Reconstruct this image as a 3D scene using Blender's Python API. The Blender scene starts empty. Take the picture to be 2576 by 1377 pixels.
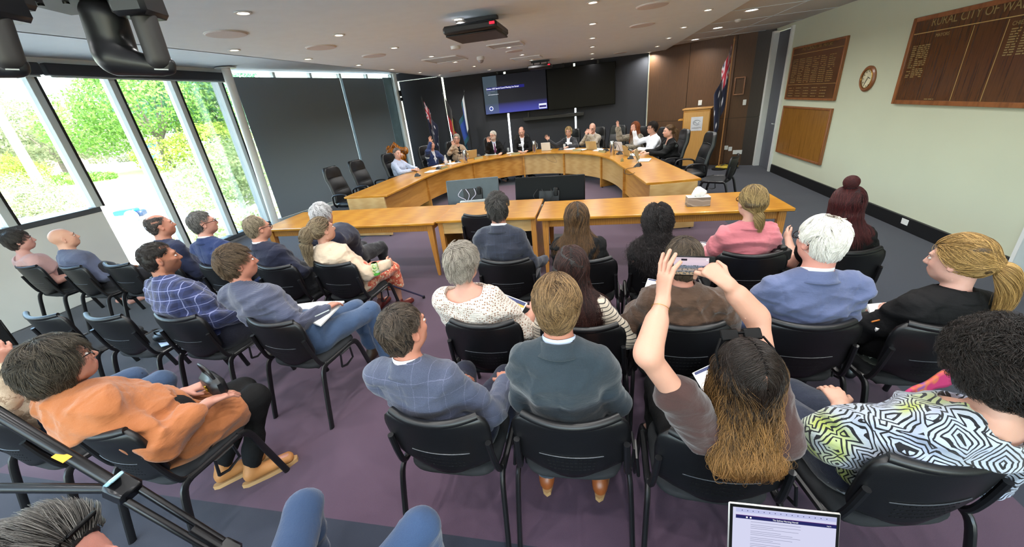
import bpy, bmesh, math, random, time
import numpy as np
import openvdb as vdb
from mathutils import Vector, Matrix

T0 = time.time()
rng = np.random.default_rng(7)
random.seed(7)
S = bpy.context.scene
COL = S.collection
PI = math.pi

# ------------------------------------------------------------------ camera
H = 2.0                      # eye height of the photographer's raised phone
FPX = 970.0                  # focal length in pixels of the 2576 x 1377 frame

def _rot(a, b, c):
    ca, sa, cb, sb, cc, sc = math.cos(a), math.sin(a), math.cos(b), math.sin(b), math.cos(c), math.sin(c)
    Rx = np.array([[1, 0, 0], [0, ca, -sa], [0, sa, ca]])
    Ry = np.array([[cb, 0, sb], [0, 1, 0], [-sb, 0, cb]])
    Rz = np.array([[cc, -sc, 0], [sc, cc, 0], [0, 0, 1]])
    return Rz @ Rx @ Ry

_R0 = _rot(.417, .229, -.105)
CR = np.array([_R0 @ [1, 0, 0], _R0 @ [0, 0, 1], _R0 @ [0, -1, 0]])     # world = CR @ (x right, y down, z forward)
cam = bpy.data.cameras.new('camera')
cam.sensor_fit = 'HORIZONTAL'
cam.sensor_width = 36.0
cam.lens = 36.0 * FPX / 2576.0
cam.clip_start = 0.03
cam.clip_end = 400
camo = bpy.data.objects.new('camera', cam)
COL.objects.link(camo)
_M = Matrix([[*(CR[i] * np.array([1, -1, -1])), 0] for i in range(3)] + [[0, 0, 0, 1]])
_M[2][3] = H
camo.matrix_world = _M
S.camera = camo

def wray(x, y):
    return CR @ np.array([x - 1288.0, y - 688.0, FPX])
def at(x, y, z):
    d = wray(x, y); t = (z - H) / d[2]
    return np.array([d[0] * t, d[1] * t, z])
def atX(x, y, X):
    d = wray(x, y); t = X / d[0]
    return np.array([X, d[1] * t, H + d[2] * t])
def atY(x, y, Y):
    d = wray(x, y); t = Y / d[1]
    return np.array([d[0] * t, Y, H + d[2] * t])

# ------------------------------------------------------------------ world, sun, exposure
S.view_settings.view_transform = 'Standard'
S.view_settings.look = 'None'
S.view_settings.gamma = 1.0
S.view_settings.exposure = 0.12
S.view_settings.use_curve_mapping = False
S.cycles.use_denoising = True
S.cycles.max_bounces = 7
S.cycles.diffuse_bounces = 4
S.cycles.glossy_bounces = 3
S.cycles.transmission_bounces = 4
S.cycles.transparent_max_bounces = 8
S.cycles.sample_clamp_indirect = 6.0
S.cycles.caustics_reflective = False
S.cycles.caustics_refractive = False
W = bpy.data.worlds.new('sky')
S.world = W
W.use_nodes = True
_n = W.node_tree.nodes
_bg = _n['Background']
_sky = _n.new('ShaderNodeTexSky')
_sky.sky_type = 'NISHITA'
_sky.sun_disc = False
_sky.sun_elevation = math.radians(52)
_sky.sun_rotation = math.radians(120)
_sky.air_density = 1.3
_sky.dust_density = 3.0
W.node_tree.links.new(_sky.outputs[0], _bg.inputs[0])
_bg.inputs[1].default_value = 2.2
SUN = bpy.data.lights.new('sun', 'SUN')
SUN.energy = 12.0
SUN.angle = math.radians(1.5)
SUN.color = (1.0, .96, .88)
_so = bpy.data.objects.new('sun', SUN)
COL.objects.link(_so)
_so.rotation_euler = Vector((-.6, -.3, -.95)).to_track_quat('-Z', 'Y').to_euler()
DOWNLIGHT_W = 13.0
BIGLIGHT_W = 13.0

# ------------------------------------------------------------------ colour and material helpers
def lin(c):
    if isinstance(c, str):
        c = c.lstrip('#'); c = [int(c[i:i + 2], 16) / 255 for i in (0, 2, 4)]
    return tuple((v / 12.92 if v <= .04045 else ((v + .055) / 1.055) ** 2.4) for v in c[:3])
def lin4(c): return (*lin(c), 1.0)

_mats = {}
class NT:
    def __init__(s, name):
        s.m = bpy.data.materials.new(name); s.m.use_nodes = True
        s.t = s.m.node_tree; s.b = s.t.nodes['Principled BSDF']; s.o = s.t.nodes['Material Output']
    def n(s, typ, **kw):
        d = s.t.nodes.new('ShaderNode' + typ)
        for k, v in kw.items():
            if k.startswith('i_'):
                k = k[2:]; k = int(k) if k.isdigit() else k
                d.inputs[k].default_value = v
            else: setattr(d, k, v)
        return d
    def l(s, a, b): s.t.links.new(a, b)
    def set(s, **kw):
        for k, v in kw.items(): s.b.inputs[k.replace('_', ' ')].default_value = v
        return s
    def coord(s, scale=(1, 1, 1), rot=(0, 0, 0), which='Object'):
        c = s.n('TexCoord'); mp = s.n('Mapping'); mp.inputs['Scale'].default_value = scale; mp.inputs['Rotation'].default_value = rot
        s.l(c.outputs[which], mp.inputs[0]); return mp.outputs[0]
    def noise(s, vec, scale=5, detail=3, rough=.5):
        d = s.n('TexNoise'); d.inputs['Scale'].default_value = scale; d.inputs['Detail'].default_value = detail; d.inputs['Roughness'].default_value = rough
        s.l(vec, d.inputs['Vector']); return d.outputs['Fac']
    def ramp(s, fac, stops, interp='LINEAR'):
        r = s.n('ValToRGB'); r.color_ramp.interpolation = interp
        el = r.color_ramp.elements
        while len(el) < len(stops): el.new(.5)
        for e, (p, c) in zip(el, stops): e.position = p; e.color = lin4(c)
        s.l(fac, r.inputs[0]); return r.outputs[0]
    def mix(s, fac, a, b, mode='MIX'):
        m = s.n('Mix', data_type='RGBA', blend_type=mode)
        for sock, v in ((m.inputs[0], fac), (m.inputs[6], a), (m.inputs[7], b)):
            if isinstance(v, (int, float)): sock.default_value = v
            elif isinstance(v, (tuple, list, str)): sock.default_value = lin4(v)
            else: s.l(v, sock)
        return m.outputs[2]
    def math(s, op, a, b=0.0, c=None):
        m = s.n('Math', operation=op)
        for i, v in enumerate((a, b) if c is None else (a, b, c)):
            if isinstance(v, (int, float)): m.inputs[i].default_value = v
            else: s.l(v, m.inputs[i])
        return m.outputs[0]
    def bump(s, h, dist=.002, strength=.5):
        b = s.n('Bump'); b.inputs['Strength'].default_value = strength; b.inputs['Distance'].default_value = dist
        s.l(h, b.inputs['Height']); s.l(b.outputs[0], s.b.inputs['Normal'])
    def base(s, c): s.l(c, s.b.inputs['Base Color'])

def mat(name, col, rough=.5, metal=0.0, var=.12, vscale=6.0, bump=0.0, bscale=60.0, coat=0.0, spec=.5):
    """plain painted / moulded surface with a slight procedural variation"""
    if name in _mats: return _mats[name]
    k = NT(name); v = k.coord()
    f = k.noise(v, vscale, 4)
    c = lin(col); d = tuple(max(0, x * (1 - var)) for x in c); e = tuple(min(1, x * (1 + var)) for x in c)
    r = k.n('ValToRGB'); r.color_ramp.elements[0].color = (*d, 1); r.color_ramp.elements[1].color = (*e, 1)
    r.color_ramp.elements[0].position = .3; r.color_ramp.elements[1].position = .7
    k.l(f, r.inputs[0]); k.base(r.outputs[0])
    k.set(Roughness=rough, Metallic=metal)
    k.b.inputs['Coat Weight'].default_value = coat
    k.b.inputs['Specular IOR Level'].default_value = spec
    if bump: k.bump(k.noise(v, bscale, 3), .002, bump)
    _mats[name] = k.m; return k.m

def fabric(name, col, pattern=None, rough=.85, col2=None, col3=None, weave=900.0, bump=.25, sheen=.25, heather=.12):
    if name in _mats: return _mats[name]
    k = NT(name); v = k.coord()
    fine = k.noise(v, weave, 2); big = k.noise(v, 4.0, 3)
    base = k.ramp(fine, [(.3, tuple(max(0, x - heather) for x in _s(col))), (.7, tuple(min(1, x + heather * .6) for x in _s(col)))])
    c2 = col2 or col
    if pattern == 'windowpane':
        sx = k.n('SeparateXYZ'); k.l(v, sx.inputs[0])
        wob = k.math('MULTIPLY', k.noise(v, 9, 2), .02)
        a = k.math('PINGPONG', k.math('ADD', sx.outputs[0], wob), .0325); b = k.math('PINGPONG', k.math('ADD', sx.outputs[2], wob), .0325)
        m = k.math('MAXIMUM', k.math('LESS_THAN', a, .0011), k.math('LESS_THAN', b, .0011))
        m = k.math('MULTIPLY', m, k.math('GREATER_THAN', k.noise(v, 400, 2), .45))
        base = k.mix(m, base, c2)
    elif pattern == 'plaid':
        sx = k.n('SeparateXYZ'); k.l(v, sx.inputs[0])
        a = k.math('PINGPONG', sx.outputs[0], .034); b = k.math('PINGPONG', sx.outputs[2], .034)
        m1 = k.math('MULTIPLY', k.math('GREATER_THAN', a, .02), .5); m2 = k.math('MULTIPLY', k.math('GREATER_THAN', b, .02), .5)
        base = k.mix(k.math('ADD', m1, m2), base, c2)
        l1 = k.math('LESS_THAN', a, .0022); l2 = k.math('LESS_THAN', b, .0022)
        base = k.mix(k.math('MULTIPLY', k.math('MAXIMUM', l1, l2), .75), base, col3 or '#dddde8')
    elif pattern == 'hstripe':
        sx = k.n('SeparateXYZ'); k.l(v, sx.inputs[0])
        w = k.math('PINGPONG', k.math('ADD', sx.outputs[2], k.math('MULTIPLY', k.noise(v, 6, 2), .012)), .0115)
        base = k.mix(k.math('LESS_THAN', w, .0024), base, c2)
    elif pattern == 'fineline':
        sx = k.n('SeparateXYZ'); k.l(v, sx.inputs[0])
        w = k.math('PINGPONG', sx.outputs[2], .0028)
        base = k.mix(k.math('MULTIPLY', k.math('LESS_THAN', w, .0011), .6), base, c2)
    elif pattern == 'knit':
        v2 = k.coord((1, 1, 1.0), (0, 0, 0))
        vo = k.n('TexVoronoi'); vo.inputs['Scale'].default_value = 72; vo.inputs['Randomness'].default_value = .45; k.l(v2, vo.inputs['Vector'])
        hole = k.math('LESS_THAN', vo.outputs['Distance'], .32)
        base = k.mix(hole, base, c2)
        k.bump(k.math('MULTIPLY', vo.outputs['Distance'], 1.0), .006, .9)
    elif pattern == 'tribal':
        dn = k.n('TexNoise'); dn.inputs['Scale'].default_value = 5; k.l(v, dn.inputs['Vector'])
        wv = k.n('VectorMath', operation='MULTIPLY_ADD'); k.l(dn.outputs['Color'], wv.inputs[0]); wv.inputs[1].default_value = (.05, .05, .05); k.l(v, wv.inputs[2])
        vo = k.n('TexVoronoi', distance='MANHATTAN'); vo.inputs['Scale'].default_value = 9.5; k.l(wv.outputs[0], vo.inputs['Vector'])
        vo2 = k.n('TexVoronoi', distance='CHEBYCHEV'); vo2.inputs['Scale'].default_value = 12; k.l(wv.outputs[0], vo2.inputs['Vector'])
        d = k.math('PINGPONG', k.math('ADD', vo.outputs['Distance'], k.math('MULTIPLY', vo2.outputs['Distance'], .35)), .09)
        tint = k.ramp(k.noise(v, 5, 2), [(.45, '#9aa3b8'), (.6, '#a4abb2'), (.68, '#a0aa5a')])
        base = k.mix(k.math('LESS_THAN', d, .034), tint, '#15161a')
    elif pattern == 'floral':
        vo = k.n('TexVoronoi'); vo.inputs['Scale'].default_value = 14; k.l(v, vo.inputs['Vector'])
        f2 = k.noise(v, 22, 4, .7)
        base = k.mix(k.math('GREATER_THAN', f2, .53), base, c2)
        base = k.mix(k.math('GREATER_THAN', k.noise(v, 38, 3, .7), .58), base, col3 or '#e9d9b8')
    elif pattern == 'leopard':
        f2 = k.noise(v, 26, 4, .7)
        base = k.mix(k.math('GREATER_THAN', f2, .55), base, c2)
    elif pattern == 'cable':
        f2 = k.noise(v, 26, 4, .7)
        base = k.mix(k.math('GREATER_THAN', f2, .6), base, c2)
    k.base(k.mix(k.math('MULTIPLY', big, .25), base, tuple(x * .8 for x in _s(col)), 'MIX') if pattern is None else base)
    k.set(Roughness=rough)
    k.b.inputs['Sheen Weight'].default_value = sheen
    k.b.inputs['Specular IOR Level'].default_value = .25
    if pattern != 'knit' and bump:
        cr = k.noise(k.coord((1, 1, 2.4)), 8.0, 5, .6)
        h = k.math('ADD', k.math('MULTIPLY', fine, .03), cr)
        k.bump(h, .02, bump * 1.8)
    _mats[name] = k.m; return k.m

def _s(c):
    if isinstance(c, str):
        c = c.lstrip('#'); return tuple(int(c[i:i + 2], 16) / 255 for i in (0, 2, 4))
    return tuple(c)

def emit(name, col, strength):
    if name in _mats: return _mats[name]
    k = NT(name); e = k.n('Emission'); e.inputs[0].default_value = lin4(col); e.inputs[1].default_value = strength
    k.l(e.outputs[0], k.o.inputs[0]); _mats[name] = k.m; return k.m

# ------------------------------------------------------------------ mesh helpers
class MB:
    """collects simple shapes and links them as ONE mesh object"""
    def __init__(s): s.v = []; s.f = []; s.mi = []
    def add(s, vs, fs, mi=0):
        o = len(s.v); s.v += [tuple(map(float, p)) for p in vs]; s.f += [tuple(i + o for i in f) for f in fs]; s.mi += [mi] * len(fs); return s
    def box(s, c, d, rz=0, bev=0.0, mi=0, M=None):
        x, y, z = [q / 2 for q in d]
        b = min(bev, x * .9, y * .9, z * .9)
        if b <= 0:
            P = [(-x, -y, -z), (x, -y, -z), (x, y, -z), (-x, y, -z), (-x, -y, z), (x, -y, z), (x, y, z), (-x, y, z)]
            F = [(3, 2, 1, 0), (4, 5, 6, 7), (0, 1, 5, 4), (1, 2, 6, 5), (2, 3, 7, 6), (3, 0, 4, 7)]
        else:
            P = []
            for (sz, iz) in ((-z, 1), (-z + b, 0), (z - b, 0), (z, 1)):
                ix, iy = (x - b, y - b) if iz else (x, y)
                k = b if not iz else 0
                if iz: P += [(-ix, -iy, sz), (ix, -iy, sz), (ix, -iy, sz), (ix, iy, sz), (ix, iy, sz), (-ix, iy, sz), (-ix, iy, sz), (-ix, -iy, sz)]
                else: P += [(-x + b, -y, sz), (x - b, -y, sz), (x, -y + b, sz), (x, y - b, sz), (x - b, y, sz), (-x + b, y, sz), (-x, y - b, sz), (-x, -y + b, sz)]
            F = []
            for r in range(3):
                for j in range(8):
                    a, c2 = r * 8 + j, r * 8 + (j + 1) % 8
                    F.append((a, c2, c2 + 8, a + 8))
            F += [(7, 5, 3, 1), (25, 27, 29, 31)]
            F[-2] = (7, 5, 3, 1); F[-1] = (24 + 1, 24 + 3, 24 + 5, 24 + 7)
        R = M if M is not None else Matrix.Rotation(rz, 3, 'Z')
        C_ = Vector(c)
        return s.add([R @ Vector(p) + C_ for p in P], F, mi)
    def tube(s, pts, r, n=8, mi=0, cap=True, flat=1.0, up=None):
        """swept tube through pts; r number or list; flat squashes the section along its second axis"""
        pts = [Vector(p) for p in pts]; m = len(pts)
        rs = [r] * m if isinstance(r, (int, float)) else list(r)
        tan = []
        for i in range(m):
            t = (pts[min(i + 1, m - 1)] - pts[max(i - 1, 0)]); tan.append(t.normalized() if t.length > 1e-9 else Vector((0, 0, 1)))
        u = Vector(up) if up is not None else (Vector((0, 0, 1)) if abs(tan[0].z) < .9 else Vector((1, 0, 0)))
        V = []
        for i in range(m):
            t = tan[i]; a = (u - t * u.dot(t))
            if a.length < 1e-6: a = t.orthogonal()
            a.normalize(); b = t.cross(a)
            if up is None: u = a
            for j in range(n):
                th = 2 * PI * j / n
                V.append(pts[i] + a * (math.cos(th) * rs[i]) + b * (math.sin(th) * rs[i] * flat))
        F = [(i * n + j, i * n + (j + 1) % n, (i + 1) * n + (j + 1) % n, (i + 1) * n + j) for i in range(m - 1) for j in range(n)]
        if cap: F += [tuple(reversed(range(n))), tuple((m - 1) * n + j for j in range(n))]
        return s.add(V, F, mi)
    def cyl(s, c, r, h, n=20, r2=None, mi=0):
        c = Vector(c); return s.lathe([(r, 0), (r if r2 is None else r2, h)], n, c, mi)
    def lathe(s, prof, n=20, c=(0, 0, 0), mi=0, R=None, cap=True):
        c = Vector(c); V = []
        for (r, z) in prof:
            for j in range(n):
                p = Vector((r * math.cos(2 * PI * j / n), r * math.sin(2 * PI * j / n), z)); V.append((R @ p if R is not None else p) + c)
        m = len(prof)
        F = [(i * n + j, i * n + (j + 1) % n, (i + 1) * n + (j + 1) % n, (i + 1) * n + j) for i in range(m - 1) for j in range(n)]
        if cap and prof[0][0] > 1e-6: F.append(tuple(reversed(range(n))))
        if cap and prof[-1][0] > 1e-6: F.append(tuple((m - 1) * n + j for j in range(n)))
        return s.add(V, F, mi)
    def prism(s, poly, z0, z1, mi=0):
        n = len(poly)
        area = sum(poly[i][0] * poly[(i + 1) % n][1] - poly[(i + 1) % n][0] * poly[i][1] for i in range(n))
        if area < 0: poly = list(reversed(poly))
        V = [(p[0], p[1], z0) for p in poly] + [(p[0], p[1], z1) for p in poly]
        return s.add(V, [tuple(reversed(range(n))), tuple(range(n, 2 * n))] + [(i, (i + 1) % n, n + (i + 1) % n, n + i) for i in range(n)], mi)
    def quad(s, a, b, c, d, mi=0): return s.add([a, b, c, d], [(0, 1, 2, 3)], mi)
    def ellip(s, c, r, n=12, m=8, mi=0, R=None):
        pr = [(math.sin(PI * i / m), -math.cos(PI * i / m)) for i in range(m + 1)]
        V = []; c = Vector(c)
        for (a, z) in pr:
            for j in range(n):
                p = Vector((r[0] * a * math.cos(2 * PI * j / n), r[1] * a * math.sin(2 * PI * j / n), r[2] * z)); V.append((R @ p if R is not None else p) + c)
        return s.add(V, [(i * n + j, i * n + (j + 1) % n, (i + 1) * n + (j + 1) % n, (i + 1) * n + j) for i in range(m) for j in range(n)], mi)
    def build(s, name, m, parent=None, smooth=True, **props):
        me = bpy.data.meshes.new(name)
        me.from_pydata(s.v, [], s.f); me.validate()
        if not isinstance(m, (list, tuple)): m = [m]
        for q in m: me.materials.append(q)
        if len(m) > 1 and len(me.polygons) == len(s.mi): me.polygons.foreach_set('material_index', s.mi)
        if smooth: me.set_sharp_from_angle(angle=math.radians(38)); 
        if smooth: me.polygons.foreach_set('use_smooth', [True] * len(me.polygons)); me.set_sharp_from_angle(angle=math.radians(38))
        o = bpy.data.objects.new(name, me); COL.objects.link(o)
        if parent is not None: o.parent = parent
        for k, v in props.items(): o[k] = v
        return o

def grid_obj(name, P, m, parent=None, thick=0.0, vcol=None, closed=False, smooth=True):
    """P: (a,b,3) array -> surface mesh; thick gives it a back"""
    P = np.asarray(P, float); a, b = P.shape[:2]
    V = P.reshape(-1, 3); F = []
    bb = b if closed else b - 1
    for i in range(a - 1):
        for j in range(bb):
            F.append((i * b + j, i * b + (j + 1) % b, (i + 1) * b + (j + 1) % b, (i + 1) * b + j))
    me = bpy.data.meshes.new(name); me.from_pydata(V.tolist(), [], F)
    me.materials.append(m)
    if vcol is not None:
        at_ = me.color_attributes.new('col', 'FLOAT_COLOR', 'POINT'); c4 = np.ones((len(V), 4), np.float32); c4[:, :3] = np.asarray(vcol).reshape(-1, 3); at_.data.foreach_set('color', c4.ravel())
    if smooth: me.polygons.foreach_set('use_smooth', [True] * len(me.polygons))
    o = bpy.data.objects.new(name, me); COL.objects.link(o)
    if parent is not None: o.parent = parent
    if thick:
        md = o.modifiers.new('thickness', 'SOLIDIFY'); md.thickness = thick; md.offset = 0
    return o

def tag(o, label, cat, group=None):
    o['label'] = label; o['category'] = cat
    if group: o['group'] = group
    return o
def struct(o): o['kind'] = 'structure'; return o
def empty(name, loc=(0, 0, 0), rz=0.0):
    o = bpy.data.objects.new(name, None); COL.objects.link(o); o.location = loc; o.rotation_euler = (0, 0, rz); o.empty_display_size = .1; return o
_kids = {}
def children(o): return [c for c in bpy.data.objects if c.parent == o]
def tree_of(o): return [(c, tree_of(c)) for c in children(o)]
def copy_tree(o, tree, parent=None):
    c = o.copy(); COL.objects.link(c)
    if parent is not None: c.parent = parent
    for ch, sub in tree: copy_tree(ch, sub, c)
    return c
def text(name, s, size, m, parent, loc, rot, align='LEFT', ext=.0006, sx=1.0):
    cu = bpy.data.curves.new(name, 'FONT'); cu.body = s; cu.size = size; cu.extrude = ext; cu.align_x = align; cu.align_y = 'CENTER'; cu.resolution_u = 3
    cu.materials.append(m)
    t_ = bpy.data.objects.new(name, cu); me = bpy.data.meshes.new_from_object(t_); bpy.data.objects.remove(t_)
    o = bpy.data.objects.new(name, me); COL.objects.link(o); o.parent = parent; o.location = loc; o.rotation_euler = rot; o.scale = (sx, 1, 1); o['kind'] = 'stuff'
    return o
def light(name, loc, power, size, col=(1, 1, 1), typ='AREA', rot=(0, 0, 0), parent=None, spread=PI):
    l = bpy.data.lights.new(name, typ); l.energy = power; l.color = col
    if typ == 'AREA': l.shape = 'DISK'; l.size = size; l.spread = spread
    else: l.shadow_soft_size = size
    o = bpy.data.objects.new(name, l); COL.objects.link(o); o.location = loc; o.rotation_euler = rot
    if parent is not None: o.parent = parent
    return o
# ================================================================== THE ROOM
XL, XR, YB, YF = -7.0, 3.95, -3.2, 12.1
ZC, ZR, ZW = 2.83, 2.9, 3.1          # main ceiling, right hand ceiling, window recess
CXL, CXR = -4.2, 1.85                # edges of the main ceiling

def m_carpet():
    k = NT('carpet'); v = k.coord(); sx = k.n('SeparateXYZ'); k.l(v, sx.inputs[0])
    # inlaid purple field inside a navy surround
    ax = k.math('ABSOLUTE', k.math('ADD', sx.outputs[0], 1.05)); 
    ay = k.math('ABSOLUTE', k.math('SUBTRACT', sx.outputs[1], 5.6))
    inside = k.math('MULTIPLY', k.math('LESS_THAN', ax, 3.05), k.math('LESS_THAN', ay, 4.45))
    f = k.noise(v, 420, 3, .7); g = k.noise(v, 2.2, 3)
    pur = k.ramp(f, [(.25, '#3f2f3d'), (.75, '#5d4658')]); nav = k.ramp(f, [(.25, '#20242e'), (.75, '#313644')])
    c = k.mix(inside, nav, pur)
    c = k.mix(k.math('MULTIPLY', g, .2), c, '#2c2833')
    k.base(c); k.set(Roughness=.95); k.b.inputs['Specular IOR Level'].default_value = .15; k.b.inputs['Sheen Weight'].default_value = .2
    k.bump(f, .004, .5); return k.m
M_carpet = m_carpet()
M_white = mat('white_wall_paint', '#dfe0da', .6, var=.03, vscale=2)
M_rwall = mat('pale_wall_paint', '#c6cbb4', .6, var=.02, vscale=1.5)
M_ceil = mat('ceiling_paint', '#dceaf2', .8, var=.02)
M_ceil2 = mat('mineral_fibre_ceiling', '#cfcfcc', .9, var=.12, vscale=160, bump=.3, bscale=200)
M_dark = mat('charcoal_fabric', '#34363b', .9, var=.12, vscale=500)
M_blind_glare = mat('glare_lightened_blind_fabric', '#747e86', .85, var=.1, vscale=700, bump=.1, bscale=700)  # lighter copy of the blind cloth, daylight glare put into its colour
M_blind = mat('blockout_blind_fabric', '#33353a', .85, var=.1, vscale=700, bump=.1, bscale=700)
M_black = mat('black_paint', '#0e0e10', .45, var=.1)
M_alu = mat('satin_aluminium', '#c3cac8', .45, .25, var=.05)
M_mull = mat('mullion_paint', '#ccd3d1', .45, var=.03)
M_whitemetal = mat('white_enamel', '#dcdedb', .35, var=.03)
M_grey = mat('door_grey_paint', '#5b5e66', .5, var=.04)

def m_wood(name, a, b, rough=.35, scale=(1, 1, 1), grain=14, coat=.2, dark=None):
    k = NT(name); v = k.coord(scale)
    w = k.n('TexWave', wave_type='BANDS', bands_direction='X'); w.inputs['Scale'].default_value = grain; w.inputs['Distortion'].default_value = 5; w.inputs['Detail'].default_value = 3; w.inputs['Detail Scale'].default_value = 1.5
    k.l(v, w.inputs['Vector'])
    n2 = k.noise(v, 40, 4, .6)
    c = k.ramp(k.math('ADD', k.math('MULTIPLY', w.outputs['Fac'], .5), k.math('MULTIPLY', n2, .5)), [(.25, a), (.8, b)])
    k.base(c); k.set(Roughness=rough); k.b.inputs['Coat Weight'].default_value = coat; k.b.inputs['Coat Roughness'].default_value = .25
    return k.m
M_beech = m_wood('beech_top', '#a8701c', '#ba842a', .3, (.35, 4, 4), 3, .35)
M_beech_y = m_wood('beech_top_along', '#b98446', '#cc9c5a', .28, (4, .35, 4), 3, .35)
M_beechpanel = m_wood('beech_panel', '#b0782f', '#c58f43', .35, (.4, .4, 4), 3, .15)
M_beechpale = m_wood('pale_beech_panel', '#b9955e', '#c6a46e', .4, (.4, .4, 4), 3, .1)
M_beechedge = m_wood('beech_leg', '#a9702f', '#c28a44', .35, (4, 4, .5), 4, .2)
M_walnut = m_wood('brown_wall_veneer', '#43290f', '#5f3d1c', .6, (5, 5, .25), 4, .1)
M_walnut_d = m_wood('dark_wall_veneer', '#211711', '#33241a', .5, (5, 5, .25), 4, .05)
M_board = m_wood('honour_board_veneer', '#3a2211', '#5d3a1f', .22, (5, 5, .25), 5, .6)
M_board2 = m_wood('blank_board_veneer', '#6a4419', '#8f6228', .25, (5, 5, .25), 5, .5)
M_boardframe = m_wood('board_frame_timber', '#7a4a28', '#985f37', .35, (3, 3, .6), 4, .3)

gl = NT('window_glass'); _tr = gl.n('BsdfTransparent'); _gs = gl.n('BsdfGlossy'); _gs.inputs['Roughness'].default_value = .02
_fz = gl.n('Fresnel'); _fz.inputs[0].default_value = 1.45; _mx = gl.n('MixShader'); _tr.inputs[0].default_value = (.93, .97, .95, 1)
gl.l(gl.math('MULTIPLY', _fz.outputs[0], .7), _mx.inputs[0]); gl.l(_tr.outputs[0], _mx.inputs[1]); gl.l(_gs.outputs[0], _mx.inputs[2]); gl.l(_mx.outputs[0], gl.o.inputs[0])
M_glass = gl.m
def slab(name, poly, z0, z1, m, parent=None): return struct(MB().prism(poly, z0, z1).build(name, m, parent, smooth=False))
floor = slab('floor', [(-7.1, YB), (6.5, YB), (6.5, 12.3), (-6.05, 12.3), (-7.1, 7.4)], -.2, 0, M_carpet)
# main dropped ceiling and the higher strips left and right of it
slab('ceiling', [(CXL, YB), (CXR, YB), (CXR, YF), (CXL, YF)], ZC, ZC + .06, M_ceil)
rc = slab('ceiling', [(CXR - .3, YB), (4.1, YB), (4.1, 12.2), (CXR - .3, 12.2)], ZR, ZR + .05, M_ceil2)
for yy in (2.4, 3.6, 4.8, 6.0, 7.2, 8.4, 9.6, 10.8):
    MB().box((2.95, yy, ZR - .002), (2.1, .012, .006)).build('ceiling_joint', M_ceil, rc)
MB().box((3.0, 4.5, ZR - .002), (.012, 15, .006)).build('ceiling_joint', M_ceil, rc)
slab('ceiling', [(-7.4, YB), (CXL + .02, YB), (CXL + .02, 12.3), (-6.0, 12.3), (-7.4, 7.4)], ZW, ZW + .06, M_ceil)
struct(MB().box((CXL + .01, (YB + YF) / 2, (ZC + ZW) / 2 + .02), (.03, YF - YB, ZW - ZC + .04)).build('trim_1', M_ceil))
struct(MB().box((CXR - .01, (YB + YF) / 2, ZC + .06), (.03, YF - YB, .12)).build('trim_2', M_ceil))
slab('roof', [(-7.6, YB - .4), (4.4, YB - .4), (4.4, 12.7), (-6.2, 12.7), (-7.6, 7.5)], 3.3, 3.6, M_ceil)
slab('wall_back', [(-7.3, YB - .2), (6.6, YB - .2), (6.6, YB), (-7.3, YB)], -.2, .5, M_white)
slab('wall_back', [(4.0, YB - .2), (6.6, YB - .2), (6.6, YB), (4.0, YB)], .5, 3.3, M_white)
for i in range(9):  # unseen window bank, added as soft daylight fill for ceiling and backs
    x0 = -7.0 + i * 1.22
    fill_window = struct(MB().box((x0 + .61, YB - .08, 1.75), (1.22, .008, 2.5)).build('window_%d' % (40 + i), M_glass, smooth=False)); MB().box((x0, YB - .08, 1.75), (.07, .14, 2.5), bev=.004).build('window_frame', M_alu, fill_window)
# right wall with its door, running from the side opening to the timber wall
rw = MB()
rw.box((XR + .1, (4.26 + 9.85) / 2, 1.5), (.2, 9.85 - 4.26, 3.4)); rw.box((XR + .1, 10.3, 3.02), (.2, .9, .36)); rw.box((XR + .1, 11.5, 1.5), (.2, 1.6, 3.4))
struct(rw.build('wall_right', M_rwall, smooth=False))
struct(MB().box((XR + .1, (YB + 3.0) / 2, 1.5), (.2, 3.0 - YB, 3.4)).build('wall_right', M_rwall, smooth=False))
struct(MB().box((XR + .1, 3.6, 3.0), (.2, 1.4, .4)).build('wall_right', M_rwall, smooth=False))
struct(MB().box((XR + 1.9, 3.6, 1.5), (.1, 6, 3.2)).build('wall_corridor', M_rwall, smooth=False))
slab('roof', [(4.1, YB - .4), (6.8, YB - .4), (6.8, 7.0), (4.1, 7.0)], 2.9, 3.4, M_ceil)  # unseen corridor roof and walls, added to keep the sun out
slab('wall_corridor', [(4.1, 6.5), (6.0, 6.5), (6.0, 6.7), (4.1, 6.7)], 0, 3.0, M_rwall)
slab('wall_corridor', [(5.8, YB - .2), (6.0, YB - .2), (6.0, 6.6), (5.8, 6.6)], 0, 3.0, M_rwall)
struct(MB().box((XR + .09, 4.235, 1.45), (.24, .05, 2.9), bev=.006).build('trim_3', M_whitemetal))
# black skirting of the right wall
struct(MB().box((XR - .012, (4.27 + 9.82) / 2, .085), (.03, 9.82 - 4.27, .17), bev=.004).build('baseboard_right', M_black))
# door in the right wall
d = struct(MB().box((XR + .06, 10.28, 1.41), (.045, .74, 2.82), bev=.003).build('door_1', M_grey))
MB().tube([(XR + .03, 10.02, 1.0), (XR - .03, 10.02, 1.0), (XR - .03, 10.13, 1.0)], .01).build('door_handle', M_alu, d)
MB().box((XR + .035, 10.02, .97), (.01, .05, .2), bev=.003).build('lock_plate', M_alu, d)
fr = MB(); fr.box((XR - .005, 9.88, 1.42), (.09, .07, 2.86), bev=.004); fr.box((XR - .005, 10.72, 1.42), (.14, .14, 2.86), bev=.004)
struct(fr.build('trim_4', M_whitemetal))
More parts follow.
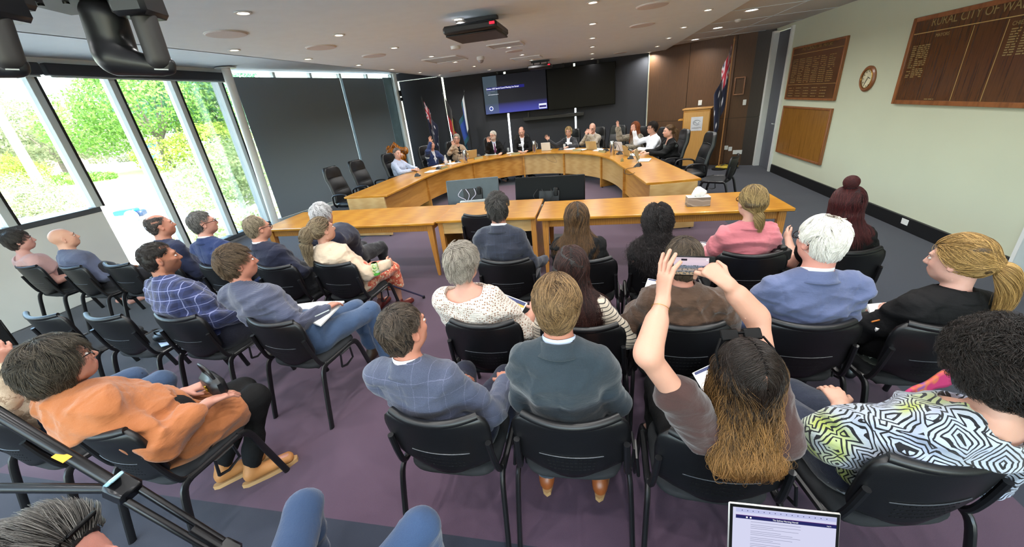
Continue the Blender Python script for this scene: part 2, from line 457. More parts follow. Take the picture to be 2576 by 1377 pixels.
# front wall: charcoal panelled blinds behind the screens
edges = [-5.72, -4.31, -2.43, -.46, 1.47]
for i in range(4):
    a, b = edges[i] + .03, edges[i + 1] - .03
    if i == 3: b = edges[4]
    s_ = struct(MB().box(((a + b) / 2, YF + .03, 1.45), (b - a, .02, 2.86)).build('wall_front', M_blind, smooth=False))
    MB().tube([(a, YF + .02, .06), (b, YF + .02, .06)], .012).build('bottom_bar', M_black, s_)
# glazing behind the blinds: daylight shows through the slits between them
allx = [-5.9, -4.31, -2.43, -.46, 1.6]
for i in range(4):
    a, b = allx[i], allx[i + 1]
    st = struct(MB().box(((a + b) / 2, YF + .2, 1.55), (b - a, .008, 2.95)).build('window_%d' % (i + 1), M_glass, smooth=False))
    MB().box((b + .035, YF + .18, 1.55), (.05 if i in (1, 2) else .03, .09, 3.0)).build('window_frame', M_alu, st)
struct(MB().box((-2.2, YF + .2, .03), (7.5, .2, .12)).build('wall_front', M_white, smooth=False))
struct(MB().box((-2.2, YF + .15, 3.15), (7.6, .25, .5)).build('wall_front', M_dark, smooth=False))
struct(MB().box((-1.3, YF + .05, 2.9), (5.6, .1, .2)).build('wall_front', M_dark, smooth=False))
struct(MB().box((1.56, YF + .12, 1.45), (.16, .2, 3.0)).build('wall_front', M_dark, smooth=False))
# slim pale trim at the end of the screens wall
struct(MB().box((1.49, YF - .02, 1.42), (.022, .06, 2.83)).build('trim_5', mat('pale_metal_strip', '#b7b29a', .4, .3)))
# timber veneered wall that angles towards the door
def wallseg(name, a, b, z0, z1, m, t=.1):
    a = Vector(a); b = Vector(b); d_ = (b - a).normalized(); n_ = Vector((-d_.y, d_.x)) * t
    return struct(MB().prism([a, b, b + n_, a + n_], z0, z1).build(name, m, smooth=False))
A0, A1, A2, A3 = Vector((1.5, 12.08)), Vector((3.27, 10.98)), Vector((3.63, 10.86)), Vector((3.95, 10.74))
def veneer(a, b, splits, m, name):
    base = wallseg(name, a, b, 0, 2.92, M_black, .12)
    d_ = (b - a); n_ = Vector((d_.y, -d_.x)).normalized() * .018
    for s0, s1 in zip(splits[:-1], splits[1:]):
        for z0, z1 in ((.0, 1.12), (1.128, 2.9)):
            p, q = a + d_ * (s0 + .003), a + d_ * (s1 - .003)
            MB().prism([p, q, q + n_, p + n_], z0, z1).build('panel', m, base, smooth=False)
    return base
veneer(A0, A1, [0, .5, 1], M_walnut, 'wall_timber')
veneer(A1, A2, [0, 1], M_walnut, 'wall_timber')
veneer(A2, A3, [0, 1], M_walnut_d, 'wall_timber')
# ------------------------------------------------------------------ window wall (left)
mul = [-2.3, -1.35, -.4, .55, 1.48, 2.41, 3.34, 4.27, 5.2, 6.15, 7.08]
sill_z = 1.19
for i, y in enumerate(mul[:-1]):
    y2 = mul[i + 1]; low = y2 <= 4.3
    z0 = sill_z if low else .12
    w = struct(MB().box((XL - .06, (y + y2) / 2, (z0 + 3.0) / 2), (.008, y2 - y, 3.0 - z0)).build('window_%d' % (i + 4), M_glass, smooth=False))
    f = MB(); f.box((XL - .06, y2, (z0 + 3.02) / 2), (.16, .085, 3.02 - z0), bev=.004)
    f.build('window_frame', M_mull, w)
    MB().box((XL - .02, y2 + .052, (z0 + 3.02) / 2), (.11, .02, 3.02 - z0)).build('gasket', M_black, w)
    MB().box((XL - .05, (y + y2) / 2, z0 - .03), (.16, y2 - y, .07), bev=.004).build('window_sill', mat('dark_aluminium', '#596066', .4, .5), w)
# white spandrel under the first windows
struct(MB().box((XL - .03, (YB + 4.27) / 2, sill_z / 2 - .02), (.1, 4.27 - YB, sill_z - .06)).build('wall_left', M_white, smooth=False))
struct(MB().box((XL - .1, 5.7, .03), (.2, 2.9, .1)).build('wall_left', mat('plinth_grey', '#777b80', .6), smooth=False))
struct(MB().box((XL - .05, (YB + 7.3) / 2, 3.07), (.25, 7.3 - YB, .1)).build('trim_6', M_whitemetal))
# rolled blinds in their cassette above the clear windows
for a, b in ((-2.3, .4), (.45, 3.2), (3.25, 4.35), (4.4, 7.18)):
    bl = empty('roller_blind', (XL + .1, (a + b) / 2, 2.96)); tag(bl, 'rolled-up charcoal roller blind in its cassette above the ' + {-2.3: 'windows behind the camera', .45: 'windows level with the nearest row', 3.25: 'white spandrel panel end', 4.4: 'clear full-height windows'}[a], 'blind', 'rolled-up window blinds')
    MB().box((0, 0, 0), (.12, b - a, .14), bev=.012).build('cassette', M_dark, bl)
    MB().tube([(.02, -(b - a) / 2 + .03, -.085), (.02, (b - a) / 2 - .03, -.085)], .012).build('bottom_bar', M_alu, bl)
# drawn blockout blinds on the angled window bays
P0, P1 = Vector((-7.0, 7.36)), Vector((-5.86, 12.02))
dv = (P1 - P0).normalized(); nv = Vector((dv.y, -dv.x))
def along(t, off=0.0): return P0 + dv * t + nv * off
L1 = (P1 - P0).length
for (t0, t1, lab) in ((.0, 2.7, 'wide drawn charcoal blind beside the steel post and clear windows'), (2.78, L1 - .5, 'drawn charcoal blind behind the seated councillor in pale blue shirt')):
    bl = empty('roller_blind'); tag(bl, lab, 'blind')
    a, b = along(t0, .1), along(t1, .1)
    o = MB(); o.prism([a, b, b + nv * .006, a + nv * .006], .1, 2.97); o.build('blind_cloth', M_blind_glare, bl, smooth=False)
    MB().tube([(a.x, a.y, .1), (b.x, b.y, .1)], .013).build('bottom_bar', M_alu, bl)
for i, (t0, t1) in enumerate(((-.06, .95), (.95, 1.9), (1.9, 2.8), (2.8, 3.75), (3.75, L1 - .02))):
    a, b = along(t0), along(t1)
    w = struct(MB().prism([a, b, b - nv * .008, a - nv * .008], .1, 3.08).build('window_%d' % (20 + i), M_glass, smooth=False))
    MB().prism([b - dv * .03 - nv * .05, b + dv * .03 - nv * .05, b + dv * .03 + nv * .05, b - dv * .03 + nv * .05], .1, 3.08).build('window_frame', M_alu, w, smooth=False)
a, b = along(-.05, -.1), along(L1, -.1)
struct(MB().prism([a, b, b + nv * .15, a + nv * .15], -.1, .1).build('wall_left', M_white, smooth=False))
# grey sheer corner infill and steel posts
struct(MB().prism([along(L1 - .42, .02), along(L1 - .02, .02), along(L1 - .02, .04), along(L1 - .42, .04)], .0, 3.0).build('trim_7', mat('greenish_frosted_panel', '#5f7478', .5), smooth=False))
def post(name, x, y, r, top, label, m, grp=None, lean=0.0):
    e = empty(name, (x, y, 0)); tag(e, label, 'post')
    MB().tube([(lean, 0, 0), (0, 0, top)], r, 20).build('shaft', m, e)
    MB().cyl((0, 0, top - .012), r * 2.3, .012, 28).build('ceiling_collar', m, e)
    MB().cyl((lean, 0, 0), r * 1.8, .015, 24).build('base_plate', m, e)
    return e
post('steel_post', -6.62, 6.95, .075, 3.08, 'round pale steel post standing in front of the last clear window', M_whitemetal, lean=-.12)
e = post('steel_post', -5.62, 11.75, .06, 3.08, 'slim pale steel post in the far corner behind the carved timber', M_whitemetal)
cl = empty('wall_loudspeaker', (-5.5, 11.66, 2.5)); tag(cl, 'small black loudspeaker clamped to the far corner post', 'speaker')
MB().box((0, 0, .04), (.07, .07, .16), bev=.02).build('cabinet', M_black, cl); MB().ellip((.02, -.02, -.12), (.05, .05, .05)).build('swivel', M_black, cl)

# ------------------------------------------------------------------ ceiling fittings
M_lamp = emit('lamp_glow', '#fff1dd', 14.0)
M_lamp2 = emit('lamp_glow_large', '#fff6ee', 12.0)
dl_protos = []
xs = [-3.92, -2.64, -1.34, .02, 1.46]
n_ = 0
def downlight(x, y, z, r, power, label, group, mlamp, first=[None, None]):
    k = 0 if r < .07 else 1
    if first[k] is None:
        e = empty('downlight', (x, y, z))
        MB().lathe([(r, 0), (r + .018, -.001), (r + .02, -.006), (r, -.008), (r - .006, -.002), (r - .008, .04)], 20).build('trim_ring', M_whitemetal, e)
        MB().lathe([(.0001, -.003), (r * .7, -.003), (r * .86, -.001)], 16).build('lamp', mlamp, e)
        first[k] = (e, tree_of(e))
    else:
        e = copy_tree(*first[k]); e.location = (x, y, z)
    tag(e, label, 'downlight', group)
    light('downlight_light', (x, y, z - .02), power, r * 1.6, (1, .985, .96), spread=math.radians(150))
rows = {-3.92: [-2.2, -.9, .45, 1.75, 3.05, 4.32, 5.58, 6.91, 8.16, 9.57, 10.86], -2.64: [-2.2, -.9, .45, 1.75, 3.12, 4.39, 5.69, 7.06, 8.35, 9.71, 11.17],
        -1.34: [-2.2, -.9, .45, 1.75, 3.1, 4.52, 7.23, 8.62, 9.95], .02: [-2.2, -.9, .5, 1.9, 3.3, 4.71, 6.04, 7.5, 8.83, 10.27, 11.74], 1.46: [-2.0, -.6, .7, 2.1, 3.4, 4.8, 6.24, 7.69, 9.04, 10.52, 11.9]}
ORD = ['nearest', 'second', 'third', 'fourth', 'fifth', 'sixth', 'seventh', 'eighth', 'ninth', 'tenth', 'eleventh', 'twelfth']
RN = {-3.92: 'row beside the window recess', -2.64: 'row second from windows', -1.34: 'row with the projectors', .02: 'row right of the projectors', 1.46: 'row by the right ceiling edge'}
for x, ys in rows.items():
    for i, y in enumerate(reversed(ys)):
        downlight(x, y, ZC, .045, DOWNLIGHT_W, 'small downlight %s to screens wall in %s' % (ORD[i], RN[x]), 'small recessed ceiling downlights', M_lamp)
for y, t in ((7.37, 'nearest the camera'), (9.1, 'middle of three'), (10.87, 'nearest the timber wall'), (5.4, 'above the white wall'), (3.4, 'over the side opening'), (1.4, 'over the back rows'), (-.6, 'behind the camera')):
    downlight(2.33, y, ZR, .09, BIGLIGHT_W, 'large round bright downlight in the fibre ceiling, ' + t, 'large downlights along the right ceiling', M_lamp2)
def round_plate(name, x, y, r, m, label, cat, group=None, h=.012):
    e = empty(name, (x, y, ZC)); tag(e, label, cat, group)
    MB().lathe([(r, 0), (r, -h * .5), (r * .97, -h), (.001, -h * 1.15)], 40).build('grille', m, e)
    MB().lathe([(r * 1.05, 0), (r * 1.05, -.004), (r, -.005), (r, 0)], 40).build('rim', M_whitemetal, e)
M_grille = mat('speaker_grille', '#c9c6c6', .7, vscale=400, var=.2)
sp = [(-3.31, 3.62, 'round white ceiling speaker nearest the black camera'), (-3.22, 4.9, 'round ceiling speaker second from the black camera'), (-3.18, 6.11, 'round ceiling speaker before the silvery vent'), (.67, 5.36, 'round ceiling speaker near the right row of downlights'),
      (.72, 6.79, 'round ceiling speaker second along on the right'), (-3.3, 10.3, 'faint round ceiling speaker near the flags'), (.68, 10.97, 'faint round ceiling speaker above the dark television'), (-1.36, 7.85, 'round ceiling speaker beyond the grey vent'), (-5.0, -10, '')]
for x, y, lab in sp[:-1]: round_plate('ceiling_speaker', x, y, .17 if y < 7 else .15, M_grille, lab, 'speaker', 'round ceiling speakers')
round_plate('smoke_detector', -1.97, 6.33, .07, M_whitemetal, 'small round white detector on ceiling beyond the projector', 'detector', None, .04)
def vent(x0, y0, x1, y1, slats, label):
    e = empty('ceiling_vent', ((x0 + x1) / 2, (y0 + y1) / 2, ZC)); tag(e, label, 'vent')
    w, h = x1 - x0, y1 - y0
    MB().box((0, 0, -.004), (w, h, .008)).build('backing', M_alu if not slats else M_grey, e)
    f = MB()
    for s_ in (-1, 1): f.box((s_ * w / 2, 0, -.008), (.025, h, .016)); f.box((0, s_ * h / 2, -.008), (w, .025, .016))
    f.build('frame', M_whitemetal, e)
    for i in range(slats): MB().box((0, -h / 2 + h * (i + .5) / slats, -.01), (w, h / slats * .35, .008)).build('slat', M_whitemetal, e)
vent(-2.93, 7.34, -2.3, 8.06, 0, 'plain silvery square panel vent in ceiling left of the dome')
vent(-1.57, 6.66, -1.06, 7.12, 0, 'plain grey square panel vent just beyond the projector')
vent(-1.66, 9.05, -1.05, 9.6, 6, 'slatted white square vent in front of the far projector')
e = empty('dome_camera', (-2.04, 8.03, ZC)); tag(e, 'small white security dome hanging from the ceiling', 'camera')
MB().lathe([(.07, 0), (.075, -.04), (.06, -.06)], 20).build('base', M_whitemetal, e); MB().ellip((0, 0, -.06), (.055, .055, .05)).build('dome', mat('smoked_dome', '#99989b', .1), e)
# exit-less smoke detector on the right hand ceiling
e = empty('smoke_detector', (2.42, 8.26, ZR)); tag(e, 'white smoke detector between the large right ceiling downlights', 'detector')
MB().lathe([(.05, 0), (.05, -.02), (.03, -.04), (.001, -.045)], 16).build('body', M_whitemetal, e)

def projector_lift(x, y, w, d_, label):
    e = empty('ceiling_projector', (x, y, ZC)); tag(e, label, 'projector', 'ceiling projectors')
    MB().box((0, 0, -.13), (w, d_, .075), bev=.02).build('housing', mat('projector_black', '#1b1a1c', .4), e)
    MB().box((0, .02, -.175), (w * .96, d_ * .92, .016), bev=.006).build('bottom_plate', mat('projector_underside', '#262527', .5), e)
    m = MB()
    for sx_ in (-.3, 0, .3): m.tube([(w * sx_, .05, -.1), (w * sx_, .05, 0)], .012)
    m.box((0, .05, -.02), (w * .8, .08, .03)); m.build('bracket', M_black, e)
    MB().box((w * .42, -d_ / 2 - .003, -.12), (w * .09, .008, .02)).build('status_light', emit('red_led', '#ff2030', 3.0), e)
    MB().lathe([(.001, 0), (.05, 0), (.055, .03)], 16, (0, d_ / 2, -.13), R=Matrix.Rotation(-PI / 2, 3, 'X')).build('lens', M_glass, e)
projector_lift(-1.16, 4.55, .55, .6, 'flat black projector hanging from the ceiling with red status light, nearer one')
projector_lift(-1.2, 10.4, .55, .5, 'flat black projector hanging just above the far televisions')
# ================================================================== WALL HANGINGS
M_gold = mat('gilt_lettering', '#94804f', .5, .2)
M_goldline = mat('gilt_line', '#c9ae6c', .4, .3)
def board(name, y0, y1, z0, z1, m, label, fr=.035):
    """flat board on the right wall; local x runs towards the camera (-Y), z up"""
    e = empty(name, (XR, (y0 + y1) / 2, (z0 + z1) / 2)); tag(e, label, 'board')
    w, h = y1 - y0, z1 - z0
    MB().box((-.016, 0, 0), (.03, w - fr, h - fr)).build('panel', m, e)
    for s_ in (-1, 1):
        MB().box((-.022, s_ * (w / 2 - fr / 2), 0), (.044, fr, h), bev=.004).build('frame_rail', M_boardframe, e)
        MB().box((-.022, 0, s_ * (h / 2 - fr / 2)), (.044, w - 2 * fr, fr), bev=.004).build('frame_rail', M_boardframe, e)
    return e, w, h
RT = (PI / 2, 0, -PI / 2)
def wtext(par, s, size, y, z, al='CENTER', sx=1.0): return text('lettering', s, size, M_gold, par, (-.033, y, z), RT, al, .0008, sx)
def marks(par, cols, name='name_rows'):
    """rows of faded gilt names, too faint to read, as short raised marks"""
    m = MB()
    for (ya, yb, za, zb, n, wmin) in cols:
        for i in range(n):
            z = za + (zb - za) * i / max(1, n - 1); y = ya
            while y > yb + .01:
                w = random.uniform(.03, .075); w = min(w, y - yb)
                if random.random() < .93: m.box((-.0325, y - w / 2, z), (.0012, w, .011))
                y -= w + .014
    o = m.build(name, M_gold, par, smooth=False); o['kind'] = 'stuff'; return o
b1, w, h = board('honour_board', 7.86, 9.69, 1.505, 2.44, M_board, 'dark timber honour board with faded gilt rows, beside the grey door, upper of two')
wtext(b1, 'PAST COUNCILLORS  MAYORS', .075, 0, .4); MB().box((-.032, 0, .33), (.003, w - .1, .006)).build('rule', M_goldline, b1)
marks(b1, [(.8 - c * .26, .8 - c * .26 - .2, .24, -.16, 14, 0) for c in range(6)] + [(.8 - c * .3, .8 - c * .3 - .2, -.26, -.4, 4, 0) for c in range(5)])
MB().box((-.032, 0, -.2), (.003, w - .1, .005)).build('rule', M_goldline, b1)
b2, w, h = board('honour_board', 7.86, 9.68, .46, 1.385, M_board2, 'lighter brown blank timber board, lower of the two beside the grey door')
b3, w, h = board('honour_board', 3.95 + .45, 6.47, 1.49, 2.46, M_board, 'largest dark timber honour board headed in gilt, nearest the camera', .05)
wtext(b3, 'RURAL CITY OF WANGARATTA', .125, -.12, .4, 'CENTER', .95)
MB().box((-.032, 0, .305), (.003, w - .12, .008)).build('rule', M_goldline, b3)
wtext(b3, 'MAYORS', .05, .52, .255); wtext(b3, 'CHIEF EXECUTIVE OFFICERS', .05, -.62, .245)
for yy in (.12, -.26): MB().box((-.032, yy, -.08), (.002, .005, .74)).build('rule', M_goldline, b3)
marks(b3, [(.93, .86, .17, -.17, 17, 0), (.84, .66, .17, -.17, 17, 0), (-.32, -.42, .2, -.02, 11, 0), (-.45, -.7, .2, -.02, 11, 0), (.5, .36, -.42, -.43, 1, 0)])
ck = empty('wall_clock', (XR, 7.15, 1.81)); tag(ck, 'round timber-rimmed wall clock between the honour boards', 'clock')
RX = Matrix.Rotation(-PI / 2, 3, 'Y')
MB().lathe([(.17, 0), (.172, .02), (.15, .035), (.128, .03), (.126, .0)], 40, R=RX).build('rim', M_boardframe, ck)
MB().lathe([(.128, .012), (.001, .013)], 40, R=RX, cap=False).build('dial', mat('clock_dial', '#d9d3b4', .5), ck)
MB().lathe([(.128, .03), (.12, .034), (.118, .03)], 40, R=RX, cap=False).build('brass_ring', mat('brass', '#b8923f', .25, .9), ck)
m = MB()
for i in range(12):
    a = i * PI / 6; m.box((-.0135, .098 * math.sin(a), .098 * math.cos(a)), (.002, .008, .022), M=Matrix.Rotation(-a, 3, 'X'))
m.build('hour_marks', M_black, ck)
MB().box((-.016, -.03, .012), (.002, .07, .008), M=Matrix.Rotation(.35, 3, 'X')).build('hand', M_black, ck)
MB().box((-.018, .02, -.03), (.002, .008, .09), M=Matrix.Rotation(.5, 3, 'X')).build('hand', M_black, ck)
def outlet(name, loc, rz, w, h, label, M_=M_whitemetal, n=1):
    e = empty(name, loc, rz); tag(e, label, 'power outlet' if 'switch' not in name else 'switch')
    MB().box((0, -.006, 0), (w, .012, h), bev=.004).build('plate', M_, e)
    for i in range(n): MB().box((-w / 2 + w * (i + .5) / n, -.014, h * .15), (.012, .006, .02), bev=.002).build('rocker', M_, e)
    return e
outlet('power_outlet', (XR - .03, 5.63, .11), PI / 2, .12, .075, 'white power outlet on the black skirting of the right wall', n=2)
wd = math.atan2((A2 - A1).y, (A2 - A1).x)
def on_wall(px, py, a, b, off=.02):
    """where the sight line through a point meets the vertical wall through a-b"""
    d_ = wray(px, py); n2 = Vector((b - a).orthogonal()); t = n2.dot(a) / (n2.x * d_[0] + n2.y * d_[1])
    nn = Vector(((b - a).y, -(b - a).x)).normalized() * off
    return Vector((d_[0] * t + nn.x, d_[1] * t + nn.y, H + d_[2] * t))
w0 = math.atan2((A1 - A0).y, (A1 - A0).x)
outlet('light_switch', on_wall(1762, 258, A0, A1), w0, .09, .12, 'square white switch plate above the lectern')
outlet('light_switch', on_wall(1873, 257, A1, A2), wd, .07, .12, 'small white switch on the brown wall near the door frame')
outlet('power_outlet', on_wall(1827, 371, A1, A2), wd, .08, .1, 'leftmost low white outlet on the timber wall')
outlet('power_outlet', on_wall(1837, 374, A1, A2), wd, .08, .1, 'low white outlet next to the wide one on timber wall')
outlet('power_outlet', on_wall(1855, 382, A1, A2), wd, .2, .1, 'wide white double outlet low on the timber wall', n=2)
fr_ = empty('picture_frame', on_wall(1860, 216, A1, A2), wd); tag(fr_, 'small brown framed plaque high on the timber wall', 'frame')
MB().box((0, -.012, 0), (.2, .02, .36)).build('backing', M_walnut, fr_)
m = MB()
for s_ in (-1, 1): m.box((s_ * .1, -.02, 0), (.025, .035, .38), bev=.004); m.box((0, -.02, s_ * .18), (.2, .035, .025), bev=.004)
m.build('frame', M_boardframe, fr_)

# ================================================================== SCREENS AND FRONT WALL
M_bezel = mat('gloss_black', '#060607', .4, spec=.12); M_scr_off = mat('dark_screen', '#030304', .28, spec=.12)
def tv(x0, x1, z0, z1, label, on):
    y = YF - .09
    e = empty('television', ((x0 + x1) / 2, y, (z0 + z1) / 2)); tag(e, label, 'television')
    w, h = x1 - x0, z1 - z0
    MB().box((0, 0, 0), (w, .05, h), bev=.008).build('casing', M_bezel, e)
    MB().box((0, .05, 0), (.5, .06, .4)).build('wall_mount', M_black, e)
    for s_ in (-.25, .25): MB().box((s_ * w, .03, h / 2 + .05), (.05, .03, .14)).build('mount_hook', M_black, e)
    if not on:
        MB().box((0, -.027, .005), (w - .03, .004, h - .04)).build('screen', M_scr_off, e); return e
    k = NT('lit_slide_with_reflection'); v = k.coord(which='Object'); sx = k.n('SeparateXYZ'); k.l(v, sx.inputs[0])
    c = k.ramp(k.math('DIVIDE', k.math('ADD', sx.outputs[2], h / 2), h), [(0, '#3a3f9a'), (.06, '#3b3f90'), (.22, '#2b2c66'), (.3, '#13141d'), (1, '#0b0c12')])
    left = k.math('LESS_THAN', sx.outputs[0], -w / 2 + .42)
    c = k.mix(k.math('MULTIPLY', left, .55), c, '#4a5a66')  # teal-grey reflection at screen left, painted into the slide
    k.b.inputs['Base Color'].default_value = (.01, .01, .01, 1); k.set(Roughness=.3); k.b.inputs['Specular IOR Level'].default_value = .1; k.l(c, k.b.inputs['Emission Color']); k.b.inputs['Emission Strength'].default_value = 1.2
    sc_ = MB().box((0, -.027, .005), (w - .03, .004, h - .04)).build('screen', k.m, e)
    M_t = emit('slide_white', '#f2f3ff', 1.6); M_t2 = emit('slide_grey', '#9aa0c8', .9)
    MB().box((-.26, -.0295, .17), (1.1, .001, .075)).build('title_bar', emit('slide_blue', '#2a2a78', .9), sc_)
    text('title_text', 'October 2025 Special Council Meeting: Live Stream', .057, M_t, sc_, (-w / 2 + .1, -.031, .17), (PI / 2, 0, 0), 'LEFT', .0003, .8)
    text('sub_text', 'Rural City of Wangaratta', .024, M_t2, sc_, (-w / 2 + .1, -.031, .105), (PI / 2, 0, 0), 'LEFT', .0003)
    text('sub_text', 'Live Stream', .024, M_t2, sc_, (-w / 2 + .1, -.031, .065), (PI / 2, 0, 0), 'LEFT', .0003)
    text('sub_text', 'www.wangaratta.vic.gov.au', .028, M_t, sc_, (-w / 2 + .14, -.031, .02), (PI / 2, 0, 0), 'LEFT', .0003)
    MB().lathe([(.06, 0), (.001, .001)], 30, (-w / 2 + .19, -.03, -h / 2 + .17), R=Matrix.Rotation(PI / 2, 3, 'X')).build('badge', emit('badge_white', '#dfe6ff', 1.3), sc_)
    MB().lathe([(.042, 0), (.036, .0015)], 30, (-w / 2 + .19, -.031, -h / 2 + .17), R=Matrix.Rotation(PI / 2, 3, 'X')).build('badge_ring', emit('badge_blue', '#4b58a8', .9), sc_)
    th = MB().box((w / 2 - .14, -.03, -h / 2 + .11), (.22, .002, .13)).build('thumbnail', emit('thumb_white', '#cfd3ff', 1.3), sc_)
    MB().box((w / 2 - .14, -.032, -h / 2 + .1), (.2, .002, .055)).build('thumbnail_band', emit('thumb_dark', '#40387a', .8), sc_)
    return e
tv(-3.08, -1.235, 1.705, 2.74, 'large wall television showing the lit meeting slide', True)
tv(-1.225, .63, 1.67, 2.72, 'large dark switched-off wall television right of the lit one', False)
sh = empty('wall_shelf', (-1.1, YF - .06, 1.5)); tag(sh, 'long low black shelf on the wall beneath the televisions', 'shelf')
MB().box((0, 0, 0), (1.75, .14, .1), bev=.01).build('shelf_body', M_black, sh); MB().box((-.72, .02, .1), (.03, .03, .16)).build('shelf_bracket', M_black, sh)
for i, (x, t) in enumerate(((-1.95, 'left'), (-.46, 'right'))):
    pass

# ================================================================== COUNCIL TABLE
inner = [(-3.49, 6.11), (-3.46, 7.0), (-3.42, 7.9), (-3.24, 8.75), (-2.86, 9.5), (-2.3, 10.0), (-1.75, 10.2), (-1.26, 10.2), (-.75, 10.02), (-.25, 9.6), (.12, 9.1), (.37, 8.4), (.5, 7.6), (.62, 6.85), (.76, 5.9)]
def catmull(P, n=6):
    P = [Vector(p) for p in P]; Q = []
    for i in range(len(P) - 1):
        a, b, c, d_ = P[max(i - 1, 0)], P[i], P[i + 1], P[min(i + 2, len(P) - 1)]
        for k in range(n):
            t = k / n; Q.append(.5 * ((2 * b) + (c - a) * t + (2 * a - 5 * b + 4 * c - d_) * t * t + (3 * b - a - 3 * c + d_) * t ** 3))
    return Q + [P[-1]]
IN = catmull(inner)
def offset(Pl, dist):
    out = []
    for i, p in enumerate(Pl):
        t = (Pl[min(i + 1, len(Pl) - 1)] - Pl[max(i - 1, 0)]).normalized(); n2 = Vector((-t.y, t.x)); out.append(p + n2 * (dist(i / (len(Pl) - 1)) if callable(dist) else dist))
    return out
dw = lambda u: .86 if u < .2 else .8 if u < .8 else .78
OUT = offset(IN, dw)
TZ = .74
ct = empty('council_table', (0, 0, 0)); tag(ct, 'horseshoe-shaped golden beech council table in front of the screens', 'table')
cuts = [0, 12, 24, 36, 48, 60, 72, 84]
def seg_i(i): return min(i, len(IN) - 1)
for a, b in zip(cuts[:-1], cuts[1:]):
    poly = [IN[seg_i(i)] for i in range(a, b + 1)] + [OUT[seg_i(i)] for i in range(b, a - 1, -1)]
    o = MB().prism([tuple(p) for p in poly], TZ - .035, TZ).build('table_top', M_beech, ct)
    md = o.modifiers.new('edge', 'BEVEL'); md.width = .006; md.segments = 2; md.limit_method = 'ANGLE'; md.angle_limit = math.radians(50)
IN2, IN3 = offset(IN, .1), offset(IN, .125)
for j, (a, b) in enumerate(zip(cuts[:-1], cuts[1:])):
    pale = j in (3, 4, 5)  # central panels paler: a reflection put into their wood colour
    poly = [IN2[seg_i(i)] for i in range(a, b + 1)] + [IN3[seg_i(i)] for i in range(b, a - 1, -1)]
    MB().prism([tuple(p) for p in poly], .2, TZ - .035).build('modesty_panel', M_beechpale if pale else M_beechpanel, ct)
for c_ in cuts:
    p, q = IN[seg_i(c_)] + (OUT[seg_i(c_)] - IN[seg_i(c_)]) * .07, IN[seg_i(c_)] + (OUT[seg_i(c_)] - IN[seg_i(c_)]) * .93
    t = (q - p).normalized(); n2 = Vector((-t.y, t.x)) * .016
    MB().prism([tuple(p - n2), tuple(q - n2), tuple(q + n2), tuple(p + n2)], .02, TZ - .035).build('end_panel', M_beechpale if c_ in (0, 84) else M_beechpanel, ct, smooth=False)
    for u in (p + t * .05, q - t * .05): MB().cyl((u.x, u.y, 0), .018, .022, 10).build('foot', M_black, ct)
def place_obj(o, x, y, z, rz): o.location = (x, y, z); o.rotation_euler = (0, 0, rz)

# ================================================================== ROW OF MEETING TABLES
def meeting_table(x0, x1, y0, y1, name, label, cabinet=False):
    e = empty(name, ((x0 + x1) / 2, (y0 + y1) / 2, 0)); tag(e, label, 'table')
    w, d_ = x1 - x0, y1 - y0
    MB().box((0, 0, TZ - .017), (w, d_, .034), bev=.007).build('table_top', M_beech, e)
    for s_ in (-1, 1):
        MB().box((0, s_ * (d_ / 2 - .09), TZ - .085), (w - .2, .022, .09), bev=.002).build('apron', M_beechedge, e)
        MB().box((s_ * (w / 2 - .09), 0, TZ - .085), (.022, d_ - .2, .09), bev=.002).build('apron', M_beechedge, e)
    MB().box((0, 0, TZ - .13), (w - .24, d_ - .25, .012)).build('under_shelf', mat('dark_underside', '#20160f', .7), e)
    for sx_ in (-1, 1):
        for sy in (-1, 1):
            cx, cy = sx_ * (w / 2 - .09), sy * (d_ / 2 - .09); v = []
            for z, r in ((TZ - .034, .036), (TZ - .13, .036), (.05, .019), (.0, .015)):
                ox, oy = sx_ * (.036 - r) * .6, sy * (.036 - r) * .6
                v += [(cx + ox - r, cy + oy - r, z), (cx + ox + r, cy + oy - r, z), (cx + ox + r, cy + oy + r, z), (cx + ox - r, cy + oy + r, z)]
            F = [(3, 2, 1, 0), (12, 13, 14, 15)]
            for r_ in range(3):
                for j in range(4): F.append((r_ * 4 + (j + 1) % 4, r_ * 4 + j, r_ * 4 + 4 + j, r_ * 4 + 4 + (j + 1) % 4))
            F = [tuple(reversed(f)) for f in F]
            MB().add(v, F).build('leg', M_beechedge, e, smooth=False)
    return e
meeting_table(-4.45, -1.92, 4.3, 5.18, 'meeting_table', 'long tapered-leg beech table at the left end of the row')
meeting_table(-.64, 2.02, 4.3, 5.1, 'meeting_table', 'long beech table at the right end of the row carrying the tissue box')
md_ = empty('desk', (-1.28, 4.75, 0)); tag(md_, 'short beech desk with drawer frieze between the two long tables', 'desk')
MB().box((0, 0, TZ + .002), (1.24, .88, .034), bev=.007).build('table_top', M_beech, md_)
for s_ in (-1, 1):
    MB().box((s_ * .585, -.36, (TZ - .02) / 2), (.06, .06, TZ - .02), bev=.004).build('leg', M_beechedge, md_)
    MB().box((s_ * .585, .02, (TZ - .02) / 2), (.022, .72, TZ - .03), bev=.002).build('side_panel', M_beechpanel, md_)
MB().box((0, -.37, TZ - .095), (1.11, .022, .15), bev=.002).build('drawer', M_beechpale, md_)
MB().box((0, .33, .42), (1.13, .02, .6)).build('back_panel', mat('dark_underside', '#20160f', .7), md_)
bx = empty('tissue_box', (1.15, 4.58, TZ)); tag(bx, 'grey patterned tissue box with a white tissue on right table', 'tissue box')
k = NT('tissue_box_print'); v = k.coord(); w_ = k.n('TexWave'); w_.inputs['Scale'].default_value = 3.2; w_.bands_direction = 'Z'; w_.inputs['Distortion'].default_value = 6; k.l(v, w_.inputs['Vector'])
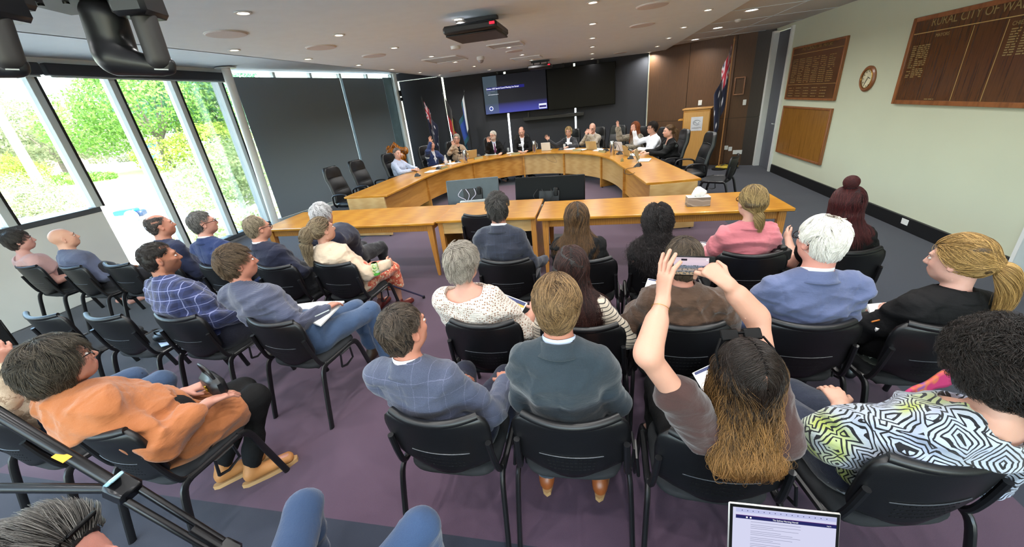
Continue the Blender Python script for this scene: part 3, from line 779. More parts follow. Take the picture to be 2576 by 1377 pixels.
k.base(k.ramp(w_.outputs['Fac'], [(.3, '#6f655c'), (.5, '#a39a90'), (.8, '#877c72')])); k.set(Roughness=.5)
MB().box((0, 0, .05), (.235, .125, .1), bev=.002).build('carton', k.m, bx)
MB().box((0, 0, .101), (.235, .125, .003)).build('carton_lid', mat('tissue_carton_top', '#cfccc8', .5), bx)
th = np.linspace(0, 2 * PI, 25)[:-1]; P = []
for i, (r, z) in enumerate(((.045, .1), (.07, .13), (.065, .16), (.035, .19), (.012, .205), (.002, .2))):
    P.append(np.stack([r * np.cos(th) * (1 + .3 * np.sin(3 * th + i)), .55 * r * np.sin(th) * (1 + .25 * np.sin(2 * th)), z + .008 * np.sin(4 * th)], -1))
grid_obj('tissue', np.array(P), mat('tissue_paper', '#f0efec', .8), bx, closed=True)

# monitors on low stands standing inside the horseshoe
def floor_monitor(x, y, w, h, zb, rz, label, cables):
    e = empty('monitor', (x, y, 0), rz); tag(e, label, 'monitor')
    tilt = Matrix.Rotation(math.radians(-12), 3, 'X')
    MB().box((0, 0, zb + h / 2), (w, .045, h), bev=.012, M=tilt).build('casing', M_bezel if not cables else mat('teal_reflection_casing', '#3a464d', .4), e)  # left casing: teal reflection put into its base colour
    MB().box((0, -.03, zb + h * .45), (.3, .05, .22), bev=.01, M=tilt).build('rear_hump', M_black, e)
    MB().tube([(0, .02, 0), (0, .02, zb + h * .4)], .03).build('stand_pole', M_black, e)
    MB().box((0, .02, .015), (.6, .45, .03), bev=.01).build('stand_base', M_black, e)
    MB().box((0, -.08, zb + h * .2), (.42, .06, .12), bev=.01).build('bar_speaker', M_alu, e)
    m = MB()
    for i in range(3):
        x0 = (-.16, -.1, .03)[i]
        m.tube(catmull([(x0, -.06, zb + h * .7), (x0 + (-.06, .05, .02)[i], -.1, zb + h * .52), (x0 + (.05, .02, -.06)[i], -.1, zb + h * .34), (x0 - .02, -.12, zb + h * .15), (x0, -.1, zb - .1)], 5), .005, 6)
    m.build('cable', mat('white_cable', '#c9c4d6', .5) if cables else M_black, e)
    MB().box((.1, -.06, zb + h * .62), (.06, .04, .12), bev=.01).build('camera_block', M_black, e)
floor_monitor(-1.83, 5.78, .82, .46, .52, math.radians(8), 'monitor with looping cables inside the horseshoe, left one', True)
floor_monitor(-.62, 5.6, 1.02, .56, .42, math.radians(-3), 'wide black monitor seen from behind inside the horseshoe, right one', False)

# ================================================================== LECTERN AND FLAGS
le = empty('lectern', (2.55, 10.95, 0), w0 + math.radians(12)); tag(le, 'tall pale beech lectern with a printed crest sheet on its front', 'lectern')
MB().box((0, 0, .7), (.6, .42, 1.4), bev=.004).build('body', M_beech, le)
MB().box((0, .0, 1.42), (.66, .46, .03), bev=.004).build('top', M_beech_y, le)
MB().box((0, -.216, .7), (.56, .012, 1.3)).build('front_panel', m_wood('lectern_front', '#c08d48', '#cf9f5c', .35, (4, 4, .4), 3, .2), le)
MB().box((-.36, 0, 1.18), (.12, .36, .03), bev=.004).build('side_shelf', M_beech, le)
MB().box((0, 0, .04), (.7, .5, .08), bev=.004).build('plinth', M_black, le)
sh_ = MB().box((.02, -.225, 1.08), (.26, .004, .32)).build('printed_sheet', mat('sheet_paper', '#cfd0d6', .6), le)
MB().tube([(.02 + .08 * math.cos(t), -.2285, 1.11 + .055 * math.sin(t)) for t in np.linspace(.3, 5.6, 24)], .005, 6).build('emblem', mat('emblem_grey', '#8a8f98', .6), sh_)
MB().tube([(-.04 + .014 * i, -.2285, 1.1 + .02 * math.sin(i * .9)) for i in range(9)], .005, 6).build('emblem', mat('emblem_grey', '#8a8f98', .6), sh_)
text('caption', 'WANGARATTA', .03, M_black, sh_, (.02, -.229, .985), (PI / 2, 0, 0), 'CENTER', .0004)

M_vc = {}
def vcol_mat(name, rough=.8, sheen=.2):
    if name in M_vc: return M_vc[name]
    k = NT(name); a = k.n('Attribute', attribute_name='col'); v = k.coord(); f = k.noise(v, 300, 2)
    k.base(k.mix(k.math('MULTIPLY', f, .12), a.outputs['Color'], '#101010')); k.set(Roughness=rough); k.b.inputs['Sheen Weight'].default_value = sheen
    k.bump(k.noise(v, 25, 3), .006, .2)
    M_vc[name] = k.m; return k.m
C_ = lambda h: np.array(lin(h))
def union_jack(u, v):
    """u,v in 0..1 over the canton"""
    x, y = u - .5, v - .5; c = C_('#101a44')
    d1 = abs(y - x); d2 = abs(y + x)
    if min(d1, d2) < .14: c = C_('#d8d6dc')
    if min(d1, d2) < .06: c = C_('#b01c34')
    if abs(x) < .17 or abs(y) < .17: c = C_('#d8d6dc')
    if abs(x) < .1 or abs(y) < .1: c = C_('#b01c34')
    return c
def f_ensign(u, v):
    if u < .5 and v > .5: return union_jack(u * 2, v * 2 - 1)
    for (su, sv, r) in ((.25, .25, .07), (.75, .8, .05), (.75, .2, .05), (.88, .55, .05), (.62, .5, .05)):
        if (u - su) ** 2 * 4 + (v - sv) ** 2 < r * r: return C_('#e8e8ee')
    return C_('#0d1535')
def f_abor(u, v):
    if (u - .5) ** 2 * 2.2 + (v - .5) ** 2 < .05: return C_('#d8c21c')
    return C_('#0c0c0e') if v > .5 else C_('#a3121f')
def f_blue(u, v):
    return C_('#cfd6dc') if u < .16 else (C_('#1b3f93') if .2 < v < .82 else C_('#134f5f'))
def flag(x, y, top, hoist, fly, fn, label, rz=0.0, lean=(0, 0), pole='black', base=True):
    e = empty('flag', (x, y, 0), rz); tag(e, label, 'flag')
    lx, ly = lean
    mp = M_black if pole == 'black' else m_wood('flag_pole_wood', '#9c6a3a', '#b9854d', .4)
    MB().tube([(0, 0, .02), (lx, ly, top)], .013, 10).build('pole', mp, e)
    MB().lathe([(.001, .1), (.012, .04), (.022, .02), (.02, 0), (.012, -.01)], 12, (lx, ly, top)).build('finial', mp, e)
    MB().lathe([(.15, 0), (.15, .02), (.05, .05), (.02, .06)], 24).build('base', M_black, e)
    nu, nv_ = 60, 40; P = np.zeros((nv_, nu, 3)); Cc = np.zeros((nv_, nu, 3))
    for i in range(nv_):
        v = i / (nv_ - 1)                # 0 top of hoist .. 1 bottom of hoist
        for j in range(nu):
            u = j / (nu - 1)
            # cloth hangs from the hoist: fly drops down and gathers into folds
            drop = u * fly * .93; spread = (.04 + .24 * (u ** .8)) * (1 - .3 * v)
            ang = u * 9.0 + v * 1.2
            zz = top - .06 - v * hoist * (1 - .15 * u) - drop
            k_ = (zz / top)
            P[i, j] = (lx * k_ + spread * (.9 - .15 * math.sin(ang * 1.3)), ly * k_ + .045 * math.sin(ang) * min(1, u * 4) * 1.6, max(zz, .06))
            Cc[i, j] = fn(u, 1 - v)
    grid_obj('cloth', P, vcol_mat('flag_cloth'), e, vcol=Cc, thick=.003)
    return e
p = atY(1053, 400, 11.3); flag(-4.6, 11.3, 2.32, .9, .8, f_ensign, 'dark blue ensign with red and white cross canton, furled near the corner post', .2, (-.1, .0))
flag(-4.02, 11.4, 2.36, .9, .8, f_abor, 'black, red and yellow flag furled on a black pole', .3, (-.08, 0))
flag(-3.5, 11.5, 2.36, .9, .8, f_blue, 'bright blue and white furled flag right of the bright window slit', PI * .9, (-.0, 0))
flag(3.02, 10.45, 2.75, 1.25, 1.1, f_ensign, 'tall navy ensign hanging beside the lectern on wooden pole', PI * .95, (-.02, 0.0), 'wood')
bk = empty('floor_bag', (3.1, 10.55, 0)); tag(bk, 'yellow and black soft bag lying at the flag foot', 'bag')
MB().ellip((.12, -.05, .05), (.26, .17, .06), 16, 8).build('bag_body', mat('yellow_cloth', '#a88f2c', .7, var=.5, vscale=12), bk)
MB().tube([(-.05, -.1, .08), (.05, -.15, .14), (.2, -.12, .1)], .012).build('strap', M_black, bk)

# carved timber sculpture in the corner
sc = empty('wooden_sculpture', (-5.1, 9.9, 0)); tag(sc, 'glossy carved burl timber sculpture behind the seated man in pale blue', 'sculpture')
M_burl = m_wood('burl_timber', '#7a4213', '#b87325', .2, (2, 2, 2), 3, .7)
m = MB(); m.ellip((0, 0, .62), (.27, .22, .42)); m.ellip((-.12, 0, 1.0), (.2, .16, .2)); m.ellip((.1, 0, .95), (.16, .14, .14)); m.ellip((-.2, .02, 1.12), (.1, .08, .14)); m.ellip((.28, 0, 1.1), (.07, .06, .1))
m.tube([(-.05, 0, .9), (-.18, 0, 1.14), (-.02, .02, 1.27), (.1, 0, 1.15), (.28, 0, 1.12)], [.1, .09, .07, .07, .05], 10); m.lathe([(.3, 0), (.26, .1), (.17, .3)], 20)
m.build('carving', M_burl, sc)
MB().ellip((.05, -.15, .85), (.15, .1, .13)).build('polished_knot', M_burl, sc)

# ================================================================== CHAIRS
M_shell = mat('black_plastic_shell', '#0d0d0f', .4, var=.15, vscale=30, bump=.15, bscale=260)
M_seatf = mat('charcoal_seat_fabric', '#1b1d20', .9, var=.2, vscale=600, bump=.2, bscale=600)
M_tube = mat('black_steel_tube', '#131315', .35, var=.1)
M_seam = mat('seam_grey', '#4a4d52', .35)  # seam line, lighter grey than the shell
def visitor_chair():
    e = empty('visitor_chair')
    # backrest: concave shell with soft rounded top corners
    nx, nz = 25, 15; P = np.zeros((nz, nx, 3))
    for i in range(nz):
        v = i / (nz - 1); z = .465 + .375 * v
        hw = .222 + .02 * v
        if v > .72: q = (v - .72) / .28; hw -= .05 * (1 - math.sqrt(max(0, 1 - q * q)))
        if v < .3: q = (.3 - v) / .3; hw -= .075 * (1 - math.sqrt(max(0, 1 - q * q)))
        for j in range(nx):
            u = -1 + 2 * j / (nx - 1)
            dip = -.012 * (1 - u * u) * v ** 3 + (.055 * (1 - v) ** 3) * (u * u) 
            P[i, j] = (u * hw, -.2 - .075 * v + .055 * u * u * (.6 + .4 * v), z + dip)
    ob = grid_obj('backrest', P, M_shell, e, thick=.026)
    rim = [tuple(P[-1, j] + np.array([0, -.004, 0])) for j in range(nx)]
    MB().tube(rim, .018, 10).build('top_rim', M_shell, ob)
    k = 6; MB().tube([tuple(P[k, j] + np.array([0, -.016, 0])) for j in range(5, nx - 5)], .0022, 6).build('seam_line', M_seam, ob)
    m = MB()
    for r_ in range(2, 6):
        for j in range(7, nx - 7): m.box(tuple(P[r_, j] + np.array([0, -.0145, .006])), (.012, .003, .0035))
    m.build('vent_slots', M_black, ob, kind='stuff')
    # seat pad
    P = []
    for (s_, z) in ((.86, .425), (.98, .432), (1.0, .447), (.985, .462), (.9, .472), (.6, .47), (.01, .466)):
        t = np.linspace(0, 2 * PI, 37)[:-1]
        sx_, sy = np.sign(np.cos(t)) * np.abs(np.cos(t)) ** .45, np.sign(np.sin(t)) * np.abs(np.sin(t)) ** .45
        P.append(np.stack([sx_ * .225 * s_, sy * .22 * s_ + .02, np.full_like(t, z) - .012 * np.clip(sy * s_, 0, 1) ** 4], -1))
    so = grid_obj('seat', np.array(P), M_seatf, e, closed=True)
    MB().box((0, .02, .42), (.36, .36, .02), bev=.006).build('seat_pan', M_shell, so)
    for s_ in (-1, 1):
        MB().tube(catmull([(s_ * .262, -.29, .0), (s_ * .256, -.235, .25), (s_ * .25, -.19, .42), (s_ * .247, -.14, .455)], 4), .0195, 10, flat=.62, up=(0, 1, 0)).build('leg', M_tube, e)
        MB().tube(catmull([(s_ * .262, .27, .0), (s_ * .256, .215, .25), (s_ * .25, .175, .42), (s_ * .247, .12, .455)], 4), .0195, 10, flat=.62, up=(0, 1, 0)).build('leg', M_tube, e)
        MB().tube([(s_ * .247, -.15, .452), (s_ * .247, .13, .452)], .015, 8).build('side_rail', M_tube, e)
        MB().tube(catmull([(s_ * .243, -.1, .45), (s_ * .238, -.17, .47), (s_ * .232, -.205, .56), (s_ * .225, -.232, .7)], 4), .014, 8).build('back_post', M_tube, e)
        MB().tube([(s_ * .275, -.05, .36), (s_ * .285, -.04, .46), (s_ * .285, .06, .46), (s_ * .275, .07, .36), (s_ * .272, 0, .34), (s_ * .275, -.05, .36)], .008, 6).build('link_bracket', M_tube, e)
    return e
VC = visitor_chair(); VCT = tree_of(VC); vc_used = [False]
def chair(x, yb, rz, label, group='black visitor chairs'):
    """yb: where the top of the backrest stands"""
    global VC
    c = VC if not vc_used[0] else copy_tree(VC, VCT)
    vc_used[0] = True
    off = Vector((0, .275, 0)); off.rotate(Matrix.Rotation(rz, 3, 'Z'))
    c.location = (x + off.x, yb + off.y, 0); c.rotation_euler = (0, 0, rz); tag(c, label, 'chair', group); return c
CH = [(-6.28, 2.86, -6, 'visitor chair under the woman in pale pink'), (-5.56, 2.83, -8, 'visitor chair under the bald man in grey shirt'), (-4.95, 2.86, -4, 'empty visitor chair beside the bald man, near the spandrel'),
      (-4.28, 2.8, -4, 'visitor chair under the balding man in navy suit'), (-3.58, 2.78, -4, 'visitor chair under the bespectacled man in navy suit'), (-2.88, 2.74, -4, 'visitor chair under the fair-haired man in dark suit'), (-2.3, 2.78, -4, 'visitor chair under the woman in cream jacket'),
      (-4.24, 1.83, -3, 'empty visitor chair in the second left row, nearer the left edge'), (-3.6, 1.83, -3, 'empty visitor chair next to the man in plaid shirt'), (-2.93, 1.84, -3, 'visitor chair under the man in plaid shirt'), (-2.1, 1.8, -6, 'visitor chair under the man writing in a notebook'),
      (-2.23, .88, -5, 'visitor chair under the woman in orange tunic'), (-3.0, .88, -5, 'visitor chair at the left edge behind the tripod'),
      (-.7, 2.78, 2, 'visitor chair under the man in dark suit facing the desk'), (-.06, 2.78, -2, 'visitor chair under the woman with long brown hair'), (.5, 2.78, -2, 'visitor chair under the woman with black curls'), (1.12, 2.82, -2, 'visitor chair under the woman in pink blazer'), (1.75, 2.85, 4, 'visitor chair under the woman with red bun'),
      (-.65, 1.83, 0, 'visitor chair under the woman in white knit top'), (-.07, 1.82, -2, 'visitor chair under the woman in striped top'), (.47, 1.85, -2, 'visitor chair under the person in brown shirt'), (1.08, 1.88, 0, 'visitor chair under the white-haired man in blue blazer'), (1.68, 1.88, 4, 'visitor chair under the blonde woman in black'),
      (-.67, 1.09, 0, 'visitor chair under the man in grey check jacket'), (-.1, 1.13, 2, 'visitor chair under the man in teal suit'), (.46, 1.08, -2, 'visitor chair under the woman filming with a phone'), (1.12, 1.07, 10, 'visitor chair under the woman in patterned blouse')]
chairs = [chair(x, y, math.radians(r), 'black ' + l) for x, y, r, l in CH]
c = chair(-1.3, 4.27, PI, 'black visitor chair facing the camera, tucked at the short desk'); c.location = (-1.3, 4.0, 0); c.rotation_euler = (0, 0, PI)
c.location = (-1.3, 4.47, 0); c.rotation_euler = (0, 0, 0); c['label'] = 'empty black visitor chair pulled up to the short desk'
c = chair(2.25, 7.2, math.radians(60), 'lone grey-backed visitor chair right of the council table end'); c.location = (2.1, 7.25, 0)

M_leather = mat('black_leather', '#131416', .38, var=.15, vscale=20, bump=.2, bscale=120)
def exec_chair():
    e = empty('office_chair')
    nx, nz = 21, 22; P = np.zeros((nz, nx, 3))
    for i in range(nz):
        v = i / (nz - 1); z = .5 + .68 * v; hw = .25 * (1 - .12 * v)
        if v > .8: q = (v - .8) / .2; hw -= .07 * (1 - math.sqrt(max(0, 1 - q * q)))
        puff = .022 * abs(math.sin(v * PI * 3))
        for j in range(nx):
            u = -1 + 2 * j / (nx - 1)
            P[i, j] = (u * hw, -.2 - .13 * v + .035 * math.sin(v * PI * 2) * .5 + .05 * u * u + puff * (1 - u ** 4), z)
    ob = grid_obj('backrest', P, M_leather, e, thick=.07)
    md = ob.modifiers.new('soft', 'SUBSURF'); md.levels = 1; md.render_levels = 1
    for k in (7, 15): MB().tube([tuple(P[k, j] + np.array([0, .042, 0])) for j in range(2, nx - 2)], .005, 6).build('stitched_seam', M_black, ob)
    P = []
    for (s_, z) in ((.9, .42), (1.0, .44), (1.02, .48), (.97, .515), (.8, .525), (.4, .52), (.01, .515)):
        t = np.linspace(0, 2 * PI, 37)[:-1]; sx_, sy = np.sign(np.cos(t)) * np.abs(np.cos(t)) ** .5, np.sign(np.sin(t)) * np.abs(np.sin(t)) ** .5
        P.append(np.stack([sx_ * .26 * s_, sy * .25 * s_ + .03, np.full_like(t, z)], -1))
    grid_obj('seat', np.array(P), M_leather, e, closed=True)
    for s_ in (-1, 1):
        MB().tube(catmull([(s_ * .24, -.16, .43), (s_ * .31, -.15, .5), (s_ * .31, -.14, .65), (s_ * .31, .02, .69), (s_ * .31, .17, .67), (s_ * .3, .2, .55), (s_ * .24, .14, .43)], 4), .022, 8, flat=.7).build('armrest', M_tube, e)
    MB().cyl((0, 0, .1), .028, .34, 12).build('gas_column', M_tube, e)
    for i in range(5):
        a = i * 2 * PI / 5 + .3; b = MB().tube([(0, 0, .13), (.29 * math.cos(a), .29 * math.sin(a), .075)], [.03, .018], 8).build('base_spoke', M_tube, e)
        MB().ellip((.29 * math.cos(a), .29 * math.sin(a), .03), (.026, .026, .03), 10, 8).build('caster', M_black, b)
    return e
EC = exec_chair(); ECT = tree_of(EC); ec_used = [False]
def office_chair(x, y, deg, label):
    c = EC if not ec_used[0] else copy_tree(EC, ECT)
    ec_used[0] = True
    c.location = (x, y, 0); c.rotation_euler = (0, 0, math.radians(deg)); tag(c, label, 'chair', 'black leather office chairs'); return c
# ================================================================== PEOPLE: implicit-surface figures
def v3(*a): return np.array(a if len(a) > 1 else a[0], float)
def unit(v): v = np.asarray(v, float); return v / (np.linalg.norm(v) + 1e-12)
def frame(right, fwd, up): return np.stack([right, fwd, up], 1)      # columns: local axes in parent space
def rotm(yaw=0, pitch=0, roll=0):
    """yaw left(+), pitch up(+), roll; degrees; forward is +y"""
    y, p, r = map(math.radians, (yaw, pitch, roll))
    return np.array(Matrix.Rotation(y, 3, 'Z') @ Matrix.Rotation(p, 3, 'X') @ Matrix.Rotation(r, 3, 'Y'))

def sd_cone(a, b, r1, r2):
    a, b = v3(a), v3(b); ba = b - a; L2 = ba @ ba + 1e-12; rm = max(r1, r2)
    def f(X, Y, Z):
        x, y, z = X - a[0], Y - a[1], Z - a[2]
        t = np.clip((x * ba[0] + y * ba[1] + z * ba[2]) / L2, 0, 1)
        return np.sqrt((x - t * ba[0]) ** 2 + (y - t * ba[1]) ** 2 + (z - t * ba[2]) ** 2) - (r1 + (r2 - r1) * t)
    return f, np.minimum(a, b) - rm, np.maximum(a, b) + rm
def sd_ell(c, r, R=None):
    c, r = v3(c), v3(r); M = np.eye(3) if R is None else np.asarray(R)
    ext = np.abs(M) @ r
    def f(X, Y, Z):
        x, y, z = X - c[0], Y - c[1], Z - c[2]
        p = [(x * M[0, i] + y * M[1, i] + z * M[2, i]) for i in range(3)]
        k0 = np.sqrt((p[0] / r[0]) ** 2 + (p[1] / r[1]) ** 2 + (p[2] / r[2]) ** 2)
        k1 = np.sqrt((p[0] / r[0] ** 2) ** 2 + (p[1] / r[1] ** 2) ** 2 + (p[2] / r[2] ** 2) ** 2) + 1e-9
        return k0 * (k0 - 1) / k1
    return f, c - ext, c + ext
def sd_ten(a, b, ra, rb, right):
    """tapered limb with an elliptical section; ra, rb = (half width along right, half depth)"""
    a, b = v3(a), v3(b); ba = b - a; L = np.linalg.norm(ba); ax = ba / L
    rt = v3(right) - ax * (v3(right) @ ax); rt = unit(rt); dp = np.cross(ax, rt); m = max(*ra, *rb)
    def f(X, Y, Z):
        x, y, z = X - a[0], Y - a[1], Z - a[2]
        s = x * ax[0] + y * ax[1] + z * ax[2]; t = np.clip(s / L, 0, 1)
        u = x * rt[0] + y * rt[1] + z * rt[2]; w = x * dp[0] + y * dp[1] + z * dp[2]; o = s - t * L
        r0 = ra[0] + (rb[0] - ra[0]) * t; r1 = ra[1] + (rb[1] - ra[1]) * t; rz = np.minimum(r0, r1)
        k0 = np.sqrt((u / r0) ** 2 + (w / r1) ** 2 + (o / rz) ** 2); k1 = np.sqrt((u / r0 ** 2) ** 2 + (w / r1 ** 2) ** 2 + (o / rz ** 2) ** 2) + 1e-9
        return k0 * (k0 - 1) / k1
    return f, np.minimum(a, b) - m, np.maximum(a, b) + m

def chair_cut():
    """the volume behind a chair's backrest, which clothes cannot enter"""
    def f(X, Y, Z):
        pl = Y - (-.17 - .078 * np.clip((Z - .5) / .335, 0, 1)); return np.maximum(np.maximum(pl, Z - .83), np.abs(X) - .25) + 0 * (X + Y + Z)
    return ((f, v3(-.26, -.7, .3), v3(.26, -.16, .84)), .012, -1)
class Vol:
    def __init__(s, prims, h, pad=.03):
        lo = np.min([p[0][1] for p in prims if p[2] > 0], 0) - pad; hi = np.max([p[0][2] for p in prims if p[2] > 0], 0) + pad
        s.lo, s.h = lo, h; s.n = np.ceil((hi - lo) / h).astype(int) + 1
        s.ax = [(lo[i] + h * np.arange(s.n[i])).astype(np.float32) for i in range(3)]
        assert np.prod(s.n.astype(float)) < 6e7, ('volume too large', s.n, lo, hi)
        s.a = np.full(tuple(s.n), .1, np.float32)
        for (f, l, u), k, sign in prims: s.put(f, l, u, k, sign)
    def put(s, f, l, u, k, sign):
        m = k + 2.5 * s.h
        i0 = np.clip(np.floor((l - m - s.lo) / s.h).astype(int), 0, s.n - 1); i1 = np.clip(np.ceil((u + m - s.lo) / s.h).astype(int) + 1, 1, s.n)
        if np.any(i1 <= i0): return
        sl = tuple(slice(i0[i], i1[i]) for i in range(3))
        X = s.ax[0][sl[0]][:, None, None]; Y = s.ax[1][sl[1]][None, :, None]; Z = s.ax[2][sl[2]][None, None, :]
        d = f(X, Y, Z).astype(np.float32); A = s.a[sl]
        if sign > 0:
            hh = np.maximum(k - np.abs(A - d), 0) / k; s.a[sl] = np.minimum(A, d) - hh * hh * k * .25
        else:
            hh = np.maximum(k - np.abs(A + d), 0) / k; s.a[sl] = np.maximum(A, -d) + hh * hh * k * .25
    def displace(s, fn):
        I = np.nonzero(np.abs(s.a) < 3.2 * s.h); pts = np.stack([s.ax[0][I[0]], s.ax[1][I[1]], s.ax[2][I[2]]], 1).astype(float)
        s.a[I] -= fn(pts).astype(np.float32); return s
    def mesh(s, adapt=.0):
        G = vdb.FloatGrid(background=.1); G.copyFromArray(np.clip(s.a, -.1, .1))
        p, t, q = G.convertToPolygons(isovalue=0.0, adaptivity=adapt)
        return p * s.h + s.lo, t, q
def ev(prims, P):
    """evaluate the same smooth union at points P (n,3)"""
    X, Y, Z = P[:, 0], P[:, 1], P[:, 2]; A = np.full(len(P), .2)
    for (f, l, u), k, sign in prims:
        d = f(X, Y, Z)
        if sign > 0: hh = np.maximum(k - np.abs(A - d), 0) / k; A = np.minimum(A, d) - hh * hh * k * .25
        else: hh = np.maximum(k - np.abs(A + d), 0) / k; A = np.maximum(A, -d) + hh * hh * k * .25
    return A
def grad(prims, P, e=.002):
    g = np.zeros_like(P)
    for s_ in ((1, -1, -1), (-1, -1, 1), (-1, 1, -1), (1, 1, 1)):
        s_ = np.array(s_, float); g += s_ * ev(prims, P + s_ * e)[:, None]
    return g / (np.linalg.norm(g, axis=1, keepdims=True) + 1e-9)
def raw_mesh(name, p, t, q, m, parent, col=None):
    me = bpy.data.meshes.new(name)
    nv, nt, nq = len(p), len(t), len(q)
    me.vertices.add(nv); me.vertices.foreach_set('co', np.ascontiguousarray(p, np.float32).ravel())
    nl = nt * 3 + nq * 4; me.loops.add(nl)
    li = np.concatenate([np.asarray(t, np.int32).ravel()[::1], np.asarray(q, np.int32).ravel()]) if nt else np.asarray(q, np.int32).ravel()
    me.loops.foreach_set('vertex_index', li)
    me.polygons.add(nt + nq)
    st = np.concatenate([np.arange(nt) * 3, nt * 3 + np.arange(nq) * 4]).astype(np.int32)
    me.polygons.foreach_set('loop_start', st)
    me.update(calc_edges=True); me.flip_normals() if FLIP else None
    me.polygons.foreach_set('use_smooth', np.ones(nt + nq, bool))
    me.materials.append(m)
    if col is not None:
        a = me.color_attributes.new('col', 'FLOAT_COLOR', 'POINT'); c4 = np.ones((nv, 4), np.float32); c4[:, :3] = col; a.data.foreach_set('color', c4.ravel())
    o = bpy.data.objects.new(name, me); COL.objects.link(o)
    if parent is not None: o.parent = parent
    return o
FLIP = False
def wrinkle(p, amp, seed, along=None, freq=38.0):
    """soft cloth folds: a few roughly parallel, slowly bending ridge families that come and go"""
    r = np.random.default_rng(seed); d = np.zeros(len(p)); w = p.copy()
    for i in range(4):
        k = r.normal(size=3) * 7; w = w + .03 * np.sin(p @ k + r.uniform(0, 6))[:, None] * unit(r.normal(size=3))
    base = unit(v3(r.uniform(-.5, .5), r.uniform(-.3, .3), 1))
    for i in range(5):
        k = unit(base + r.normal(size=3) * (.25 if i < 3 else .8)) * freq * r.uniform(.45, 1.25)
        s_ = .5 + .5 * np.sin(w @ k + r.uniform(0, 6)); env = .5 + .5 * np.sin(p @ (r.normal(size=3) * 9) + r.uniform(0, 6))
        d += s_ ** 2.2 * env ** 1.6
    rg = np.zeros(len(p))
    for i in range(3):
        k = unit(base + r.normal(size=3) * .6) * freq * r.uniform(.5, 1); rg += (1 - np.abs(np.sin(w @ k + r.uniform(0, 6)))) ** 3 * (.5 + .5 * np.sin(p @ (r.normal(size=3) * 10) + r.uniform(0, 6)))
    return amp * ((d - .75) * 1.3 + (rg - .3) * .75)
def vnormals(p, t, q):
    n = np.zeros_like(p, dtype=float)
    for F in (np.asarray(t), np.asarray(q)):
        if len(F) == 0: continue
        a = p[F[:, 1]] - p[F[:, 0]]; b = p[F[:, -1]] - p[F[:, 0]]; c = np.cross(a, b)
        for k in range(F.shape[1]): np.add.at(n, F[:, k], c)
    n = n / (np.linalg.norm(n, axis=1, keepdims=True) + 1e-12)
    return n

# ---- materials
def skin_mat():
    k = NT('skin'); a = k.n('Attribute', attribute_name='col'); v = k.coord(); f = k.noise(v, 35, 3)
    k.base(k.mix(k.math('MULTIPLY', f, .10), a.outputs['Color'], '#b06a54')); k.set(Roughness=.48)
    k.b.inputs['Subsurface Weight'].default_value = .12; k.b.inputs['Subsurface Radius'].default_value = (.012, .005, .003); k.b.inputs['Subsurface Scale'].default_value = .6
    k.b.inputs['Specular IOR Level'].default_value = .4; k.bump(k.noise(v, 400, 2), .0015, .3); return k.m
M_skin = skin_mat()
_hm = {}
def hair_mat(c1, c2, ombre=False):
    key = (c1, c2, ombre)
    if key in _hm: return _hm[key]
    k = NT('hair_strands'); hi = k.n('HairInfo'); rnd = k.math('MULTIPLY', hi.outputs['Random'], 1.0)
    fac = k.math('ADD', k.math('MULTIPLY', hi.outputs['Intercept'], 1.0), k.math('MULTIPLY', rnd, .25)) if ombre else k.math('ADD', k.math('MULTIPLY', k.math('POWER', rnd, 1.6), .8), k.math('MULTIPLY', hi.outputs['Intercept'], .22))
    c = k.ramp(fac, [(.4, c1), (1.0, c2)] if ombre else [(.05, c1), (.95, c2)])
    hs = k.n('HueSaturation'); k.l(c, hs.inputs['Color']); k.l(k.math('ADD', k.math('MULTIPLY', hi.outputs['Random'], .5), .75), hs.inputs['Value'])
    k.base(hs.outputs[0]); k.set(Roughness=.42); k.b.inputs['Specular IOR Level'].default_value = .35; k.b.inputs['Anisotropic'].default_value = .3
    b = NT('hair_mass'); v = b.coord((1, 1, .25)); f = b.noise(v, 160, 3)
    b.base(b.ramp(f, [(.3, tuple(x * .45 for x in _s(c1))), (.7, tuple(x * .85 for x in _s(c1)))])); b.set(Roughness=.6); b.bump(f, .004, .6)
    _hm[key] = (k.m, b.m); return _hm[key]

def hair_curves(name, pts, rad, m, parent):
    """pts (n, k, 3)"""
    n, k = pts.shape[:2]
    hc = bpy.data.hair_curves.new(name); hc.add_curves([k] * n)
    hc.attributes['position'].data.foreach_set('vector', np.ascontiguousarray(pts, np.float32).ravel()) if 'position' in hc.attributes else hc.points.foreach_set('position', np.ascontiguousarray(pts, np.float32).ravel())
    ra = hc.attributes.get('radius') or hc.attributes.new('radius', 'FLOAT', 'POINT')
    prof = rad * np.linspace(1, .35, k)[None, :] * np.ones((n, 1)); ra.data.foreach_set('value', prof.astype(np.float32).ravel())
    hc.materials.append(m)
    o = bpy.data.objects.new(name, hc); COL.objects.link(o); o.parent = parent; o['kind'] = 'stuff'; return o

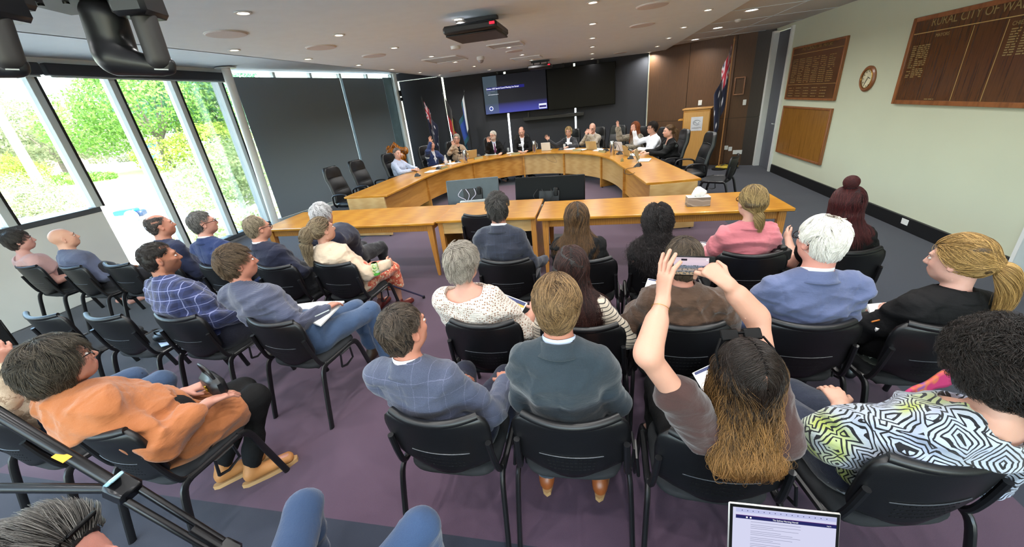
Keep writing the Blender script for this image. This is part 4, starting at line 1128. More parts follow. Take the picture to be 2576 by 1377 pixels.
def hand_prims(w, d, n, side, curl=.35, spread=.0, sc=1.0, thumb=.5, fine=False):
    """side: +1 when the thumb lies along cross(d, n)"""
    d = unit(d); n = unit(n - d * (np.dot(n, d))); s = np.cross(d, n) * side
    P = []; k = .008 * sc
    kn = w + d * .088 * sc
    P.append((sd_ten(w - d * .012, kn - d * .012, (.028 * sc, .02 * sc), (.042 * sc, .0145 * sc), s), .012, 1))
    lens = (.072, .082, .076, .06); offs = (.031, .0105, -.0105, -.0305)
    for i in range(4):
        c = curl[i] if isinstance(curl, (list, tuple)) else curl
        b = kn + s * offs[i] * sc - d * (.004 + .004 * abs(i - 1)) * sc
        dd = unit(d + s * (1.5 - i) * (.06 + spread)); a1 = c * 1.15; a2 = c * 2.3
        d1 = dd * math.cos(a1) + n * math.sin(a1); d2 = dd * math.cos(a2) + n * math.sin(a2)
        m_ = b + d1 * lens[i] * .52 * sc; e = m_ + d2 * lens[i] * .5 * sc
        P.append((sd_cone(b - dd * .02 * sc, m_, .0095 * sc, .0085 * sc), .003, 1)); P.append((sd_cone(m_, e, .0085 * sc, .0068 * sc), .003, 1))
    b = w + d * .022 * sc + s * .026 * sc + n * .004
    t1 = unit(d * .75 + s * .8 * (.4 + thumb) + n * .25); t2 = unit(d * 1.0 + s * .45 * thumb + n * .35)
    m_ = b + t1 * .042 * sc; e = m_ + t2 * .034 * sc
    P.append((sd_cone(b, m_, .0135 * sc, .0105 * sc), .01, 1)); P.append((sd_cone(m_, e, .0105 * sc, .008 * sc), .004, 1))
    return P

def head_prims(o, R, sc=1.0, fat=1.0, male=True):
    T = lambda x, y, z: o + R @ (np.array([x, y, z]) * sc)
    P = [(sd_ell(T(0, -.018, .03), v3(.0765, .096, .088) * sc, R), .02, 1),
         (sd_ell(T(0, .028, -.03), v3(.0605 * fat, .066, .082) * sc, R), .03, 1),
         (sd_ell(T(0, .05, -.075), v3(.036 * fat, .034, .028) * sc, R), .03, 1),
         (sd_ten(T(-.036, .078, .026), T(.036, .078, .026), (.012 * sc, .012 * sc), (.012 * sc, .012 * sc), R @ v3(0, 1, 0)), .014, 1)]
    for s_ in (-1, 1):
        P.append((sd_ell(T(s_ * .05 * fat, .005, -.055), v3(.02, .035, .03) * sc, R), .03, 1))       # jaw corner
        P.append((sd_ell(T(s_ * .038, .062, -.022), v3(.02, .02, .02) * sc, R), .02, 1))           # cheek
        P.append((sd_ell(T(s_ * .032, .1, .004), v3(.017, .016, .011) * sc, R), .012, -1))         # eye socket
    P += [(sd_cone(T(0, .088, .012), T(0, .109, -.026), .008 * sc, .0105 * sc), .012, 1), (sd_ell(T(0, .098, -.031), v3(.016, .011, .008) * sc, R), .008, 1),
          (sd_ell(T(0, .088, -.055), v3(.024, .01, .0075) * sc, R), .008, 1), (sd_ell(T(0, .086, -.066), v3(.02, .01, .007) * sc, R), .008, 1)]
    for s_ in (-1, 1):
        P.append((sd_ell(T(s_ * .079, -.012, -.008), v3(.0075, .019, .031) * sc, R @ rotm(-s_ * 22, 12, 0)), .006, 1))
        P.append((sd_ell(T(s_ * .086, -.006, -.006), v3(.004, .009, .017) * sc, R @ rotm(-s_ * 22, 12, 0)), .005, -1))
    return P

BODYCNT = [0]
def person(sp):
    BODYCNT[0] += 1; seed = BODYCNT[0] * 17
    g = sp.get
    rz = math.radians(g('rz', 0)); ox, oy = sp['at']
    root = empty('person', (ox, oy, 0), rz); tag(root, sp['label'], 'person', g('group'))
    q = g('q', .0075); fat = g('fat', 1.0); sw = g('sw', 1.0); SH = g('scale', 1.0)
    ci, si = math.cos(-rz), math.sin(-rz)
    def loc(P): P = v3(P); x, y = P[0] - ox, P[1] - oy; return v3(ci * x - si * y, si * x + ci * y, P[2])
    if g('auto', False):
        y12 = at(sp['head'][0], sp['head'][1], 1.2)[1]; z_ = float(np.clip(2 - .8 * (oy - .055) / y12, 1.1, 1.235)); sp['head'] = (sp['head'][0], sp['head'][1], z_)
    hp = loc(at(*sp['head'])) if abs(sp['head'][1]) > 20 else v3(sp['head'])
    HR = rotm(g('hyaw', 0), g('hpitch', 0), g('hroll', 0))
    hs = g('hs', 1.0)
    neck_top = hp + HR @ v3(0, -.03, -.07) * hs
    nb = g('neck', None); nb = v3(nb) if nb is not None else v3(hp[0] * .92, hp[1] - .035, hp[2] - .175 * hs)
    pel = v3(g('pel', (0, -.01, .56)))
    tw = rotm(g('twist', 0)); rt = tw @ v3(1, 0, 0)
    waist = pel + (nb - pel) * .36 + v3(0, -.015, 0); waist[1] = max(waist[1], -.085); chest = pel + (nb - pel) * .72 + v3(0, -.02, 0); chest[1] = max(chest[1], -.17); upper = nb + v3(0, -.012, -.055)
    shw = .142 * sw
    shj = [nb + tw @ v3(s_ * shw, -.008, -.056) for s_ in (-1, 1)]
    # ---- arms
    arms = g('arms', {}); EL, WR, HD, HN = [], [], [], []
    for i, s_ in enumerate((-1, 1)):
        a = arms.get('L' if s_ < 0 else 'R', {})
        if a.get('e') is not None and abs(a['e'][1]) > 20: a['e'] = loc(at(*a['e']))
        elif a.get('e') is not None: a['e'] = (a['e'][0] * .78, nb[1] + a['e'][1] * .5 + .03, a['e'][2] - .1) if g('auto', False) else (a['e'][0] * .78, a['e'][1], a['e'][2])
        if a.get('w') is not None and abs(a['w'][1]) > 20: a['w'] = loc(at(*a['w']))
        e = a.get('e'); e = v3(s_ * (shw + .05), nb[1] + .02, nb[2] - .34) if e is None else v3(e)
        w = a.get('w'); w = v3(s_ * .085, .25, .645) if w is None else v3(w)
        # keep natural limb lengths
        if not a.get('raw'):
            dsh = e - shj[i]; e = shj[i] + unit(dsh) * .285 * SH
            dw_ = w - e; w = e + unit(dw_) * .245 * SH
        EL.append(e); WR.append(w)
        hd = a.get('hd'); hd = unit(unit(w - e) + v3(-s_ * .35, .1, -.1)) if hd is None else unit(v3(hd))
        hn = a.get('hn', (0, 0, -1)); HD.append(hd); HN.append(v3(hn))
    # ---- legs
    lg = g('legs', {}); HP, KN, AN, TO = [], [], [], []
    for i, s_ in enumerate((-1, 1)):
        a = lg.get('L' if s_ < 0 else 'R', {})
        h_ = pel + v3(s_ * .09, .02, -.015); k_ = v3(a.get('k', (s_ * .13, .44, .5))); n_ = v3(a.get('a', (s_ * .125, .42, .1)))
        HP.append(h_); KN.append(k_); AN.append(n_); TO.append(n_ + v3(a.get('t', (s_ * .03, .15, -.06))))
    def torso(inf=0.0, bust=0.0, loose=0.0, hem=0.0):
        P = [(sd_ten(pel + v3(0, 0, -.02), waist, (.158 * fat + inf, .112 * fat + inf), (.13 * fat + inf + loose, .1 * fat + inf + loose), rt), .06, 1),
             (sd_ten(waist, chest, (.13 * fat + inf + loose, .102 * fat + inf + loose), (.148 * (fat + sw) / 2 + inf, .112 * fat + inf), rt), .06, 1),
             (sd_ten(chest, upper, (.148 * (fat + sw) / 2 + inf, .11 * fat + inf), (.115 * sw + inf, .066 + inf), rt), .06, 1)]
        for i in (0, 1): P.append((sd_cone(nb + v3(0, -.01, -.005), shj[i], .046 + inf, .05 * g('armf', 1) + inf), .05, 1)); P.append((sd_cone(chest + tw @ v3((-1, 1)[i] * .09 * sw, -.02, .02), shj[i] + v3(0, 0, -.04), .07 + inf, .05 + inf), .04, 1))
        if bust:
            for s_ in (-1, 1): P.append((sd_ell(chest + tw @ v3(s_ * .07, .085, -.02), v3(.06, .05, .06) * bust), .05, 1))
        if g('belly'): P.append((sd_ell(waist + v3(0, .05, -.03), v3(.14, .11, .12) * g('belly')), .06, 1))
        return P
    af = g('armf', 1.0)
    def upper_arm(i, inf=0.0, t1=1.0): e = shj[i] + (EL[i] - shj[i]) * t1; return [(sd_cone(shj[i], e, .046 * af + inf, (.05 + (.038 - .05) * t1) * af + inf), .03, 1)]
    def fore_arm(i, inf=0.0, t1=1.0): e = EL[i] + (WR[i] - EL[i]) * t1; return [(sd_cone(EL[i], e, .038 * af + inf, (.038 + (.024 - .038) * t1) * af + inf), .025, 1)]
    def thigh(i, inf=0.0, t1=1.0): return [(sd_cone(HP[i], HP[i] + (KN[i] - HP[i]) * t1, .086 * fat + inf, .058 + inf), .05, 1)]
    def shin(i, inf=0.0, t1=1.0): return [(sd_cone(KN[i], KN[i] + (AN[i] - KN[i]) * t1, .056 + inf, .036 + inf), .03, 1)]
    # ---- body (skin), one continuous surface
    B = torso(-.004)
    for i in (0, 1):
        B += upper_arm(i, -.002) + fore_arm(i, -.001); fo = unit(WR[i] - EL[i])
        B += [(sd_cone(EL[i] + fo * .03, EL[i] + fo * .12, .036 * af, .033 * af), .03, 1)]
        B += thigh(i, -.006) + shin(i, -.006) + [(sd_cone(AN[i] + v3(0, -.03, -.05), TO[i], .034, .028), .03, 1)]
        a = arms.get('L' if i == 0 else 'R', {})
        B += hand_prims(WR[i], HD[i], HN[i], a.get('th', (-1, 1)[i]), a.get('curl', .35), a.get('spread', 0.0), g('hand', 1.0), a.get('thumb', .5))
    B += [(sd_cone(nb + v3(0, 0, -.03), neck_top, (.062 if g('male', True) else .053) * hs * g('neckf', 1), (.056 if g('male', True) else .047) * hs * g('neckf', 1)), .03, 1)]
    B += head_prims(hp, HR, hs, g('facefat', 1.0), g('male', True))
    if g('auto', False): B.append(chair_cut())
    p, t, qd = Vol(B, q).mesh(g('adapt', .03 if q < .0065 else .12))
    skin = np.array(lin(g('skin', '#c98d72'))); skin = skin * .84 + skin.mean() * .16 * np.array([1.05, 1, .97]); col = np.tile(skin, (len(p), 1))
    L = ((p - hp) @ HR) / hs
    x, y, z = np.abs(L[:, 0]), L[:, 1], L[:, 2]
    near = np.linalg.norm(L, axis=1) < .16
    def paint(mask, c, a=1.0):
        mm = mask & near; col[mm] = col[mm] * (1 - a) + np.array(lin(c)) * a
    paint((x < .026) & (y > .075) & (z < -.047) & (z > -.074), g('lips', '#a8645c'), .45)
    paint((y > .05) & (z < .0) & (z > -.045) & (x > .02), '#c07060', .12)
    paint((x > .074) & (z < .03) & (z > -.045), '#b86a58', .2)
    if g('beard'): paint((z < -.028 + .5 * (x - .03) * (x > .03)) & (y > -.01) & ~((x < .02) & (z > -.05)), g('beard'), .55)
    raw_mesh('body', p, t, qd, M_skin, root, col)
    if g('face'):
        T = lambda a, b, c: tuple(hp + HR @ (v3(a, b, c) * hs))
        for s_ in (-1, 1):
            eo = MB().ellip(T(s_ * .032, .0815, .004), (.0125 * hs, .010 * hs, .0062 * hs), 12, 8, R=Matrix(HR.tolist())).build('eye', mat('eye_white', '#d9d2cc', .25), root)
            MB().ellip(T(s_ * .032, .0912, .004), (.005 * hs, .0022 * hs, .0052 * hs), 10, 6, R=Matrix(HR.tolist())).build('iris', mat('iris_dark', '#33261e', .2), eo)
        for s_ in (-1, 1): MB().tube([T(s_ * .014, .093, .024), T(s_ * .03, .093, .029), T(s_ * .048, .081, .024)], [.0025, .003, .0015], 6).build('eyebrow', mat('brow_' + g('brow', '#4a3528')[1:], g('brow', '#4a3528'), .8), root)
    if g('moustache'):
        MB().tube([tuple(hp + HR @ (v3(a, b, -.046) * hs)) for a, b in ((-.028, .085), (0, .1), (.028, .085))], .007, 8).build('moustache', mat('moustache_' + g('moustache')[1:], g('moustache'), .9), root)
    # ---- top garment
    for gi, G in enumerate(g('tops', [])):
        inf = G.get('inf', .012); sl = G.get('sleeve', 'long')
        if G.get('torso', True): P = torso(inf, g('bust', 0), G.get('loose', .0))
        else: P = []
        sinf = inf + G.get('sleeve_loose', .004)
        for i in (0, 1):
            if sl == 'long': P += upper_arm(i, sinf) + fore_arm(i, sinf, G.get('cuff', .93))
            elif sl == 'elbow': P += upper_arm(i, sinf + .004)
            elif sl == 'threeq': P += upper_arm(i, sinf) + fore_arm(i, sinf + .006, .55)
            elif sl == 'short': P += upper_arm(i, sinf + .006, .5)
            elif sl == 'cap': P += upper_arm(i, sinf, .18)
        if G.get('skirt'):      # jacket tails / tunic over the hips and lap
            for i in (0, 1): P += [(sd_cone(HP[i] + v3(0, 0, .0), HP[i] + (KN[i] - HP[i]) * G['skirt'], .086 * fat + inf, .07 + inf), .05, 1)]
        if G.get('collarband'):
            P.append((sd_cone(nb + v3(0, -.006, -.02), nb + v3(0, -.012, .022), .078 * hs, .072 * hs), .012, 1))
        if g('auto', False): P.append(chair_cut())
        nr = G.get('open', .064) * hs
        P.append((sd_cone(nb + v3(0, G.get('openy', .004), -.005 - G.get('drop', 0)), neck_top + v3(0, 0, .05), nr, nr * .98), .006, -1))
        if G.get('scoop'): P.append((sd_ell(nb + v3(0, G.get('scoopy', 0.0), .01), G['scoop']), .008, -1))
        if G.get('vee'):       # open jacket front
            vt = nb + tw @ v3(0, .11, .05); vb = waist + tw @ v3(0, .17 * fat, .03)
            P.append((sd_ten(vb, vt, (.006, .09), (.06 * G['vee'], .12), rt), .006, -1))
        wr = G.get('wr', .0035)
        dis = lambda p: (wrinkle(p, wr * 1.9, seed + gi) + wrinkle(p, wr * .7, seed + gi + 50, freq=75)) * np.clip((np.linalg.norm(p - nb, axis=1) - .09) / .06, .15, 1)
        def dis2(p):
            d_ = dis(p)
            if G.get('seams'):
                lx = (p - nb) @ rt; back = (p[:, 1] < chest[1]) & (p[:, 2] < nb[2] - .02); d_ = d_ - .0035 * np.exp(-(lx / .006) ** 2) * back
                for i in (0, 1): ua = unit(shj[i] - nb); s_ = (p - shj[i]) @ ua; nr_ = np.linalg.norm(p - shj[i], axis=1) < .13; d_ = d_ - .0035 * np.exp(-((s_ + .012) / .006) ** 2) * nr_
            return d_
        p, t, qd = Vol(P, G.get('q', max(q, .007))).displace(dis2).mesh(.012 if q < .0065 else .025)
        raw_mesh(G['name'], p, t, qd, G['mat'], root)
    # collars: bands round the neck, high at the back
    def band(name, m, r0, r1, zb, zt, front, parent=root, th=.004, gap=.0):
        th_ = np.linspace(-PI + gap, PI - gap, 41); rows = []
        base = nb + (neck_top - nb) * .05; ax = unit(neck_top - nb)
        for k in range(5):
            v = k / 4; rr = r0 + (r1 - r0) * v; P_ = []
            for a in th_:
                # a = 0 at the nape, +-pi at the throat
                dirv = tw @ v3(math.sin(a), -math.cos(a), 0); fr = (1 - math.cos(a)) / 2
                hgt = zb + (zt - zb) * v - front * fr ** 1.5
                P_.append(base + dirv * (rr + (.006 if v == 0 else 0)) * hs + ax * hgt + v3(0, .012 * fr, 0))
            rows.append(P_)
        return grid_obj(name, np.array(rows), m, parent, thick=th)
    for C in g('collars', []): band(C.get('name', 'collar'), C['mat'], C.get('r0', .066), C.get('r1', .063), C.get('zb', -.01), C.get('zt', .035), C.get('front', .04), th=C.get('th', .004), gap=C.get('gap', .0))
    for i, (ln, mt) in enumerate(g('cuffs', {}).items() if isinstance(g('cuffs'), dict) else []): pass
    if g('cuff_mat'):
        for i in (0, 1):
            fo = unit(WR[i] - EL[i]); MB().tube([tuple(WR[i] - fo * .035), tuple(WR[i] - fo * .004)], .034 * af, 14, cap=False).build('shirt_cuff', g('cuff_mat'), root)
    if g('tie'):
        a, b = nb + v3(0, .075, -.02), waist + v3(0, .135 * fat, .06)
        pts = [a + (b - a) * u + v3(0, .03 * math.sin(u * PI), 0) for u in np.linspace(0, 1, 6)]
        MB().tube([tuple(q_) for q_ in pts], [.014, .016, .02, .026, .03, .03], 8, flat=.25, up=(1, 0, 0)).build('tie', g('tie'), root)
    # ---- lower garment and shoes
    if g('bottom'):
        P = [(sd_ten(pel + v3(0, 0, -.02), pel + v3(0, 0, .1), (.17 * fat + .012, .12 * fat + .012), (.15 * fat + .01, .115 * fat + .008), rt), .05, 1)]
        if g('skirtlen'):
            k0 = (KN[0] + KN[1]) / 2; P += [(sd_ten(pel + v3(0, 0, -.01), k0 + v3(0, -.02, -.0), (.18 * fat, .1), (.2, .075), v3(1, 0, 0)), .05, 1), (sd_ten(k0, k0 + v3(0, .0, -g('skirtlen')), (.2, .07), (.21, .075), v3(1, 0, 0)), .04, 1)]
        else:
            for i in (0, 1): P += thigh(i, .014) + shin(i, .012 + g('flare', 0), .97)
        if g('auto', False): P.append(chair_cut())
        p, t, qd = Vol(P, max(q, .009)).displace(lambda p: wrinkle(p, .006, seed + 5)).mesh(.09)
        raw_mesh('skirt' if g('skirtlen') else 'trousers', p, t, qd, g('bottom'), root)
    if g('shoes'):
        for i in (0, 1):
            a, b = AN[i] + v3(0, -.035, -.052), TO[i] + v3(0, .01, -.006)
            P = [(sd_ten(a, b, (.038, .042), (.044, .03), v3(1, 0, 0)), .02, 1), (sd_cone(AN[i] + v3(0, -.01, -.02), AN[i] + v3(0, -.005, .01), .042, .04), .03, 1), (sd_ell((a[0], a[1], -.05), (.5, .5, .05)), .004, -1)]
            p, t, qd = Vol(P, .009).mesh(.04); so = raw_mesh('shoe', p, t, qd, g('shoes'), root)
            if g('sole'):
                MB().prism([tuple((a + (b - a) * u)[:2] + np.array([w_, 0])) for u, w_ in ((-.2, .02), (-.28, 0), (-.2, -.02), (.3, -.042), (.8, -.05), (1.1, -.035), (1.22, 0), (1.1, .035), (.8, .05), (.3, .042))], .0, .026).build('sole', g('sole'), so)
    # ---- hair
    if g('hair'): make_hair(root, hp, HR, hs, g('hair'), seed, nb, q, torso(.02))
    if g('glasses'):
        m_ = g('glasses'); T = lambda a, b, c: tuple(hp + HR @ (v3(a, b, c) * hs)); m = MB()
        for s_ in (-1, 1):
            m.tube([T(s_ * .033 + .024 * math.cos(a), .104 - .004 * abs(math.cos(a)), .002 + .018 * math.sin(a)) for a in np.linspace(0, 2 * PI, 17)], .0022, 6)
            m.tube([T(s_ * .057, .1, .008), T(s_ * .078, .06, .01), T(s_ * .083, -.01, .008), T(s_ * .082, -.03, -.006)], .0024, 6)
        m.tube([T(-.01, .104, .006), T(0, .107, .009), T(.01, .104, .006)], .002, 6); m.build('glasses', m_, root)
    return root, dict(hp=hp, HR=HR, WR=WR, EL=EL, nb=nb, HD=HD, HN=HN, KN=KN, shj=shj, chest=chest, waist=waist)
NSIGN = 1.0

def make_hair(root, hp, HR, hs, hr, seed, nb, q, tors):
    r = np.random.default_rng(seed + 3)
    T = lambda x, y, z: hp + HR @ (v3(x, y, z) * hs)
    st = hr['style']; vol = hr.get('vol', .0); c1, c2 = hr['c'], hr.get('c2', hr['c']); mS, mB = hair_mat(c1, c2, hr.get('ombre', False))
    sdw = .0795 if st in ('short', 'crop') else .0815
    cap = (sd_ell(T(0, -.02, .032), v3(sdw + vol, .1005 + vol, .093 + vol) * hs, HR), .015, 1)
    G = [cap]; line = hr.get('line', .0065)
    if st in ('short', 'crop', 'curlyshort'):
        G.append((sd_ell(T(0, -.045, -.02), v3(.067 + vol * .4, .063 + vol * .4, .078) * hs, HR), .02, 1))
    if hr.get('extra'):
        for (c, rr) in hr['extra']: G.append((sd_ell(T(*c), v3(rr) * hs, HR), .03, 1))
    down = v3(0, 0, -1)
    if st == 'long':
        ln = hr.get('len', .3); wd_ = hr.get('wid', .085); th_ = hr.get('dep', .045)
        back = T(0, -.075, -.06); end = back + v3(hr.get('sx', 0), hr.get('sy', -.07), -ln)
        G.append((sd_ten(T(0, -.045, .0), T(0, -.06, -.09), (.082 * hs, .065 * hs), (wd_ * hs, .06 * hs), HR @ v3(1, 0, 0)), .03, 1))
        G.append((sd_ten(T(0, -.06, -.09), end, (wd_ * hs, .055 * hs), (wd_ * hr.get('endw', .85), th_ * .6), HR @ v3(1, 0, 0)), .03, 1))
        if hr.get('sides', True):
            for s_ in (-1, 1): G.append((sd_ten(T(s_ * .07, .0, .02), T(s_ * .075, .005, -.12), (.02, .045), (.018, .035), HR @ v3(1, 0, 0)), .02, 1))
    tail = None
    if st in ('pony', 'bun'):
        tie = T(*hr.get('tie', (0, -.125, -.01)))
        if st == 'pony':
            pts = [tie, tie + HR @ v3(*hr.get('t1', (0, -.05, -.02))) , tie + HR @ v3(*hr.get('t1', (0, -.05, -.02))) * .9 + v3(*hr.get('t2', (0, -.02, -.18)))]
            tail = pts; w0 = hr.get('tw', .03)
        G.append((sd_cone(T(0, -.09, .0), tie, .05 * hs, .022 * hs), .04, 1))
    M = list(G)
    if line is not None:
        ny, nz = .79, -.61; c_ = T(0, 0, 0) + HR @ (v3(0, ny, nz) * (line + .5)) * 1.0
        # a big ball whose near side acts as the hairline plane
        ctr = hp + HR @ (v3(0, ny, nz) * (line * hs + 1.0)); 
        if st != 'long': M.append((sd_ell(ctr, (1.0, 1.0, 1.0)), .006, -1))
        else:
            cf = hp + HR @ (v3(0, .96, -.28) * (hr.get('lline', .042) * hs + .5)); M.append((sd_ell(cf, (.5, .5, .5)), .008, -1))
    if st in ('short', 'crop') and not hr.get('cover'):
        for s_ in (-1, 1): M.append((sd_ell(T(s_ * .09, -.008, -.012), v3(.022, .024, .036) * hs, HR), .006, -1))
    if hr.get('bald'):      # open crown
        M.append((sd_ell(T(*hr['bald'][0]), v3(hr['bald'][1]) * hs, HR), .008, -1))
    fq = hr.get('q', max(q, .006))
    p, t, qd = Vol(M, fq).mesh(.008)
    if len(qd) + len(t) == 0: return
    n_ = vnormals(p, t, qd); p = p - n_ * NSIGN * hr.get('sink', .003) + n_ * NSIGN * (wrinkle(p, hr.get('lump', .004), seed + 9, freq=60))[:, None]
    ho = raw_mesh('hair', p, t, qd, mB, root)
    N = hr.get('n', 2200)
    if tail is not None:
        P_ = catmull([tuple(x) for x in tail], 5) if False else tail
        a, b, c = tail; ts = np.linspace(0, 1, 9)[:, None]; sp_ = (1 - ts) ** 2 * a + 2 * ts * (1 - ts) * b * 1.0 + ts ** 2 * c
        w0 = hr.get('tw', .03); rr = [w0 * .45, w0 * .9, w0 * 1.1, w0 * 1.15, w0 * 1.1, w0, w0 * .85, w0 * .6, w0 * .25]
        MB().tube([tuple(x) for x in sp_], [x * .8 for x in rr], 12).build('ponytail', mB, ho)
        MB().tube([tuple(tie + (b - a) * u) for u in (-.05, .18)], w0 * .5, 12).build('hair_tie', mat('hair_tie_dark', hr.get('tiec', '#141214'), .6), ho)
        nt = int(N * .5); k = 16; u = np.linspace(0, 1, k); cen = (1 - u[:, None]) ** 2 * a + 2 * u[:, None] * (1 - u[:, None]) * b + u[:, None] ** 2 * c
        tg = np.gradient(cen, axis=0); tg /= np.linalg.norm(tg, axis=1, keepdims=True); sx_ = np.cross(tg, v3(.1, .2, 1)); sx_ /= np.linalg.norm(sx_, axis=1, keepdims=True); sy = np.cross(tg, sx_)
        ph = r.uniform(0, 2 * PI, nt); rad = np.sqrt(r.uniform(.15, 1, nt)); R_ = np.interp(u, np.linspace(0, 1, 9), rr)
        wv = hr.get('wave', .0); fr = hr.get('freq', 20)
        strand = cen[None] + (np.cos(ph)[:, None] * rad[:, None] * R_[None] * 1.05)[..., None] * sx_[None] + (np.sin(ph)[:, None] * rad[:, None] * R_[None] * 1.05)[..., None] * sy[None]
        strand += (wv * np.sin(fr * u[None] + r.uniform(0, 6, nt)[:, None] * .5) * u[None])[..., None] * sx_[None]
        strand += r.normal(size=(nt, 1, 3)) * .006 * (u[None, :, None] ** 2)
        lenf = r.uniform(.75, 1.05, nt); idx = np.clip(u[None] * lenf[:, None], 0, 1) * (k - 1); i0 = np.floor(idx).astype(int); i1 = np.minimum(i0 + 1, k - 1); f = (idx - i0)[..., None]
        strand = np.take_along_axis(strand, i0[..., None], 1) * (1 - f) + np.take_along_axis(strand, i1[..., None], 1) * f
        hair_curves('ponytail_strands', strand, hr.get('rad', .0007), mS, ho)
        N = N // 2
    if st == 'bun' or hr.get('bun'):
        bc = T(*hr.get('bun', (0, -.1, .1))); br = hr.get('br', .045)
        p, t, qd = Vol([(sd_ell(bc, (br, br, br * .9)), .02, 1), (sd_ell(bc + v3(br * .5, 0, br * .5), (br * .7,) * 3), .02, 1), (sd_ell(bc + v3(-br * .5, 0, br * .1), (br * .7,) * 3), .02, 1)], .006).mesh(.003)
        p = p + vnormals(p, t, qd) * (wrinkle(p, .008, seed, freq=80))[:, None]; raw_mesh('hair_bun', p, t, qd, mB, ho)
        nb_ = int(N * .35); k = 14; u = np.linspace(0, 1, k); ax = r.normal(size=(nb_, 3)); ax /= np.linalg.norm(ax, axis=1, keepdims=True)
        e1 = np.cross(ax, r.normal(size=(nb_, 3))); e1 /= np.linalg.norm(e1, axis=1, keepdims=True); e2 = np.cross(ax, e1); th = u[None] * r.uniform(1.5, 3.5, nb_)[:, None]
        R_ = br * r.uniform(.95, 1.22, nb_)[:, None, None]
        stn = bc + R_ * (np.cos(th)[..., None] * e1[:, None] + np.sin(th)[..., None] * e2[:, None]) + ax[:, None] * br * .25 + np.array([0, 0, br * .2])
        hair_curves('bun_strands', stn, hr.get('rad', .0007), mS, ho)
    # ---- strands combed over the hair surface
    k = hr.get('k', 10 if st in ('short', 'crop', 'curlyshort') else 18)
    L_ = hr.get('slen', .045 if st == 'short' else .022 if st == 'crop' else .06 if st == 'curlyshort' else .12)
    if st == 'long': L_ = hr.get('slen', hr.get('len', .3) + .2)
    if st in ('pony', 'bun'): L_ = .16
    d = r.normal(size=(N * 3, 3)); d /= np.linalg.norm(d, axis=1, keepdims=True)
    loc_ = d * v3(.08, .1, .092) + v3(0, -.02, .032)
    ok = (.79 * loc_[:, 1] - .61 * loc_[:, 2] < line - .002)
    if hr.get('bald'): bb = (loc_ - v3(hr['bald'][0])) / v3(hr['bald'][1]); ok &= (bb ** 2).sum(1) > 1
    if st in ('short', 'crop') and not hr.get('cover'): ok &= ~((np.abs(loc_[:, 0]) > .055) & (np.abs(loc_[:, 1] + .008) < .03) & (loc_[:, 2] < .03))
    if st != 'crop' and st != 'long': ok &= loc_[:, 2] > -.085
    loc_ = loc_[ok][:N]; n = len(loc_)
    if n == 0: return
    P = hp + (loc_ * hs) @ HR.T
    off = r.uniform(.0, hr.get('fluff', .0055), n)[:, None]
    C = [P]; S_ = G + ([x for x in tors] if st == 'long' and hr.get('tors', True) else [])
    for _ in range(2): gN = grad(S_, P); P = P - gN * (ev(S_, P)[:, None] - off)
    C = [P]; whorl = T(*hr.get('whorl', (.01, -.075, .1))); part = hr.get('part', None)
    ds = L_ / (k - 1) * r.uniform(.75, 1.1, n)[:, None]; side = r.normal(size=(n, 3))
    ms = hr.get('messy', .25); jit = r.normal(size=(n, 3)) * ms * .3; rel = (P - hp) / hs
    for _q in range(4):
        kk = unit(r.normal(size=3)) * r.uniform(60, 130); jit = jit + np.sin(rel @ kk + r.uniform(0, 6))[:, None] * unit(r.normal(size=3)) * ms * 1.1
    off = off + (np.sin(rel @ (unit(r.normal(size=3)) * 90)) * np.sin(rel @ (unit(r.normal(size=3)) * 110)) * hr.get('lockh', .003))[:, None]
    for s_ in range(k - 1):
        lc = (P - hp) @ HR / hs
        if st in ('pony', 'bun'):
            tgt = tie; cd = tgt - P; dist = np.linalg.norm(cd, axis=1, keepdims=True); cd = cd / (dist + 1e-6)
            stop = dist < .02
        elif st == 'long':
            top = np.clip((lc[:, 2:3] - .02) / .08, 0, 1)
            sgn = np.sign(lc[:, 0:1] - (part or 0.0) + 1e-5)
            cd = top * (sgn * (HR @ v3(1, 0, 0)) * .9 + (HR @ v3(0, -.5, 0)) * (1 if part is None else .35)) + v3(0, -.12, -1) * (1 - .6 * top); stop = None
        else:
            cd = P - whorl; cd /= (np.linalg.norm(cd, axis=1, keepdims=True) + 1e-6); cd = cd + v3(0, 0, -.35) + (HR @ v3(*hr.get('sweep', (.1, 0, 0)))); stop = None
        cd = cd + jit
        gN = grad(S_, P); cd = cd - gN * (cd * gN).sum(1, keepdims=True); cd /= (np.linalg.norm(cd, axis=1, keepdims=True) + 1e-6)
        lift = hr.get('lift', 0.0)
        step = cd * ds + gN * lift * ds
        if stop is not None: step = np.where(stop, 0, step)
        P = P + step
        dd = ev(S_, P)[:, None]; want = off + (lift * ds * (s_ + 1))
        P = P - gN * (dd - want) * (.7 if st != 'short' or lift == 0 else .5)
        if hr.get('curl'):
            cu = hr['curl']; ph = s_ * hr.get('cfreq', 1.6) + side[:, :1] * 3
            C.append(P + np.cross(gN, cd) * cu * np.sin(ph) + gN * cu * (np.cos(ph) + .6))
        else: C.append(P)
    A = np.stack(C, 1)
    if hr.get('wave') and st == 'long':
        u = np.linspace(0, 1, k)[None, :, None]; cl = r.integers(0, 26, n); phs = r.uniform(0, 6, 26)[cl][:, None, None]; dirs = r.normal(size=(26, 3))[cl][:, None, :]
        A = A + dirs * hr['wave'] * np.sin(u * hr.get('freq', 14) + phs) * u
